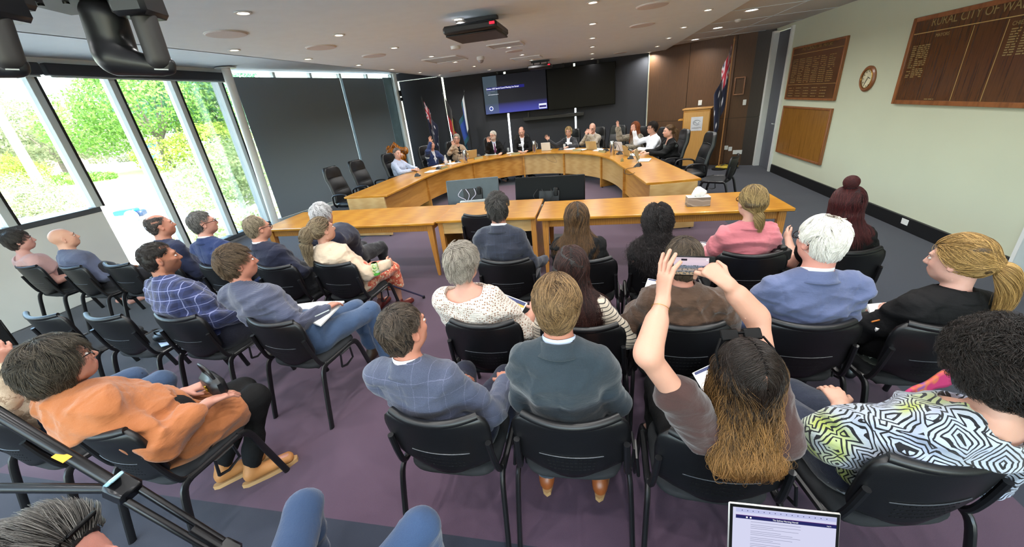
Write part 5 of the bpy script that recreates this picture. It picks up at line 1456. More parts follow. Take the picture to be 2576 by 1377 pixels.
    # strands gather into locks
    if hr.get('clump', .55) and n > 200:
        nc = n // 30; ci_ = r.integers(0, n, nc); root0 = A[:, 0]; best = np.zeros(n, int); bd = np.full(n, 9.0)
        for j in ci_: dd = ((root0 - root0[j]) ** 2).sum(1); m_ = dd < bd; best[m_] = j; bd[m_] = dd[m_]
        u = np.linspace(0, 1, k)[None, :, None]; A = A + (A[best] - A) * hr.get('clump', .55) * u ** 1.2
    hair_curves('hair_strands', A, hr.get('rad', .0007), mS, ho)
# ================================================================== THE PEOPLE IN THE ROOM
def F(*a, **k): return fabric(*a, **k)
f_navy = F('navy_suiting', '#1d2440', sheen=.15); f_navy2 = F('bright_navy_suiting', '#1d2d58', sheen=.15); f_darknavy = F('dark_navy_suiting', '#191d33', sheen=.15)
f_black = F('black_cloth', '#0b0b0c', sheen=.0, heather=.02); f_trous = F('dark_trousers', '#1b1c22', heather=.04); f_jean = F('blue_denim', '#3c5170', heather=.1); f_greyt = F('grey_trousers', '#3a3f48', heather=.06)
f_white = F('white_shirt_cloth', '#dfe2ea', sheen=.1, heather=.03); f_pale = F('pale_blue_shirt_cloth', '#b9c6dd', heather=.04)
sh_black = mat('black_shoe_leather', '#121113', .35); sh_tan = mat('tan_shoe_leather', '#8a4a22', .35); sh_brown = mat('brown_shoe_leather', '#3a2a20', .45); M_sole = mat('pale_shoe_sole', '#b08a5c', .6)
M_glframe = mat('black_spectacle_frame', '#0c0c10', .25)
def top(name, m, **k): return dict(name=name, mat=m, **k)
def jacket(m, **k): d_ = dict(name='jacket', mat=m, inf=.015, sleeve_loose=.005, loose=.012, seams=True, skirt=.12, wr=.0045, cuff=.95); d_.update(k); return d_
def coll(m, **k): d_ = dict(mat=m); d_.update(k); return d_
jcv = lambda m: coll(m, name='jacket_collar', r0=.1, r1=.074, zb=.0, zt=.05, front=.12, th=.007, gap=.75)
jc = lambda m: coll(m, name='jacket_collar', r0=.102, r1=.074, zb=.0, zt=.052, front=.11, th=.007)
sc_ = lambda m: coll(m, name='shirt_collar', r0=.068, r1=.064, zb=.02, zt=.066, front=.06, th=.004)
P = {}
def seat(i): c = chairs[i]; return (c.location.x, c.location.y)
def add(key, **sp): P[key] = (person(sp), sp); return P[key]
LOOK = dict(hyaw=-24, hpitch=6)
# ---- left block, first row
add('pink', label='woman with short brown hair and pale pink top at the far left edge', at=seat(0), auto=True, rz=-6, head=(50, 606, 1.2), hyaw=-26, hpitch=2, male=False, sw=.88, q=.0065, skin='#cf9486', face=True,
    tops=[top('top', F('pale_pink_jersey', '#c79f9b', heather=.03), sleeve='short', scoop=(.1, .11, .06))], bottom=f_trous, hair=dict(style='short', cover=1, c='#2c2724', c2='#5b5450', line=.015, vol=.009, n=2500, lift=.1, slen=.06, sweep=(0, .35, 0)))
add('bald', label='bald man in grey collared shirt seated beside the spandrel', at=seat(1), auto=True, rz=-8, head=(162, 600, 1.2), hyaw=-22, hpitch=8, fat=1.15, facefat=1.12, q=.0065, skin='#d29a7d', face=True, neckf=1.12,
    tops=[top('shirt', F('slate_shirt_cloth', '#454c64', pattern='fineline', col2='#6b7288'), sleeve='long', collarband=True)], collars=[coll(F('slate_shirt_cloth', '#454c64'), r0=.076, r1=.07, front=.05)], bottom=f_trous, shoes=mat('white_trainer', '#c9c9c4', .5),
    arms=dict(R=dict(w=(.1, .38, .68)), L=dict(w=(-.05, .36, .68))))
add('navybald', label='balding man in dark navy suit looking up beside the window mullion', at=seat(3), auto=True, rz=-4, head=(405, 568, 1.2), hyaw=-26, hpitch=4, fat=1.1, facefat=1.1, skin='#b4755c', face=True, q=.007, neckf=1.08,
    tops=[jacket(f_navy)], collars=[jc(f_navy)], bottom=f_trous, shoes=sh_black, hair=dict(style='crop', c='#3a3230', c2='#6e6460', line=-.01, n=2200, bald=((0, .0, .12), (.055, .095, .06)), slen=.012))
add('navyglass', label='grey-haired man with dark glasses in bright navy suit', at=seat(4), auto=True, rz=-4, head=(512, 562, 1.21), hyaw=-28, hpitch=4, q=.007, skin='#c08673', face=True,
    tops=[jacket(f_navy2)], collars=[jc(f_navy2), sc_(f_white)], bottom=f_trous, shoes=sh_black, glasses=M_glframe, hair=dict(style='short', c='#4c4a4a', c2='#8b8884', n=2600, slen=.03, line=.004, vol=.003))
add('navygrey', label='fair grey-haired man with glasses in dark suit, head turned away', at=seat(5), auto=True, rz=-4, head=(650, 574, 1.2), hyaw=-20, hpitch=-2, q=.007, skin='#c6876d', fat=1.08, face=True,
    tops=[jacket(f_darknavy)], collars=[jc(f_darknavy), sc_(f_white)], bottom=f_trous, shoes=sh_black, glasses=M_glframe, hair=dict(style='short', c='#7a6c58', c2='#b3a68f', n=2600, slen=.03, line=-.004, vol=.001, bald=((0, .05, .11), (.05, .07, .05))))
add('whitehid', label='person with silver hair mostly hidden in front of the woman in cream', at=(-2.75, 3.72), rz=0, head=(812, 543, 1.16), hyaw=0, male=False, sw=.9, q=.0095, tops=[top('top', f_darknavy, sleeve='long')], bottom=f_trous,
    hair=dict(style='short', cover=1, c='#b9b8ba', c2='#e2e2e6', n=1800, vol=.008, lift=.3))
add('cream', label='woman with long wavy grey-blonde ponytail in cream jacket, holding a cane', at=seat(6), auto=True, rz=-6, head=(812, 578, 1.2), hyaw=-22, hpitch=4, male=False, sw=.98, fat=1.12, q=.0065, skin='#c48a70', face=True,
    tops=[jacket(F('cream_linen', '#cdb69e', heather=.06), inf=.024, loose=.03, wr=.006, skirt=.3)], collars=[coll(F('cream_linen', '#cdb69e'), r0=.08, r1=.072, zt=.03, front=.06)], bottom=F('coral_floral_print', '#c4553f', pattern='floral', col2='#d98c6c', col3='#e2d2b0'), skirtlen=.2,
    shoes=mat('dark_red_shoe', '#5c1f1c', .4), arms=dict(R=dict(e=(.3, .0, .76), w=(.3, .24, .66), hd=(.1, 1, -.05), hn=(-1, 0, -.2), curl=.75), L=dict(w=(-.06, .26, .66))),
    hair=dict(style='pony', c='#4a3a2c', c2='#a8977a', n=4500, tie=(0, -.105, .045), t1=(-.01, -.08, .0), t2=(-.01, -.01, -.32), tw=.05, wave=.012, freq=26, line=.012, rad=.0009))
# ---- left block, second row
add('plaid', label='man with dark hair and stubble in blue plaid shirt', at=seat(9), auto=True, rz=-6, head=(405, 650, 1.21), hyaw=-30, hpitch=0, fat=1.15, facefat=1.06, q=.006, skin='#a8694c', face=True, beard='#3b2a22', sw=1.05,
    tops=[top('shirt', F('blue_plaid_cloth', '#313a62', pattern='plaid', col2='#202644', col3='#8a90b8', heather=.04), inf=.018, loose=.02, sleeve_loose=.012, seams=True, wr=.006, collarband=True)], collars=[coll(F('blue_plaid_cloth', '#313a62'), r0=.075, r1=.068, zt=.045)],
    bottom=F('dark_plaid_trousers', '#1d2030'), shoes=sh_brown, arms=dict(R=dict(e=(.33, .02, .72), w=(.2, .25, .6)), L=dict(w=(0, .28, .62))), legs=dict(R=dict(k=(.2, .42, .5), a=(.25, .5, .11)), L=dict(k=(-.1, .44, .5))),
    hair=dict(style='short', c='#181413', c2='#3a322e', n=4200, slen=.018, line=.004, vol=.001, messy=.5))
nbm = add('notebook', label='brown-haired man in grey-blue textured shirt and jeans writing in a notebook', at=seat(10), auto=True, rz=-8, head=(598, 662, 1.2), hyaw=-26, hpitch=2, q=.006, skin='#b8745c', face=True, hs=1.02,
    tops=[top('shirt', F('grey_blue_textured_cloth', '#3b3f52', pattern='fineline', col2='#565a70', heather=.04), inf=.015, loose=.015, sleeve_loose=.008, wr=.006, collarband=True)], collars=[coll(F('grey_blue_collar', '#333747'), r0=.077, r1=.072, zt=.04)],
    bottom=f_jean, shoes=sh_brown, arms=dict(R=dict(e=(.3, -.02, .74), w=(.13, .17, .745), hd=(-.05, 1, -.05), hn=(0, .1, -1), curl=.4), L=dict(w=(-.05, .3, .66))),
    legs=dict(R=dict(k=(.2, .46, .54), a=(.24, .44, .11)), L=dict(k=(.0, .5, .52), a=(.05, .5, .11))), hair=dict(style='short', c='#2a1d16', c2='#7a6650', n=6000, slen=.055, lift=.25, vol=.006, line=.004, messy=.35, rad=.0006, whorl=(.01, -.09, .06)))
# ---- left block, third row
oran = add('orange', label='dark-haired woman in orange linen tunic and black trousers holding a handbag', at=seat(11), auto=True, rz=-10, head=(155, 915, 1.2), hyaw=-12, hpitch=6, male=False, fat=1.12, sw=1.22, facefat=1.1, q=.0055, skin='#b97d68', face=True, armf=1.15,
    tops=[jacket(F('orange_linen', '#a4643a', heather=.05, bump=.35), name='tunic', inf=.034, loose=.03, skirt=.6, sleeve='threeq', wr=.007, skirtl=1)], collars=[coll(F('orange_linen', '#a4643a'), r0=.08, r1=.075, zt=.02)],
    bottom=F('black_cotton', '#0a0a0b', heather=.02, sheen=0), glasses=M_glframe, arms=dict(R=dict(e=(.34, .1, .76), w=(.16, .32, .72), hd=(.1, .9, -.1)), L=dict(e=(-.2, .15, .78), w=(.02, .38, .72), hd=(.5, .85, 0))),
    legs=dict(R=dict(k=(.13, .36, .51), a=(.1, .2, .12), t=(.1, .14, -.07)), L=dict(k=(-.02, .38, .51), a=(-.08, .14, .12), t=(.08, .15, -.07))), shoes=mat('tan_mule', '#a9713c', .6), sole=M_sole,
    hair=dict(style='short', cover=1, c='#0a0807', c2='#5f574a', n=8000, slen=.085, vol=.016, line=.016, lift=.22, messy=.6, fluff=.012, lump=.009, rad=.0007, extra=[((0, -.06, -.03), (.085, .075, .075))], whorl=(0, -.03, .13), sweep=(.1, -.1, 0)))
add('edge', label='person in beige top and jeans at left edge lifting a phone', at=(-3.05, 1.16), rz=-5, head=(-150, 830, 1.22), male=False, q=.007, skin='#b07560', hyaw=-10, sw=1.0,
    tops=[jacket(F('beige_leopard', '#b3a18c', pattern='leopard', col2='#8a7662'), skirt=.1)], bottom=f_jean, shoes=sh_brown, hair=dict(style='short', c='#4a3a2c', c2='#7a6650', n=1500, vol=.01, lift=.1),
    arms=dict(R=dict(e=(10, 1010, .95), w=(8, 925, 1.1), hd=(.05, .3, 1), hn=(-1, .2, 0), curl=.6, raw=True), L=dict(w=(-.1, .25, .66))))
add('botleft', label='man with sunglasses on dark swept hair, cropped at the bottom edge', at=(-1.42, .16), rz=-12, legs=dict(L=dict(k=(-.12, .36, .48), a=(-.12, .2, .1)), R=dict(k=(.12, .36, .48), a=(.12, .2, .1))), arms=dict(L=dict(w=(-.1, .15, .64)), R=dict(w=(.1, .15, .64))), head=(170, 1448, 1.13), hyaw=-70, hpitch=-4, q=.0055, skin='#c98272', face=True, hs=1.02,
    tops=[top('shirt', F('charcoal_shirt', '#2a2c33'), sleeve='long', collarband=True)], bottom=f_trous, hair=dict(style='short', c='#1d1b1a', c2='#6d6a66', n=7000, slen=.09, lift=.5, vol=.006, line=-.014, messy=.25, whorl=(0, .12, .07), sweep=(0, -.8, .1)))
# ---- right block, first row
add('darksuit', label='dark-haired man in charcoal windowpane suit facing the short desk', at=seat(13), auto=True, rz=0, head=(1252, 523, 1.21), hyaw=6, hpitch=0, q=.0065, skin='#a96f58', sw=1.05, fat=1.02,
    tops=[jacket(F('charcoal_windowpane', '#2b2f3d', pattern='windowpane', col2='#363d50'))], collars=[jc(F('charcoal_windowpane', '#2b2f3d')), sc_(f_white)], bottom=f_greyt, shoes=sh_black,
    arms=dict(R=dict(e=(.3, .0, .72), w=(.3, .24, .66))), hair=dict(style='short', c='#151314', c2='#5a5654', n=4200, slen=.05, lift=.35, vol=.004, line=.0, messy=.4, whorl=(0, -.08, .09), sweep=(0, .2, .2)))
add('brownlong', label='woman with long straight brown hair in black top', at=seat(14), auto=True, rz=-2, head=(1450, 548, 1.2), hyaw=10, male=False, sw=.95, q=.007, skin='#b98570',
    tops=[top('top', f_black, sleeve='long', loose=.03, sleeve_loose=.02, wr=.006)], bottom=f_trous, shoes=sh_black, hair=dict(style='long', lump=.008, c='#2c2018', c2='#7b5a38', len=.2, wid=.08, dep=.06, n=5500, wave=.006, sy=-.03, endw=1.05, vol=.006))
add('blackcurl', label='woman with black curly hair tied back, in black blouse', at=seat(15), auto=True, rz=-2, head=(1652, 556, 1.19), hyaw=4, male=False, sw=.93, q=.007, skin='#b98570',
    tops=[top('top', f_black, sleeve='long', inf=.014, loose=.01)], bottom=f_black, shoes=sh_black, hair=dict(style='long', lump=.008, c='#0c0a0a', c2='#3a3232', len=.26, wid=.06, dep=.05, n=4500, wave=.022, freq=30, curl=.012, cfreq=2.0, sx=.03, sy=-.03, vol=.004, rad=.0009, sides=False))
add('pinkblz', label='blonde woman with low ponytail and glasses in pink blazer', at=seat(16), auto=True, rz=-2, head=(1890, 508, 1.21), hyaw=12, male=False, sw=.98, fat=1.05, q=.0065, skin='#cf9a84', glasses=M_glframe, face=True,
    tops=[jacket(F('pink_blazer_cloth', '#c27078', heather=.04), sleeve_loose=.01, wr=.006)], collars=[jc(F('pink_blazer_cloth', '#c27078'))], bottom=f_trous, shoes=sh_black, arms=dict(L=dict(e=(-.3, .1, .78), w=(-.14, .32, .7))),
    hair=dict(style='pony', c='#6a5534', c2='#b59a68', n=4500, tie=(0, -.1, -.055), t1=(0, -.035, -.02), t2=(.01, -.0, -.11), tw=.03, line=.012, vol=.003))
add('redbun', label='woman with dark red hair pinned in a bun, black t-shirt', at=seat(17), auto=True, rz=4, head=(2126, 512, 1.21), hyaw=8, male=False, sw=1.0, fat=1.15, armf=1.15, q=.007, skin='#c99680',
    tops=[top('top', f_black, sleeve='short', inf=.014)], bottom=f_black, shoes=sh_black, arms=dict(L=dict(e=(-.24, .12, .78), w=(-.14, .3, .8), hd=(.1, .8, .3), hn=(1, 0, 0)), R=dict(e=(.33, .0, .72), w=(.22, .24, .66))),
    hair=dict(style='long', bun=(-.02, -.03, .15), br=.038, c='#2a0d10', c2='#5a2424', len=.06, wid=.08, dep=.05, n=3500, vol=.004, sy=-.0, endw=.9, sides=True))
# ---- right block, second row
add('knit', label='woman with short silver hair in white open-knit top, reading papers', at=seat(18), auto=True, rz=-2, head=(1166, 662, 1.2), hyaw=-14, hpitch=-4, male=False, sw=1.02, fat=1.15, armf=1.1, q=.006, skin='#c98f78', glasses=M_glframe, face=True,
    tops=[top('knit_top', F('cream_open_knit', '#cfc6bb', pattern='knit', col2='#8a6450'), sleeve='elbow', inf=.02, loose=.03, sleeve_loose=.018, wr=.004, scoop=(.125, .1, .075), scoopy=-.02)], bottom=f_black, shoes=sh_black,
    arms=dict(R=dict(e=(.3, .02, .74), w=(.26, .26, .7), hd=(-.1, 1, .1), curl=.5), L=dict(w=(.0, .28, .68))), hair=dict(style='short', cover=1, c='#6e655c', c2='#b8aea2', n=6500, slen=.06, lift=.22, vol=.011, line=.006, messy=.5, rad=.0007, whorl=(0, -.06, .115), extra=[((0, -.06, -.055), (.06, .05, .06))]))
add('stripe', label='woman with long dark auburn hair in black-striped cream top', at=seat(19), auto=True, rz=-4, head=(1438, 672, 1.19), hyaw=6, male=False, sw=.95, fat=1.08, q=.0065, skin='#bd8a75',
    tops=[top('striped_top', F('cream_black_stripe', '#c9bba8', pattern='hstripe', col2='#151214', heather=.04), sleeve='long', inf=.016, loose=.02, sleeve_loose=.015)], bottom=f_trous, shoes=sh_black,
    arms=dict(R=dict(e=(.33, .02, .74)), L=dict(e=(-.33, .02, .74))), hair=dict(style='long', lump=.008, c='#1b1110', c2='#4a2a24', len=.27, wid=.072, dep=.055, n=6000, wave=.006, sx=.02, sy=-.05, vol=.006))
add('brownshirt', label='person with short brown hair and clipped nape in brown collared shirt', at=seat(20), auto=True, rz=-2, head=(1718, 655, 1.2), hyaw=4, hpitch=-6, male=False, sw=1.05, fat=1.2, armf=1.15, q=.006, skin='#bd7c66', glasses=M_glframe,
    tops=[top('shirt', F('brown_silky_cloth', '#4a3527', heather=.03, bump=.5), sleeve='long', inf=.02, loose=.03, sleeve_loose=.02, wr=.008)], collars=[coll(F('brown_silky_cloth', '#4a3527'), r0=.09, r1=.086, zb=-.02, zt=.02, front=.05, th=.006)], bottom=f_black, shoes=sh_black,
    arms=dict(L=dict(e=(-.34, .04, .74), w=(-.2, .3, .66)), R=dict(e=(.34, .02, .76))), hair=dict(style='short', c='#2a211c', c2='#6b5b4a', n=6000, slen=.06, lift=.12, vol=.008, line=.004, messy=.35, whorl=(0, -.03, .12), sweep=(0, .1, 0)))
add('whitehair', label='white-haired man with glasses in pale blue blazer', at=seat(21), auto=True, rz=-2, head=(2062, 605, 1.24), hyaw=18, hpitch=0, sw=1.25, fat=1.0, q=.0055, skin='#d58e7c', glasses=M_glframe, face=True, hs=1.05, neckf=1.1,
    tops=[jacket(F('blue_blazer_cloth', '#5c6689', heather=.04), inf=.016, wr=.006)], collars=[jc(F('blue_blazer_cloth', '#5c6689')), sc_(f_white)], bottom=f_jean, shoes=sh_brown, arms=dict(L=dict(e=(-.32, .1, .76), w=(-.2, .33, .66)), R=dict(e=(.31, .03, .74))),
    hair=dict(style='short', c='#e0dad0', c2='#fbf8f2', n=7000, slen=.045, lift=.12, vol=.006, line=.004, messy=.45, rad=.0007, whorl=(.02, -.04, .12), bald=((.02, -.03, .135), (.04, .045, .03))))
add('blonde', label='blonde woman with high ponytail in black jacket writing on her knee', at=seat(22), auto=True, rz=6, head=(2408, 655, 1.25), hyaw=30, hpitch=-6, male=False, sw=.98, q=.0055, skin='#cf9a88', face=True,
    tops=[jacket(F('black_jacket_cloth', '#0c0c0e', heather=.02, sheen=0), inf=.02)], collars=[jc(F('black_jacket_cloth', '#141416'))], bottom=F('green_flecked_cloth', '#22302a', pattern='cable', col2='#a9b8ac'), skirtlen=.15, shoes=sh_black,
    arms=dict(L=dict(e=(-.28, .16, .78), w=(2225, 800, .72), hd=(-.6, .6, 0), hn=(0, 0, -1), curl=.5), R=dict(e=(.3, .03, .74))), hair=dict(style='pony', c='#6b4f26', c2='#c9a366', n=8000, tie=(.0, -.13, .0), t1=(.02, -.06, -.01), t2=(.01, .0, -.24), tw=.036, line=.014, vol=.008, wave=.006, freq=9, rad=.0007))
# ---- right block, third row
add('greychk', label='man with short greying brown hair in grey-blue check jacket', at=seat(23), auto=True, rz=-2, head=(1018, 828, 1.2), hyaw=-22, hpitch=6, sw=1.08, fat=1.0, q=.0055, skin='#c07c62', face=True,
    tops=[jacket(F('grey_blue_check', '#42485c', pattern='windowpane', col2='#5d6178', heather=.1), wr=.005)], collars=[jc(F('grey_blue_collar_cloth', '#42485c', heather=.1)), sc_(f_white)], bottom=f_darknavy, shoes=sh_black,
    arms=dict(R=dict(e=(.3, .08, .74), w=(.2, .3, .66)), L=dict(e=(-.27, .05, .74))), hair=dict(style='short', c='#221b17', c2='#6a5c50', n=7500, slen=.035, lift=.1, vol=.002, line=.002, messy=.45, rad=.0006, whorl=(.01, -.06, .11)))
add('teal', label='man with wavy light brown hair in slate-teal suit', at=seat(24), auto=True, rz=0, head=(1402, 765, 1.23), hyaw=2, hpitch=0, sw=1.05, fat=1.0, q=.0055, skin='#c07c62', hs=1.03,
    tops=[jacket(F('slate_teal_suiting', '#28333b', heather=.06), wr=.004)], collars=[jc(F('slate_teal_suiting', '#28333b')), sc_(f_pale)], bottom=F('slate_trousers', '#2f3a44'), shoes=sh_tan, sole=M_sole,
    arms=dict(R=dict(e=(.3, .05, .74), w=(.14, .3, .66)), L=dict(e=(-.3, .05, .74), w=(-.14, .3, .66))), legs=dict(L=dict(k=(-.13, .42, .5), a=(-.16, .1, .1), t=(-.02, .15, -.065)), R=dict(k=(.13, .42, .5), a=(.13, .1, .1), t=(.02, .15, -.065))),
    hair=dict(style='short', c='#2a1a10', c2='#a08058', n=13000, slen=.075, lift=.08, vol=.009, line=.002, messy=.6, rad=.00055, whorl=(.01, .02, .14), sweep=(0, -.2, 0)))
ph = add('phone', label='woman with long ombre brown hair in brown t-shirt filming with a phone', at=seat(25), auto=True, rz=0, head=(1872, 935, 1.18), hyaw=8, hpitch=4, male=False, sw=.82, fat=.92, q=.004, skin='#c68f76', face=True, armf=1.0,
    neck=None, tops=[top('t_shirt', F('brown_jersey', '#3d2724', heather=.03), sleeve='short', inf=.012, q=.0065, sleeve_loose=.012, seams=True)], bottom=F('black_cotton', '#0a0a0b'), shoes=sh_black,
    arms=dict(L=dict(e=(1628, 893, 1.24), w=(1668, 752, 1.345), hd=(.06, .35, .95), hn=(.95, .35, -.1), th=1, curl=(.12, .16, .2, .3), spread=.05, raw=True, thumb=.5), R=dict(e=(1905, 800, 1.2), w=(1828, 712, 1.345), hd=(-.62, .5, .5), hn=(-.3, .6, -.75), th=-1, curl=(.5, .65, .75, .8), spread=.04, raw=True, thumb=.8)),
    hair=dict(style='long', tors=False, lump=.007, c='#1d130e', c2='#9a7040', len=.22, wid=.076, dep=.055, n=11000, wave=.02, freq=12, sx=0, sy=-.05, vol=.002, endw=1.5, part=.0, ombre=True, rad=.00075, lline=.04, k=22))
add('curly', label='woman with dark curly hair in black and white patterned blouse', at=seat(26), auto=True, rz=12, head=(2510, 920, 1.22), hyaw=12, hpitch=-18, male=False, fat=1.12, sw=1.15, armf=1.12, q=.006, skin='#cf9a82', face=True,
    tops=[top('blouse', F('monochrome_geometric_print', '#b9c2d6', pattern='tribal'), sleeve='elbow', inf=.022, loose=.03, sleeve_loose=.02, wr=.006, scoop=(.11, .11, .075), scoopy=.0)], bottom=F('dark_denim', '#252c3e'), shoes=sh_black,
    arms=dict(L=dict(e=(2090, 1100, .74), w=(2120, 1010, .72), hd=(.3, .9, .1), curl=.4), R=dict(e=(.33, .0, .74))), legs=dict(L=dict(k=(-.28, .5, .6), a=(-.5, .6, .4), t=(-.1, .1, -.05)), R=dict(k=(.0, .44, .5), a=(.05, .42, .1))),
    hair=dict(style='curlyshort', c='#0e0b0a', c2='#2e2622', n=9000, slen=.09, vol=.018, line=.012, lift=.3, curl=.008, cfreq=1.5, rad=.0008, messy=.7, lump=.01, clump=.5, extra=[((0, -.05, -.02), (.1, .09, .08))]))
# ---- the photographer's own knees and the laptop user, both cropped
add('knees', label='seated person in blue jeans, only the two knees in view', at=(-.9, .42), rz=0, head=(-.02, -.2, 1.22), q=.008, skin='#c08673', tops=[top('top', f_darknavy)], bottom=F('blue_jeans_cloth', '#2f4566', heather=.06), shoes=sh_brown,
    pel=(0, -.03, .54), legs=dict(L=dict(k=(-.27, .43, .57), a=(-.3, .38, .1)), R=dict(k=(.25, .41, .57), a=(.3, .36, .1))), arms=dict(L=dict(w=(-.12, .1, .66)), R=dict(w=(.12, .1, .66))))
kc = chair(-.9, .15, 0, 'black visitor chair under the person in jeans, below the frame edge')
lp_user = add('lapuser', label='person in black behind the open laptop, below the frame edge', at=(.55, .28), rz=0, head=(0, -.22, 1.15), q=.009, tops=[top('top', f_black)], bottom=f_black, shoes=sh_black, legs=dict(L=dict(k=(-.12, .4, .5), a=(-.12, .38, .1)), R=dict(k=(.12, .4, .5), a=(.12, .38, .1))))
kc2 = chair(.55, .0, 0, 'black visitor chair under the laptop user, below the frame edge')

# ---- councillors
CC = (-1.4, 8.2)
def councillor(key, px, py, z, back, label, chairlab, face_to=CC, **sp):
    d0 = wray(px, py); t0 = 7.0 / math.hypot(d0[0], d0[1]); hpw = None
    for st_ in range(400):
        q_ = Vector((d0[0] * t0, d0[1] * t0)); dd = min((q_ - p_).length for p_ in IN)
        outside = (q_ - Vector(CC)).length > min(((p_ - Vector(CC)).length, (q_ - p_).length) for p_ in IN)[0] if False else True
        near_i = min(IN, key=lambda p_: (q_ - p_).length)
        if dd > 1.13 and (q_ - Vector((-1.4, 7.6))).length > (near_i - Vector((-1.4, 7.6))).length and q_.y > 7.6: break
        t0 += .01 / math.hypot(d0[0], d0[1])
    z = H + d0[2] * t0; hpw = np.array([q_.x, q_.y, z]); print(key, 'head', hpw.round(2))
    d_ = np.array(face_to) - hpw[:2]; d_ /= np.linalg.norm(d_); rz = math.degrees(math.atan2(-d_[0], d_[1]))
    o = hpw[:2] - d_ * back
    base = dict(label=label, legs=dict(L=dict(a=(-.12, .2, .1), k=(-.12, .4, .5)), R=dict(a=(.12, .2, .1), k=(.12, .4, .5))), at=(o[0], o[1]), rz=rz, head=(px, py, z), q=.0085, face=True, skin='#cf9880', bottom=f_trous)
    base.update(sp); r = add(key, **base)
    if chairlab: office_chair(o[0], o[1], rz, chairlab)
    return r
up = lambda s_, **k: dict(dict(e=(s_ * .36, .1, .93), w=(s_ * .3, .16, 1.18), hd=(0, .05, 1), hn=(0, 1, .1), curl=.1, spread=.06), **k)
tb = lambda s_: dict(e=(s_ * .29, .14, .8), w=(s_ * .12, .36, .79), hd=(-s_ * .6, .8, 0), hn=(0, 0, -1))
ARM = lambda L=None, R=None: dict(L=L or tb(-1), R=R or tb(1))
suit = lambda m, **k: [top('shirt', k.get('sh', f_white), sleeve='none', inf=.008, wr=.002, collarband=True), jacket(m, vee=1.0)]
councillor('c1', 1000, 386, 1.165, .02, 'grey-haired man in pale blue shirt, hands clasped at left table end', 'black leather office chair of the man in pale blue shirt', face_to=(-2.0, 8.2), hyaw=-20, arms=ARM(), tops=[top('shirt', F('pale_blue_stripe_cloth', '#aeb8d0', heather=.03), inf=.016, loose=.015, collarband=True)], collars=[coll(f_pale)], hair=dict(style='short', c='#5a5656', c2='#8f8b88', n=1200, line=.0, slen=.03, rad=.001))
councillor('c2', 1085, 364, 1.175, .03, 'man in navy jacket raising his right arm high before the dark ensign', 'black leather office chair of the man in navy jacket', hyaw=-32, hpitch=8, arms=ARM(R=up(1, e=(.3, .14, 1.03), w=(.12, .2, 1.3))), tops=suit(f_navy2), collars=[jcv(f_navy2), sc_(f_white)], hair=dict(style='short', c='#2c2420', c2='#5b4f48', n=1200, rad=.001))
councillor('c3', 1149, 349, 1.19, .03, 'woman with cropped grey hair and glasses in tan jacket, hand raised', 'black leather office chair of the woman in tan jacket', hyaw=-30, male=False, sw=.92, glasses=M_glframe, arms=ARM(R=up(1, w=(.22, .24, 1.12))), tops=[top('top', f_black, sleeve='none', inf=.008), jacket(F('tan_jacket_cloth', '#a58f78'), vee=.8)], collars=[jcv(F('tan_jacket_cloth', '#a58f78'))], hair=dict(style='short', cover=1, c='#8b8478', c2='#b9b0a2', n=1500, vol=.006, rad=.001))
councillor('c4', 1240, 341, 1.2, .04, 'white-haired man in dark suit and purple tie, palm raised', 'black leather office chair of the man with purple tie', hyaw=-42, arms=ARM(R=up(1, e=(.3, .2, .86), w=(.2, .3, 1.06))), tops=suit(f_black), collars=[jcv(f_black), sc_(f_pale)], tie=mat('purple_tie', '#5a2450', .5), beard='#d8d0c8', glasses=M_glframe, hair=dict(style='short', c='#cfc8bc', c2='#efe9df', n=1200, rad=.001))
councillor('c5', 1312, 331, 1.22, .02, 'balding man with moustache in black jacket over white shirt, looking down', 'black leather office chair of the man with moustache', hyaw=-6, hpitch=-18, arms=ARM(), tops=suit(f_black), collars=[jcv(f_black), sc_(f_white)], moustache='#4a3a34', hair=dict(style='crop', c='#2a2220', c2='#3c322e', n=900, rad=.001, line=-.012, bald=((0, .02, .12), (.06, .09, .07))))
councillor('c6', 1430, 331, 1.18, .04, 'blonde woman with glasses in dark jacket gesturing with open hand', 'black leather high-backed chair of the blonde woman', hyaw=8, male=False, sw=.95, glasses=M_glframe, arms=ARM(R=dict(e=(.36, .16, .82), w=(.5, .26, .98), hd=(.5, .1, .75), hn=(-.3, .9, .1), curl=.2, spread=.05)), tops=suit(F('charcoal_jacket', '#24262c')), collars=[jcv(F('charcoal_jacket', '#24262c')), sc_(f_white)], hair=dict(style='short', cover=1, c='#8a6f45', c2='#c8ad78', n=2000, vol=.01, rad=.001, line=.008, extra=[((0, -.04, -.05), (.085, .06, .06))]))
councillor('c7', 1490, 322, 1.19, .03, 'bald man with glasses in beige suit, hands at his chin', 'black leather office chair of the bald man in beige', hyaw=10, hpitch=-16, glasses=M_glframe, arms=ARM(L=dict(e=(-.24, .24, .84), w=(-.06, .26, 1.04), hd=(.2, -.1, 1), hn=(0, -1, 0)), R=dict(e=(.24, .24, .84), w=(.05, .26, 1.04), hd=(-.2, -.1, 1), hn=(0, -1, 0))), tops=suit(F('beige_suiting', '#9c9282')), collars=[jcv(F('beige_suiting', '#9c9282')), sc_(f_white)])
councillor('c8', 1597, 320, 1.19, .03, 'woman with long red hair in patterned grey blouse raising her hand', 'black leather office chair of the red-haired woman', hyaw=6, male=False, sw=.95, face=True, arms=ARM(R=up(1, e=(.32, .26, .96), w=(.28, .3, 1.22))), tops=[top('blouse', F('grey_leopard_cloth', '#7d7465', pattern='leopard', col2='#4a443b'), inf=.018, loose=.03, sleeve_loose=.02)], hair=dict(style='long', c='#5e2c14', c2='#a8602f', len=.2, wid=.07, dep=.05, n=2500, rad=.001, vol=.004, extra=[((.07, .04, -.13), (.03, .03, .12)), ((-.07, .04, -.13), (.03, .03, .12))]))
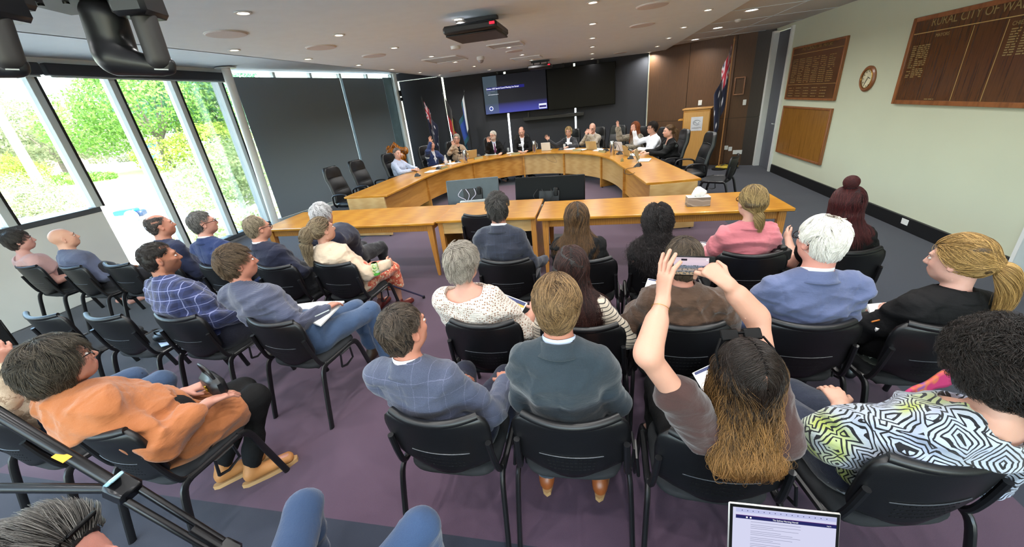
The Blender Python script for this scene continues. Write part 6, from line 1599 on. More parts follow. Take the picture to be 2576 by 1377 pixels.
councillor('c9', 1640, 322, 1.2, .02, 'dark-haired person with glasses in white shirt, hand raised', 'black leather office chair of the person in white shirt', hyaw=4, glasses=M_glframe, arms=ARM(R=up(1, e=(.3, .24, .9), w=(.24, .3, 1.12))), tops=[top('shirt', f_white, inf=.018, loose=.02, collarband=True)], collars=[coll(f_white)], hair=dict(style='short', cover=1, c='#15100e', c2='#2c211c', n=1800, vol=.012, slen=.06, rad=.001, curl=.004, line=.006))
councillor('c10', 1682, 330, 1.2, .04, 'woman with brown ponytail in black cardigan typing at the right arm', 'black leather office chair of the woman in black cardigan', hyaw=4, male=False, sw=.95, q=.0075, arms=ARM(L=dict(e=(-.27, .16, .8), w=(-.14, .4, .8), hd=(.1, 1, 0)), R=dict(e=(.27, .16, .8), w=(.14, .4, .8), hd=(-.1, 1, 0))), tops=[top('top', F('dark_green_top', '#26302e'), sleeve='none', inf=.008, scoop=(.07, .12, .09), scoopy=.06), jacket(f_black, name='cardigan', vee=1.1)], hair=dict(style='pony', c='#4a3522', c2='#8a6a48', n=2200, tie=(0, -.12, .03), t1=(0, -.05, -.02), t2=(0, -.02, -.2), tw=.028, rad=.0009, line=.008))
office_chair(-4.78, 6.95, -96, 'empty black leather office chair nearest the left table end')
office_chair(-4.74, 7.75, -100, 'second empty black leather office chair beside the wide drawn blind'); 
office_chair(1.78, 7.75, 96, 'empty black leather office chair at the right table end')
office_chair(.55, 10.9, 155, 'empty black leather office chair between the beige suit and the red hair')
print('people', round(time.time() - T0, 1))
# ================================================================== THINGS ON THE COUNCIL TABLE
M_paper = mat('white_paper', '#e9e8e6', .7, var=.02); M_steel = mat('polished_steel', '#c4c4c6', .16, 1.0, var=.03); M_lid = mat('champagne_laptop_lid', '#b8a274', .35, .35, var=.03)
k = NT('drinking_glass'); k.set(Roughness=.02, Alpha=.35); k.b.inputs['Base Color'].default_value = (.85, .9, .92, 1); k.b.inputs['Specular IOR Level'].default_value = .8; M_tumbler = k.m
def face(p, to=CC): return math.atan2(-(to[0] - p[0]), to[1] - p[1])
def mic(px, py, lab, goose=1, away=True):
    p = at(px, py, TZ); rz = face(p) + (PI if away else 0)
    e = empty('conference_microphone', (p[0], p[1], TZ), rz); tag(e, 'black pyramid conference microphone ' + lab, 'microphone', 'conference microphones')
    MB().add([(-.07, -.06, 0), (.07, -.06, 0), (.07, .06, 0), (-.07, .06, 0), (-.035, -.0, .06), (.035, -.0, .06), (.035, .04, .055), (-.035, .04, .055)], [(3, 2, 1, 0), (4, 5, 6, 7), (0, 1, 5, 4), (1, 2, 6, 5), (2, 3, 7, 6), (3, 0, 4, 7)]).build('base_unit', M_black, e)
    MB().tube(catmull([(0, .02, .05), (.01, -.01, .14), (.03, -.07, .23), (.05, -.14, .29)], 4), .004, 6).build('gooseneck', M_black, e)
    MB().tube([(.05, -.14, .29), (.058, -.165, .303)], .008, 8).build('capsule', M_black, e)
    MB().cyl((0, -.035, .028), .01, .006, 10).build('talk_button', M_whitemetal, e)
for px, py, lab in ((1051, 443, 'nearest the left table end'), (1105, 425, 'second from the left table end'), (1152, 409, 'in front of the man with raised arm'), (1203, 393, 'in front of the woman in tan jacket'), (1267, 384, 'in front of the purple tie'), (1336, 380, 'in front of the man with moustache'),
                    (1412, 377, 'in front of the blonde councillor'), (1523, 380, 'in front of the beige suit'), (1558, 388, 'in front of the red-haired woman'), (1586, 399, 'beside the woman in black cardigan'), (1604, 418, 'alone on the right table arm')): mic(px, py, lab)
def flask(px, py, lab):
    p = at(px, py, TZ); e = empty('steel_flask', p); tag(e, lab, 'flask', 'tall steel water flasks')
    MB().lathe([(.045, 0), (.05, .01), (.05, .27), (.046, .29), (.04, .3), (.001, .302)], 24).build('body', M_steel, e)
    MB().tube([(.045, 0, .25), (.08, 0, .22), (.08, 0, .12), (.046, 0, .08)], .008, 8).build('handle', M_steel, e)
flask(1345, 384, 'tall shiny steel flask between moustached man and blonde woman'); flask(1540, 390, 'tall shiny steel flask at the right bend of the table'); flask(1172, 409, 'tall shiny steel flask in front of the woman in tan jacket')
def tumbler(px, py, lab):
    p = at(px, py, TZ); e = MB().lathe([(.028, 0), (.033, .1), (.031, .1), (.027, .006), (.001, .006)], 16).build('drinking_glass', M_tumbler); e.location = p; tag(e, lab, 'glass', 'drinking glasses')
tumbler(1225, 391, 'drinking glass near the purple tie'); tumbler(1279, 381, 'drinking glass left of the bright slit'); tumbler(1308, 377, 'drinking glass before the moustached man'); tumbler(1420, 372, 'drinking glass before the blonde woman'); tumbler(1133, 413, 'drinking glass beside the plastic bottle')
p = at(1123, 415, TZ); e = empty('water_bottle', p); tag(e, 'clear drink bottle with dark base in front of the raised arm', 'bottle'); MB().lathe([(.036, 0), (.038, .02), (.038, .15), (.02, .2), (.018, .21)], 16).build('body', M_tumbler, e); MB().cyl((0, 0, .21), .02, .03, 12).build('cap', M_alu, e); MB().cyl((0, 0, .001), .037, .03, 14).build('base', M_black, e)
def laptop_far(px, py, rz, lab, col=None, w=.32, open_=105):
    p = at(px, py, TZ); e = empty('laptop', (p[0], p[1], TZ), rz); tag(e, lab, 'laptop', 'open laptops on the council table')
    MB().box((0, -.11, .009), (w, .22, .016), bev=.005).build('base', M_alu, e)
    R = Matrix.Rotation(math.radians(-(open_ - 90)), 3, 'X'); MB().box((0, .03, .11), (w, .008, .21), bev=.003, M=R).build('lid', col or M_lid, e)
def ltoward(px, py): return face(at(px, py, TZ))
for px, py, a, lab, c_ in ((1186, 398, 0, 'gold laptop right of the woman in tan jacket', None), (1489, 377, 0, 'gold laptop before the bald man in beige', None), (1560, 380, -.1, 'silver laptop before the red-haired woman', mat('silver_lid', '#c9ccd4', .4)), (1578, 392, .1, 'gold laptop before the person in white shirt', None), (1606, 404, -.15, 'gold laptop being typed on by the woman in black cardigan', None), (1374, 379, 0, 'small white tablet between moustached man and blonde woman', M_whitemetal)):
    laptop_far(px, py, ltoward(px, py) + a, lab, c_, .32 if 'tablet' not in lab else .24)
def papers(px, py, lab, n=3, w=.3, h=.21, z=TZ):
    p = at(px, py, z); e = empty('paper_stack', (p[0], p[1], z), face(p)); tag(e, lab, 'papers', 'papers on the council table')
    for i in range(n): MB().box((random.uniform(-.03, .03), random.uniform(-.02, .02), .003 + i * .005), (w, h, .004), rz=random.uniform(-.25, .25)).build('sheet', M_paper, e)
for px, py, lab in ((1085, 432, 'loose papers before the man in pale blue shirt'), (1104, 418, 'papers beside the two left microphones'), (1140, 411, 'papers beside the drink bottle'), (1236, 389, 'white papers before the purple tie'), (1288, 385, 'papers left of the moustached man'), (1318, 381, 'papers before the moustached man'), (1432, 375, 'white papers before the blonde woman'), (1460, 377, 'papers left of the gold laptop'), (1512, 378, 'papers before the bald man in beige')): papers(px, py, lab)
def nameplate(px, py, lab):
    p = at(px, py, TZ); e = empty('nameplate', (p[0], p[1], TZ), face(p)); tag(e, lab, 'nameplate', 'desk nameplates'); MB().add([(-.12, -.03, 0), (.12, -.03, 0), (.12, .03, 0), (-.12, .03, 0), (-.12, 0, .045), (.12, 0, .045)], [(3, 2, 1, 0), (0, 1, 5, 4), (2, 3, 4, 5), (1, 2, 5), (3, 0, 4)]).build('plate', mat('olive_nameplate', '#7c7348', .5, .2), e)
    MB().box((0, .0, .044), (.24, .004, .004)).build('edge_strip', M_gold, e)
for px, py, lab in ((1118, 424, 'olive nameplate beside the second microphone'), (1204, 399, 'olive nameplate under the steel flask'), (1297, 388, 'olive nameplate left of the moustached man'), (1452, 380, 'olive nameplate before the blonde woman'), (1515, 383, 'olive nameplate before the beige suit'), (1565, 404, 'olive nameplate on the right table arm')): nameplate(px, py, lab)
cb = MB().tube(catmull([tuple(at(1600, 420, TZ + .006)), tuple(at(1575, 425, TZ + .006)), tuple(at(1571, 435, TZ + .008)), tuple(at(1585, 439, TZ + .006)), tuple(at(1597, 434, TZ + .006))], 6), .004, 6).build('microphone_cable', M_black); tag(cb, 'thin black cable curling from the lone microphone on the right arm', 'cable')
for o_ in ((1382, 400), (1395, 404)):
    pass
cb = MB().tube(catmull([tuple(at(1372, 388, .7)), tuple(at(1378, 402, .6)), tuple(at(1400, 408, .55)), tuple(at(1392, 392, .66))], 6), .004, 6).build('hanging_cable', mat('brown_cable', '#6b5238', .6)); tag(cb, 'brown cable hanging down the front of the council table', 'cable')

# ================================================================== THINGS HELD IN THE AUDIENCE
def doc(name, label, cat, corners, thick=.004, m=None, band=True, group=None):
    """sheet through four world corners: top-left, top-right, bottom-right, bottom-left"""
    c = [Vector(at(*q_)) for q_ in corners]; ctr = sum(c, Vector()) / 4; e = empty(name, ctr); tag(e, label, cat, group)
    n = (c[1] - c[0]).cross(c[3] - c[0]).normalized(); n = n if n.z > 0 else -n
    q_ = [v - ctr for v in c]; V = [v - n * thick for v in q_] + q_
    MB().add(V, [(3, 2, 1, 0), (4, 5, 6, 7), (0, 1, 5, 4), (1, 2, 6, 5), (2, 3, 7, 6), (3, 0, 4, 7)]).build('sheet', m or M_paper, e, smooth=False)
    if band:
        for nm, col, u0, u1, v0, v1 in (('navy_band', '#2b3560', .04, .96, .03, .17), ('yellow_tab', '#d6a53a', .5, .97, .17, .26)):
            pt = lambda u, v: (q_[0] * (1 - u) + q_[1] * u) * (1 - v) + (q_[3] * (1 - u) + q_[2] * u) * v + n * .0012
            MB().quad(pt(u0, v0), pt(u1, v0), pt(u1, v1), pt(u0, v1)).build(nm, mat(nm + '_print', col, .6), e, smooth=False)
    return e
doc('agenda', 'white agenda with navy and yellow header beside the white knit top', 'document', [(1262, 737, .83), (1327, 762, .8), (1292, 818, .74), (1255, 800, .76)])
doc('agenda', 'agenda with navy header on the lap left of the brown shirt', 'document', [(1630, 700, .78), (1672, 708, .78), (1662, 728, .74), (1622, 722, .74)])
doc('agenda', 'agenda held below the left arm of the pink blazer', 'document', [(1762, 608, .76), (1800, 612, .76), (1796, 632, .7), (1752, 625, .7)])
doc('agenda', 'agenda with navy header on the lap of the woman filming', 'document', [(1742, 938, .72), (1812, 905, .72), (1815, 975, .68), (1770, 985, .68)])
doc('white_booklet', 'small white booklet at the hip of the woman filming', 'document', [(1672, 1062, .6), (1700, 1042, .6), (1698, 1078, .58), (1676, 1092, .58)], band=False)
doc('notepad', 'white notepad under the hand of the blonde woman in black', 'notepad', [(2182, 765, .76), (2268, 757, .74), (2250, 812, .74), (2205, 830, .74)], .012, band=False)
nb_ = doc('notebook', 'open white notebook on the knee of the man in grey-blue shirt', 'notebook', [(802, 758, .72), (866, 757, .71), (806, 818, .72), (768, 804, .72)], .012, band=False)
c_ = [Vector(at(*q_)) - nb_.location for q_ in ((738, 766, .71), (802, 758, .72), (768, 804, .72), (722, 800, .71))]
MB().add([v - Vector((0, 0, .01)) for v in c_] + c_, [(3, 2, 1, 0), (4, 5, 6, 7), (0, 1, 5, 4), (1, 2, 6, 5), (2, 3, 7, 6), (3, 0, 4, 7)]).build('left_page', M_paper, nb_, smooth=False)
pn = MB().tube([tuple(at(782, 801, .745)), tuple(at(828, 780, .8))], .004, 8).build('pen', M_alu); tag(pn, 'silver pen in the hand over the open notebook', 'pen')
pn = MB().tube([tuple(at(2192, 810, .77)), tuple(at(2240, 798, .79))], .004, 8).build('pencil', mat('pencil_orange', '#b8691f', .5)); tag(pn, 'orange pencil in the blonde woman\'s hand', 'pencil')
# drink can and walking cane
hdp = P['cream'][0][1]['WR'][1] if False else None
cn = empty('drink_can', at(948, 690, .66)); tag(cn, 'green patterned drink can held by the woman in cream jacket', 'can')
k = NT('can_print'); v = k.coord(); k.base(k.ramp(k.noise(v, 45, 3), [(.4, '#cfe3cf'), (.5, '#d8d48a'), (.58, '#6f9f5c')])); k.set(Roughness=.3, Metallic=.3)
MB().lathe([(.024, 0), (.031, .008), (.031, .108), (.026, .118)], 20).build('can_body', k.m, cn); MB().lathe([(.0315, .0), (.0315, .02)], 20).build('green_base_band', mat('can_green', '#4fa33c', .35), cn); MB().lathe([(.026, .118), (.001, .116)], 16).build('can_lid', M_alu, cn)
a, b = at(905, 690, .64), at(1066, 748, .01); cane = empty('walking_cane', b); tag(cane, 'grey-blue walking cane resting against the seat of the woman in cream', 'cane')
d_ = a - b; MB().tube([(0, 0, .01), tuple(d_ * .95)], .01, 10).build('shaft', mat('cane_blue_grey', '#4a4a66', .35, .4), cane); MB().cyl((0, 0, -.01), .016, .03, 12).build('rubber_tip', M_black, cane)
MB().tube([tuple(d_ * .93), tuple(d_ * .97 + v3(0, 0, .02)), tuple(d_ + v3(-.06, -.04, .02)), tuple(d_ + v3(-.1, -.06, -.02))], .012, 8).build('handle', M_black, cane)
# black handbag with gilt clasp
hb = empty('handbag', at(548, 985, .685), -.4); tag(hb, 'small black leather handbag with gilt star clasp in orange tunic lap', 'handbag')
MB().box((0, 0, .055), (.2, .07, .12), bev=.025).build('bag_body', M_leather, hb); MB().tube(catmull([(-.07, 0, .1), (-.06, -.01, .17), (0, -.015, .19), (.06, -.01, .17), (.07, 0, .1)], 4), .007, 8).build('strap', M_leather, hb)
m = MB()
for i in range(5): m.tube([(.0, -.04, .05), (.02 * math.cos(i * 1.257), -.04, .05 + .02 * math.sin(i * 1.257))], [.006, .003], 6)
m.build('gilt_clasp', mat('gilt', '#b98f2a', .3, .8), hb)
# DSLR camera, pink garment, folded spectacles
dc = empty('camera', at(1965, 640, .8), .2); tag(dc, 'black camera held between the pink blazer and the white-haired man', 'camera')
MB().box((0, 0, 0), (.13, .06, .09), bev=.015).build('camera_body', M_black, dc); MB().lathe([(.034, 0), (.036, .05), (.032, .07), (.024, .066)], 18, (0, .02, 0), R=Matrix.Rotation(-PI / 2, 3, 'X')).build('lens', M_black, dc); MB().box((0, 0, .055), (.05, .05, .03), bev=.008).build('prism_housing', M_black, dc)
pc = [at(*q_) for q_ in ((2275, 990, .6), (2330, 955, .62), (2385, 928, .64), (2392, 965, .56), (2340, 992, .55), (2290, 1000, .54))]
G_ = np.zeros((6, 10, 3))
for i in range(6):
    for j in range(10):
        u, v = j / 9, i / 5; G_[i, j] = (pc[0] * (1 - u) + pc[2] * u) * (1 - v) + (pc[5] * (1 - u) + pc[3] * u) * v + v3(0, 0, .008 * math.sin(9 * u + 3 * v))
k = NT('magenta_floral_cloth'); v = k.coord(); k.base(k.ramp(k.noise(v, 9, 2), [(.52, '#b02a63'), (.6, '#c46a3c'), (.66, '#8a4f93')])); k.set(Roughness=.8)
pg = grid_obj('folded_garment', G_, k.m, thick=.012); tag(pg, 'magenta floral garment draped on the chair before the curly-haired woman', 'cloth')
sg = empty('reading_glasses', at(2285, 745, .84)); tag(sg, 'folded reading glasses poking up before the blonde woman', 'glasses')
MB().tube([(0, 0, -.06), (0, 0, 0), (.012, .005, .025)], .0025, 6).build('temple', M_glframe, sg); MB().tube([(.075, 0, -.03), (.078, 0, .03)], .0035, 6).build('temple', M_alu, sg)
bp = empty('black_bag', (-3.45, 2.12, .475), .3); tag(bp, 'small soft black bag on the empty chair next to plaid shirt', 'bag'); MB().ellip((0, 0, .04), (.13, .09, .045), 16, 8).build('bag_body', M_leather, bp); MB().tube(catmull([(-.1, 0, .04), (-.05, -.06, .11), (.06, -.05, .1), (.11, 0, .04)], 4), .006, 6).build('strap', M_leather, bp)
doc('brochure', 'pale blue folded brochure on the empty chair next to plaid shirt', 'document', [(395, 858, .49), (412, 850, .49), (425, 866, .49), (405, 872, .49)], .006, mat('pale_blue_card', '#a9c4e6', .6), False)
# phone being held up to film
pp = v3(at(1742, 669, 1.385)); cp = v3(0, 0, H); n_p = unit(unit(cp - pp) * .75 + unit(v3(.45, 1.06, 1.2) - pp) * .25)
rgt = unit(np.cross(v3(0, 0, 1), n_p)); upv = np.cross(n_p, rgt)
fe = empty('smartphone', pp); fe.rotation_mode = 'QUATERNION'; fe.rotation_quaternion = Matrix([list(rgt), list(-n_p), list(upv)]).transposed().to_quaternion(); tag(fe, 'black smartphone held sideways, its screen showing the meeting', 'phone')
MB().box((0, 0, 0), (.152, .009, .075), bev=.004).build('phone_case', M_bezel, fe)
k = NT('phone_live_view'); v = k.coord(); sx = k.n('SeparateXYZ'); k.l(v, sx.inputs[0])
cc = k.ramp(k.math('DIVIDE', k.math('ADD', sx.outputs[2], .033), .066), [(.0, '#8a6d52'), (.12, '#a3814f'), (.2, '#5c6170'), (.3, '#a58a78'), (.42, '#4b5064'), (.52, '#5d6886'), (.56, '#c9b3c4'), (.8, '#d8bfcb'), (1, '#c4aebc')])
cc = k.mix(k.math('MULTIPLY', k.math('GREATER_THAN', k.noise(v, 160, 3), .55), k.math('LESS_THAN', sx.outputs[2], .004)), cc, '#23242e')
k.b.inputs['Base Color'].default_value = (.01, .01, .01, 1); k.l(cc, k.b.inputs['Emission Color']); k.b.inputs['Emission Strength'].default_value = .95
scn = MB().box((-.006, -.0052, 0), (.118, .001, .066)).build('phone_screen', k.m, fe)
MB().lathe([(.0035, 0), (.001, .0004)], 14, (.048, -.006, .0), R=Matrix.Rotation(PI / 2, 3, 'X')).build('record_button', emit('record_red', '#e0304a', 1.0), scn)
MB().lathe([(.0035, 0), (.001, .0004)], 14, (.047, -.006, .025), R=Matrix.Rotation(PI / 2, 3, 'X')).build('white_button', emit('button_white', '#ffffff', .9), scn)
MB().box((-.03, -.0061, .024), (.02, .0006, .007)).build('preview_projector', emit('preview_dark', '#3a3340', .6), scn)
# sunglasses pushed up on her hair, wrist band, ring
def head_shades(key, z=.108, y=.063):
    pr, info = P[key][0]; T_ = lambda x, y_, z_: tuple(info['hp'] + info['HR'] @ v3(x, y_, z_)); m = MB()
    for s_ in (-1, 1):
        m.box(T_(s_ * .037, y, z), (.06, .01, .04), bev=.004, M=Matrix((info['HR'] @ rotm(0, -50)).tolist()))
        m.tube([T_(s_ * .068, y - .008, z - .006), T_(s_ * .092, y - .04, z - .035), T_(s_ * .095, y - .09, z - .075)], .004, 6)
    m.tube([T_(-.01, y + .003, z + .004), T_(.01, y + .003, z + .004)], .005, 6); m.build('sunglasses', M_bezel, pr); return pr, info
head_shades('botleft', .115, .045)
pr, info = head_shades('phone')
w_ = info['WR'][1]; fo = unit(w_ - info['EL'][1]); c0 = w_ - fo * .055; e1 = unit(np.cross(fo, v3(0, 0, 1))); e2 = np.cross(fo, e1)
MB().tube([tuple(c0 + (e1 * math.cos(t) + e2 * math.sin(t)) * .0315) for t in np.linspace(0, 2 * PI, 25)], .0028, 6).build('wrist_band', M_black, pr)
w_ = info['WR'][0]; fo = unit(w_ - info['EL'][0]); c0 = w_ - fo * .04; e1 = unit(np.cross(fo, v3(0, 0, 1))); e2 = np.cross(fo, e1)
MB().tube([tuple(c0 + (e1 * math.cos(t) + e2 * math.sin(t)) * .029) for t in np.linspace(0, 2 * PI, 25)], .0009, 6).build('bracelet', mat('gilt', '#b98f2a', .3, .8), pr)

ph2 = empty('smartphone', at(6, 838, 1.2), .2); tag(ph2, 'dark phone lifted by the person at the left edge', 'phone'); MB().box((0, 0, 0), (.075, .009, .15), bev=.004).build('phone_case', M_bezel, ph2); MB().box((0, -.0052, 0), (.066, .001, .14)).build('phone_screen', M_scr_off, ph2)
# ---- open laptop cropped at the bottom edge
A_, B_ = at(1838, 1262, .855), at(2108, 1290, .855); ctr = (A_ + B_) / 2; wl = np.linalg.norm(A_ - B_) + .012
lt = empty('laptop', (ctr[0], ctr[1] - .07, .645), math.atan2(B_[1] - A_[1], B_[0] - A_[0])); tag(lt, 'open silver laptop showing a news page at the bottom edge', 'laptop')
MB().box((0, -.11, -.008), (wl, .22, .016), bev=.006).build('base', M_alu, lt)
tl = math.atan2(.07, .21); RL = Matrix.Rotation(-tl, 3, 'X'); hh = .221
def sp(x, v, o=0.0): return Vector((x, 0, 0)) + RL @ Vector((0, -o, v))
MB().box(tuple(RL @ Vector((0, 0, hh / 2))), (wl, .007, hh), bev=.003, M=RL).build('lid', mat('laptop_silver', '#c5c1bd', .3, .5), lt)
MB().box(tuple(RL @ Vector((0, -.0042, hh / 2))), (wl - .006, .001, hh - .006), M=RL).build('screen_bezel', M_bezel, lt)
ws, h0, h1 = wl - .022, .014, hh - .011
def patch(name, x0, x1, v0, v1, m_, o=.0055, par=None): return MB().quad(sp(x0, v0, o), sp(x1, v0, o), sp(x1, v1, o), sp(x0, v1, o)).build(name, m_, par or lt, smooth=False)
scr = patch('screen', -ws / 2, ws / 2, h0, h1, emit('laptop_page', '#d3d4ee', .95))
patch('browser_bar', -ws / 2 + .008, ws / 2, h1 - .014, h1 - .002, emit('tab_bar', '#bcc0e6', .95), .0058, scr)
patch('page_header', -ws / 2 + .008, ws / 2, h1 - .034, h1 - .024, emit('masthead_navy', '#2c2f6b', .8), .0058, scr)
patch('page_header_line', -ws / 2 + .008, ws / 2, h1 - .024, h1 - .0225, emit('masthead_purple', '#6a2a78', .8), .0059, scr)
tx = text('masthead', 'The Sydney Morning Herald', .0068, emit('masthead_white', '#ffffff', 1.0), scr, sp(.005, h1 - .029, .0062), (PI / 2 - tl, 0, 0), 'CENTER', .0001, .85)
text('account', 'Log in', .0045, emit('masthead_white', '#ffffff', 1.0), scr, sp(.115, h1 - .029, .0062), (PI / 2 - tl, 0, 0), 'CENTER', .0001)
m = MB(); y_ = h1 - .042
for i in range(26):
    L_l = random.choice((.08, .11, .125, .13, .06)); m.quad(sp(-.085, y_, .006), sp(-.085 + L_l, y_, .006), sp(-.085 + L_l, y_ + .0012, .006), sp(-.085, y_ + .0012, .006)); y_ -= .0055 if i % 3 else .009
    if y_ < h0 + .01: break
o = m.build('article_lines', emit('article_grey', '#9a9cb8', .8), scr, smooth=False); o['kind'] = 'stuff'
m = MB()
for i in range(16): x = -.11 + i * .0145; m.quad(sp(x, h1 - .009, .0062), sp(x + .0025, h1 - .009, .0062), sp(x + .0025, h1 - .0065, .0062), sp(x, h1 - .0065, .0062))
for x in (-.098, -.088): m.quad(sp(x, h1 - .031, .0062), sp(x + .0045, h1 - .031, .0062), sp(x + .0045, h1 - .0265, .0062), sp(x, h1 - .0265, .0062), 1)
o = m.build('toolbar_icons', [emit('icon_dark', '#4a4d78', .6), emit('masthead_white', '#ffffff', 1.0)], scr, smooth=False); o['kind'] = 'stuff'

# ================================================================== TRIPOD AND CEILING-HUNG CAMERAS
M_trip = mat('black_anodised_tube', '#101013', .3, .3)
A_ = v3(at(0, 1043, 1.12)); F_ = v3(at(545, 1372, .42)); F_ = A_ + (F_ - A_) * ((A_[2] - .015) / (A_[2] - F_[2])); apex = F_ + (A_ - F_) * 1.45
tp = empty('camera_tripod', (0, 0, 0)); tag(tp, 'heavy black camera tripod crossing the bottom left corner', 'tripod')
hub = F_ + (A_ - F_) * .66; sd = unit(np.cross(A_ - F_, v3(0, 0, 1)))
lg_ = MB(); lg_.tube([tuple(apex), tuple(hub)], .021, 12); lg_.build('leg', M_trip, tp)
lo = MB()
for s_ in (-1, 1): lo.tube([tuple(hub + sd * s_ * .026 + v3(0, 0, .004) * s_), tuple(F_ + (A_ - F_) * .33 + sd * s_ * .022)], .014, 10)
lo.tube([tuple(F_ + (A_ - F_) * .45), tuple(F_)], .024, 10); lo.build('lower_leg', M_trip, tp)
MB().box(tuple(hub), (.1, .085, .07), bev=.012, M=Matrix.Rotation(.5, 3, 'Y')).build('leg_clamp', M_trip, tp)
MB().box(tuple(hub + v3(-.005, -.005, .055)), (.08, .05, .016), bev=.004, M=Matrix.Rotation(-.6, 3, 'Y')).build('clamp_lever', mat('clear_blue_plastic', '#8fb4c2', .25), tp)
MB().box(tuple(F_ + (A_ - F_) * .33), (.09, .075, .07), bev=.012, M=Matrix.Rotation(.5, 3, 'Y')).build('foot_clamp', M_trip, tp)
MB().box(tuple(F_ + (A_ - F_) * .82 + v3(.012, -.018, .012)), (.05, .03, .004), bev=.001, M=Matrix.Rotation(.55, 3, 'Y')).build('yellow_sticker', mat('sticker_yellow', '#e0a02a', .5), tp)
sp0 = hub; sp1 = v3(at(-60, 1228, hub[2] + .02)); MB().tube([tuple(sp0), tuple(sp1)], .02, 10).build('spreader_bar', M_trip, tp)
MB().lathe([(.03, -.02), (.03, .02), (.02, .03)], 16, tuple(sp1)).build('spreader_hub', M_trip, tp)
for q_, nm in ((v3(at(-250, 1500, .02)), 'leg'), (v3(at(-420, 1100, .02)), 'leg')):
    MB().tube([tuple(apex), tuple(apex + (q_ - apex) * .55)], .03, 12).build('leg', M_trip, tp); MB().tube([tuple(apex + (q_ - apex) * .5), tuple(q_)], .014, 12).build('lower_leg', M_trip, tp)
MB().lathe([(.05, -.03), (.06, .02), (.03, .08)], 20, tuple(apex)).build('tripod_head', M_trip, tp)
def ray(px, py, dist): d_ = wray(px, py); return v3(0, 0, H) + d_ / np.linalg.norm(d_) * dist
M_ptz = mat('matte_black_camera_body', '#1b1b1e', .38, var=.06); M_ptzg = mat('dark_grey_camera_arm', '#2f2d2d', .5, var=.05)
def ptz(dx, label):
    """inverted robotic camera hung from the ceiling on a drop pole"""
    R_ = lambda x, y, d_: ray(x + dx, y, d_)
    b = R_(215, -30, 1.0); e = empty('robotic_camera', b); tag(e, label, 'camera', 'ceiling-hung robotic cameras'); L = lambda q_: tuple(v3(q_) - b)
    ax = unit(R_(380, 5, .94) - R_(120, 5, 1.02)); yw = Matrix.Rotation(math.atan2(ax[1], ax[0]), 3, 'Z')
    MB().box((0, 0, .0), (.15, .1, .045), bev=.006, M=yw).build('mount_box', M_ptzg, e)
    MB().box(L(R_(345, 8, .93)), (.05, .06, .04), bev=.006, M=yw).build('connector_block', M_ptz, e)
    for u in (-.05, -.015): MB().cyl(tuple(yw @ Vector((u, -.03, -.026))), .004, .003, 12).build('mount_screw', M_black, e)
    MB().tube([(0, 0, .02), (0, 0, ZC - b[2])], .012, 16).build('drop_pole', M_ptz, e)
    P_ = [(sd_cone(R_(252, 38, .97), R_(285, 132, .97), .024, .026), .015, 1), (sd_cone(R_(285, 50, .96), R_(300, 135, .96), .018, .024), .015, 1),
          (sd_cone(R_(290, 150, .95), R_(400, 168, .92), .023, .014), .012, 1), (sd_cone(R_(425, 160, .91), R_(426, 172, .91), .009, .009), .01, 1), (sd_cone(R_(318, 88, .94), R_(326, 96, .94), .006, .004), .004, -1)]
    p, t, qd = Vol(P_, .0025).mesh(.002); raw_mesh('yoke_and_head', p - b, t, qd, M_ptz, e)
    P_ = [(sd_cone(R_(348, 25, .92), R_(392, 150, .91), .0125, .0125), .01, 1), (sd_cone(R_(366, 25, .92), R_(408, 150, .91), .011, .0115), .01, 1)]
    p, t, qd = Vol(P_, .0025).mesh(.002); raw_mesh('side_arm', p - b, t, qd, M_ptzg, e)
    MB().tube([L(R_(388, 174, .89)), L(R_(424, 175, .89))], .001, 6).build('trim_line', M_alu, e)
ptz(0, 'large black robotic camera hanging upside down near the lens, upper left'); ptz(-375, 'second black robotic camera, cut by the left edge')
# ================================================================== OUTSIDE THE WINDOWS
GZ = -1.1
def leafmat(name, a, b):
    k = NT(name); v = k.coord(); f = k.noise(v, 1.4, 4, .6); c = k.ramp(f, [(.3, a), (.7, b)]); k.base(c); k.set(Roughness=.55)
    tr = k.n('BsdfTranslucent'); k.l(c, tr.inputs[0]); mx = k.n('MixShader'); mx.inputs[0].default_value = .4; k.l(k.b.outputs[0], mx.inputs[1]); k.l(tr.outputs[0], mx.inputs[2]); k.l(mx.outputs[0], k.o.inputs[0]); return k.m
L_green = leafmat('leaf_green', '#4f7a2c', '#7da548'); L_blue = leafmat('leaf_blue_green', '#3f7350', '#6f9f78'); L_yel = leafmat('leaf_yellow_green', '#6a8a2a', '#9fb04a'); L_grey = leafmat('leaf_grey_green', '#6f7c56', '#9b9f78')
M_bark = mat('tree_bark', '#6a6258', .9, var=.3, vscale=8)
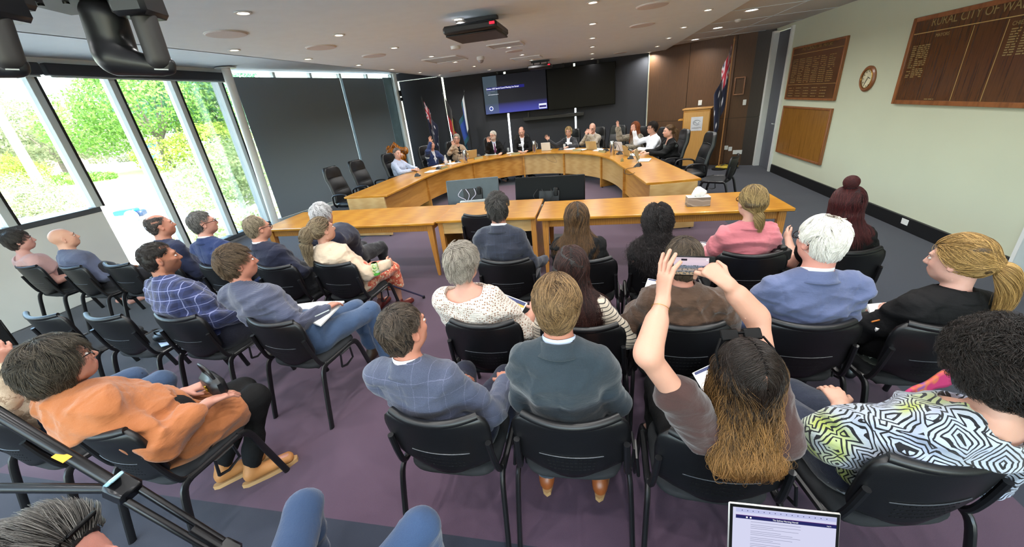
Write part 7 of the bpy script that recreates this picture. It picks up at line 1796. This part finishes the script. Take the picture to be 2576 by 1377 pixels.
def plant(name, label, px, py, clumps, leaf, n, size, trunk=None, group=None, dist=None, cat='tree'):
    b = at(px, py, GZ)
    if dist: b = v3(*(b[:2] * dist / np.linalg.norm(b[:2])), GZ)
    e = empty(name, b); tag(e, label, cat, group)
    if trunk:
        tb_ = MB(); tb_.tube([(0, 0, -.3), (trunk[1] * .2, 0, trunk[2] * .5), (trunk[1], 0, trunk[2])], [trunk[0] * 1.3, trunk[0], trunk[0] * .7], 10)
        tb_.build('trunk', M_bark, e)
        for i in range(6):
            a = i * 1.05; r_ = trunk[2] * .55; MB().tube([(trunk[1] * .8, 0, trunk[2] * .75), (trunk[1] + r_ * math.cos(a) * .6, r_ * math.sin(a) * .6, trunk[2] * 1.25), (trunk[1] + r_ * math.cos(a), r_ * math.sin(a), trunk[2] * 1.75)], [trunk[0] * .5, trunk[0] * .3, trunk[0] * .1], 6).build('branch', M_bark, e)
    w = np.array([c[1][0] * c[1][1] * c[1][2] for c in clumps]); w = w / w.sum(); ci_ = rng.choice(len(clumps), n, p=w)
    C0 = np.array([c[0] for c in clumps])[ci_]; R0 = np.array([c[1] for c in clumps])[ci_]
    d_ = rng.normal(size=(n, 3)); d_ /= np.linalg.norm(d_, axis=1, keepdims=True); pos = C0 + d_ * R0 * (rng.uniform(.45, 1, (n, 1)) ** .5) * (1 + .12 * np.sin(d_ @ (rng.normal(size=(3, 1)) * 6)))
    nn = d_ + rng.normal(size=(n, 3)) * .6; nn /= np.linalg.norm(nn, axis=1, keepdims=True); u = np.cross(nn, rng.normal(size=(n, 3))); u /= np.linalg.norm(u, axis=1, keepdims=True); v = np.cross(nn, u)
    s = size * rng.uniform(.6, 1.3, (n, 1)); V = np.stack([pos - u * s, pos + v * s * .5, pos + u * s, pos - v * s * .5], 1).reshape(-1, 3)
    F_ = np.arange(n * 4).reshape(n, 4); me = bpy.data.meshes.new('foliage'); me.vertices.add(n * 4); me.vertices.foreach_set('co', V.astype(np.float32).ravel()); me.loops.add(n * 4); me.loops.foreach_set('vertex_index', F_.ravel().astype(np.int32)); me.polygons.add(n); me.polygons.foreach_set('loop_start', (np.arange(n) * 4).astype(np.int32)); me.update(calc_edges=True); me.materials.append(leaf)
    o = bpy.data.objects.new('foliage', me); COL.objects.link(o); o.parent = e; o['kind'] = 'stuff'; return e
M_conc = mat('pale_concrete', '#d5d0c8', .9, var=.06, vscale=.8); M_road = mat('pale_asphalt', '#b3b0ac', .9, var=.05, vscale=.5); M_grass = mat('lawn', '#97a663', .95, var=.15, vscale=3)
struct(MB().box((-100, 60, GZ - .1), (190, 260, .2)).build('ground_outside', M_road, smooth=False))
struct(MB().box((0, 130, GZ - .11), (60, 200, .2)).build('ground_outside', M_road, smooth=False))
def gpatch(name, pts, z, m): return struct(MB().prism([tuple(at(x, y, GZ)[:2]) for x, y in pts], GZ - .05, GZ + z).build(name, m, smooth=False))
gpatch('path', [(240, 505), (480, 440), (560, 560), (480, 700), (200, 700)], .02, M_conc)
gpatch('lawn', [(225, 440), (400, 415), (470, 430), (240, 470)], .03, M_grass)
gpatch('lawn', [(80, 468), (200, 452), (215, 466), (90, 486)], .03, M_grass)
def wallrun(name, a, b, h, t, m, label=None):
    a, b = v3(at(*a, GZ)), v3(at(*b, GZ)); n_ = unit(np.cross(b - a, v3(0, 0, 1)))[:2] * t
    o = MB().prism([tuple(a[:2]), tuple(b[:2]), tuple(b[:2] + n_), tuple(a[:2] + n_)], GZ, GZ + h).build(name, m, smooth=False)
    return struct(o) if not label else tag(o, label, 'wall')
wallrun('garden_wall', (232, 545), (478, 462), .55, .3, M_conc, 'low pale concrete wall crossing the view outside the windows')
wallrun('garden_kerb', (330, 612), (398, 572), .25, .25, mat('kerb_grey', '#8c9aa3', .8), 'grey kerb outside, behind the balding man in navy')
wallrun('garden_kerb', (528, 550), (602, 522), .3, .25, mat('kerb_grey', '#8c9aa3', .8), 'grey kerb outside, right of the last clear mullion')
plant('shade_tree', 'big bright green shade tree outside the second clear window', 432, 425, [((0, 0, 6.8), (6.2, 6.2, 3.6)), ((-5, -3, 5.2), (3.6, 4, 2.6)), ((4.5, 3, 5.6), (3.6, 3.6, 2.8)), ((0, 0, 9), (4, 4, 2.2)), ((-3.5, -2, 3.6), (3.2, 3.2, 1.7))], L_green, 15000, .17, (.38, .4, 4.0))
plant('dark_tree', 'blue-green tree beyond the steel post outside', 590, 400, [((0, 0, 7), (6, 5, 5)), ((-5, 2, 9), (4.5, 4, 4)), ((4, 2, 5), (4, 4, 4))], L_blue, 12000, .2, (.4, 0, 4.0))
plant('dark_tree', 'second blue-green tree behind the big shade tree', 470, 380, [((0, 0, 11), (9, 8, 7)), ((-9, 2, 9), (6, 6, 5))], L_blue, 9000, .32, (.5, 0, 6.0), dist=90)
plant('pale_tree', 'pale olive tree at the far left beyond the spandrel window', 150, 400, [((0, 0, 5), (6, 5, 3.6)), ((-5, -2, 4), (4, 4, 3)), ((5, 2, 4), (4, 4, 3))], L_grey, 9000, .22, (.3, 0, 3.0), dist=75)
plant('pale_tree', 'hazy olive tree at the left edge, farther off', 40, 400, [((0, 0, 6), (7, 6, 5)), ((-8, 0, 4), (6, 5, 4))], L_grey, 6000, .3, (.3, 0, 3.0), dist=90)
plant('yellow_shrub', 'bright yellow-green shrub at the left edge outside', 20, 470, [((0, 0, 1.6), (3.2, 2.6, 1.9)), ((2.4, 1, 1.1), (1.8, 1.8, 1.3))], L_yel, 7000, .11, cat='shrub')
plant('pale_shrub', 'low speckled shrub just above the white spandrel panel', 45, 545, [((0, 0, .9), (2.2, 2, 1.3)), ((1.7, .6, .6), (1.6, 1.5, .9))], L_grey, 7000, .07, cat='shrub')
plant('yellow_shrub', 'sunlit yellow-green shrub beyond the hedge', 555, 415, [((0, 0, 2), (4.5, 3, 2.2)), ((-4, -2, 1.6), (3, 2.5, 1.7))], L_yel, 6000, .15, cat='shrub')
plant('hedge', 'tall leafy hedge outside the last clear window', 585, 520, [((0, 0, 1.1), (1.6, 2.4, 1.6)), ((-1.6, 2.5, 1.2), (1.7, 2.4, 1.6)), ((-3.4, 5, 1.2), (1.8, 2.4, 1.6)), ((-5.4, 8, 1.2), (2, 2.6, 1.6))], leafmat('hedge_leaf', '#5f7c44', '#9aa878'), 16000, .08, cat='hedge')
plant('hedge', 'low hedge below the kerb outside the last clear window', 560, 640, [((0, 0, .2), (1, 2, .7)), ((.3, 2, .2), (1, 1.5, .7))], leafmat('hedge_leaf_low', '#86a052', '#c6cf9c'), 5000, .07, cat='hedge')
for i, (x, y) in enumerate(((150, 425), (330, 405), (190, 462), (465, 415))): plant('garden_shrub', 'small garden bush ' + ['by the pale olive tree', 'left of the shade tree trunk', 'beside the lawn strip', 'right of the shade tree trunk'][i], x, y, [((0, 0, .4), (2.4, 1.6, .7)), ((2, 1, .3), (1.6, 1.2, .5))], L_grey if i % 2 else L_green, 1800, .13, cat='shrub')
def car(px, py, rz, col, label, s=1.0):
    b = at(px, py, GZ); e = empty('car', b, rz); tag(e, label, 'car'); m_ = mat('car_paint_' + col[1:], col, .3, .1, coat=.6)
    MB().box((0, 0, .55), (4.3, 1.75, .6), bev=.18).build('body', m_, e); MB().add([(-1.5, -.8, .8), (1.2, -.8, .8), (1.2, .8, .8), (-1.5, .8, .8), (-1.0, -.65, 1.4), (.6, -.65, 1.4), (.6, .65, 1.4), (-1.0, .65, 1.4)], [(3, 2, 1, 0), (4, 5, 6, 7), (0, 1, 5, 4), (1, 2, 6, 5), (2, 3, 7, 6), (3, 0, 4, 7)]).build('cabin_glass', M_bezel, e)
    for x in (-1.35, 1.35):
        for y in (-.85, .85): MB().lathe([(.001, -.1), (.32, -.1), (.32, .1), (.001, .1)], 18, (x, y, .32), R=Matrix.Rotation(PI / 2, 3, 'X')).build('wheel', M_black, e)
car(575, 398, .6, '#2c3350', 'dark blue parked car beyond the hedge'); car(538, 393, .6, '#e0e0e2', 'white parked car beyond the hedge')
car(640, 430, .6, '#b9bcc0', 'silver parked car nearly hidden by the post')
bc = empty('blue_cart', at(338, 556, GZ), .5); tag(bc, 'small bright blue cart with white wheel on the pale paving', 'cart')
MB().box((-.1, 0, .42), (.75, .5, .2), bev=.04).build('tray', mat('cart_blue', '#1470c8', .4), bc); MB().lathe([(.001, -.05), (.16, -.05), (.24, -.03), (.24, .03), (.16, .05), (.001, .05)], 24, (.15, -.3, .26), R=Matrix.Rotation(PI / 2, 3, 'X')).build('wheel', M_whitemetal, bc); MB().box((.35, 0, .3), (.3, .45, .25), bev=.05).build('hopper', mat('cart_navy', '#152c4a', .4), bc)
sg_ = empty('sign_post', at(412, 432, GZ), .7); tag(sg_, 'blue and white signs on a white post by the tree trunk', 'sign'); MB().tube([(0, 0, 0), (0, 0, 2.6)], .06, 8).build('post', M_whitemetal, sg_)
for z_ in (1.6, 2.1, 2.6): MB().box((-.3, 0, z_), (1.3, .06, .35)).build('sign_panel', mat('sign_blue', '#4a78b8', .5) if z_ != 2.1 else M_whitemetal, sg_)
lp = empty('light_pole', at(105, 470, GZ)); tag(lp, 'thick white pole outside the first window', 'pole'); MB().tube([(0, 0, 0), (0, 0, 9)], [.38, .3], 14).build('shaft', M_whitemetal, lp)
hs_ = empty('far_building', v3(*(at(168, 400, GZ)[:2] * 105 / np.linalg.norm(at(168, 400, GZ)[:2])), GZ), .5); tag(hs_, 'tan house with white gutter seen between the left trees', 'building'); MB().box((0, 0, 3.2), (7, 6, 6.4)).build('wall', mat('tan_render', '#a08878', .9), hs_, smooth=False); MB().add([(-4, -3.6, 6.3), (4, -3.6, 6.3), (4, 3.6, 6.3), (-4, 3.6, 6.3), (-3, 0, 8.8), (3, 0, 8.8)], [(0, 1, 5, 4), (2, 3, 4, 5), (1, 2, 5), (3, 0, 4), (3, 2, 1, 0)]).build('roof', M_whitemetal, hs_, smooth=False)
print('all', round(time.time() - T0, 1))
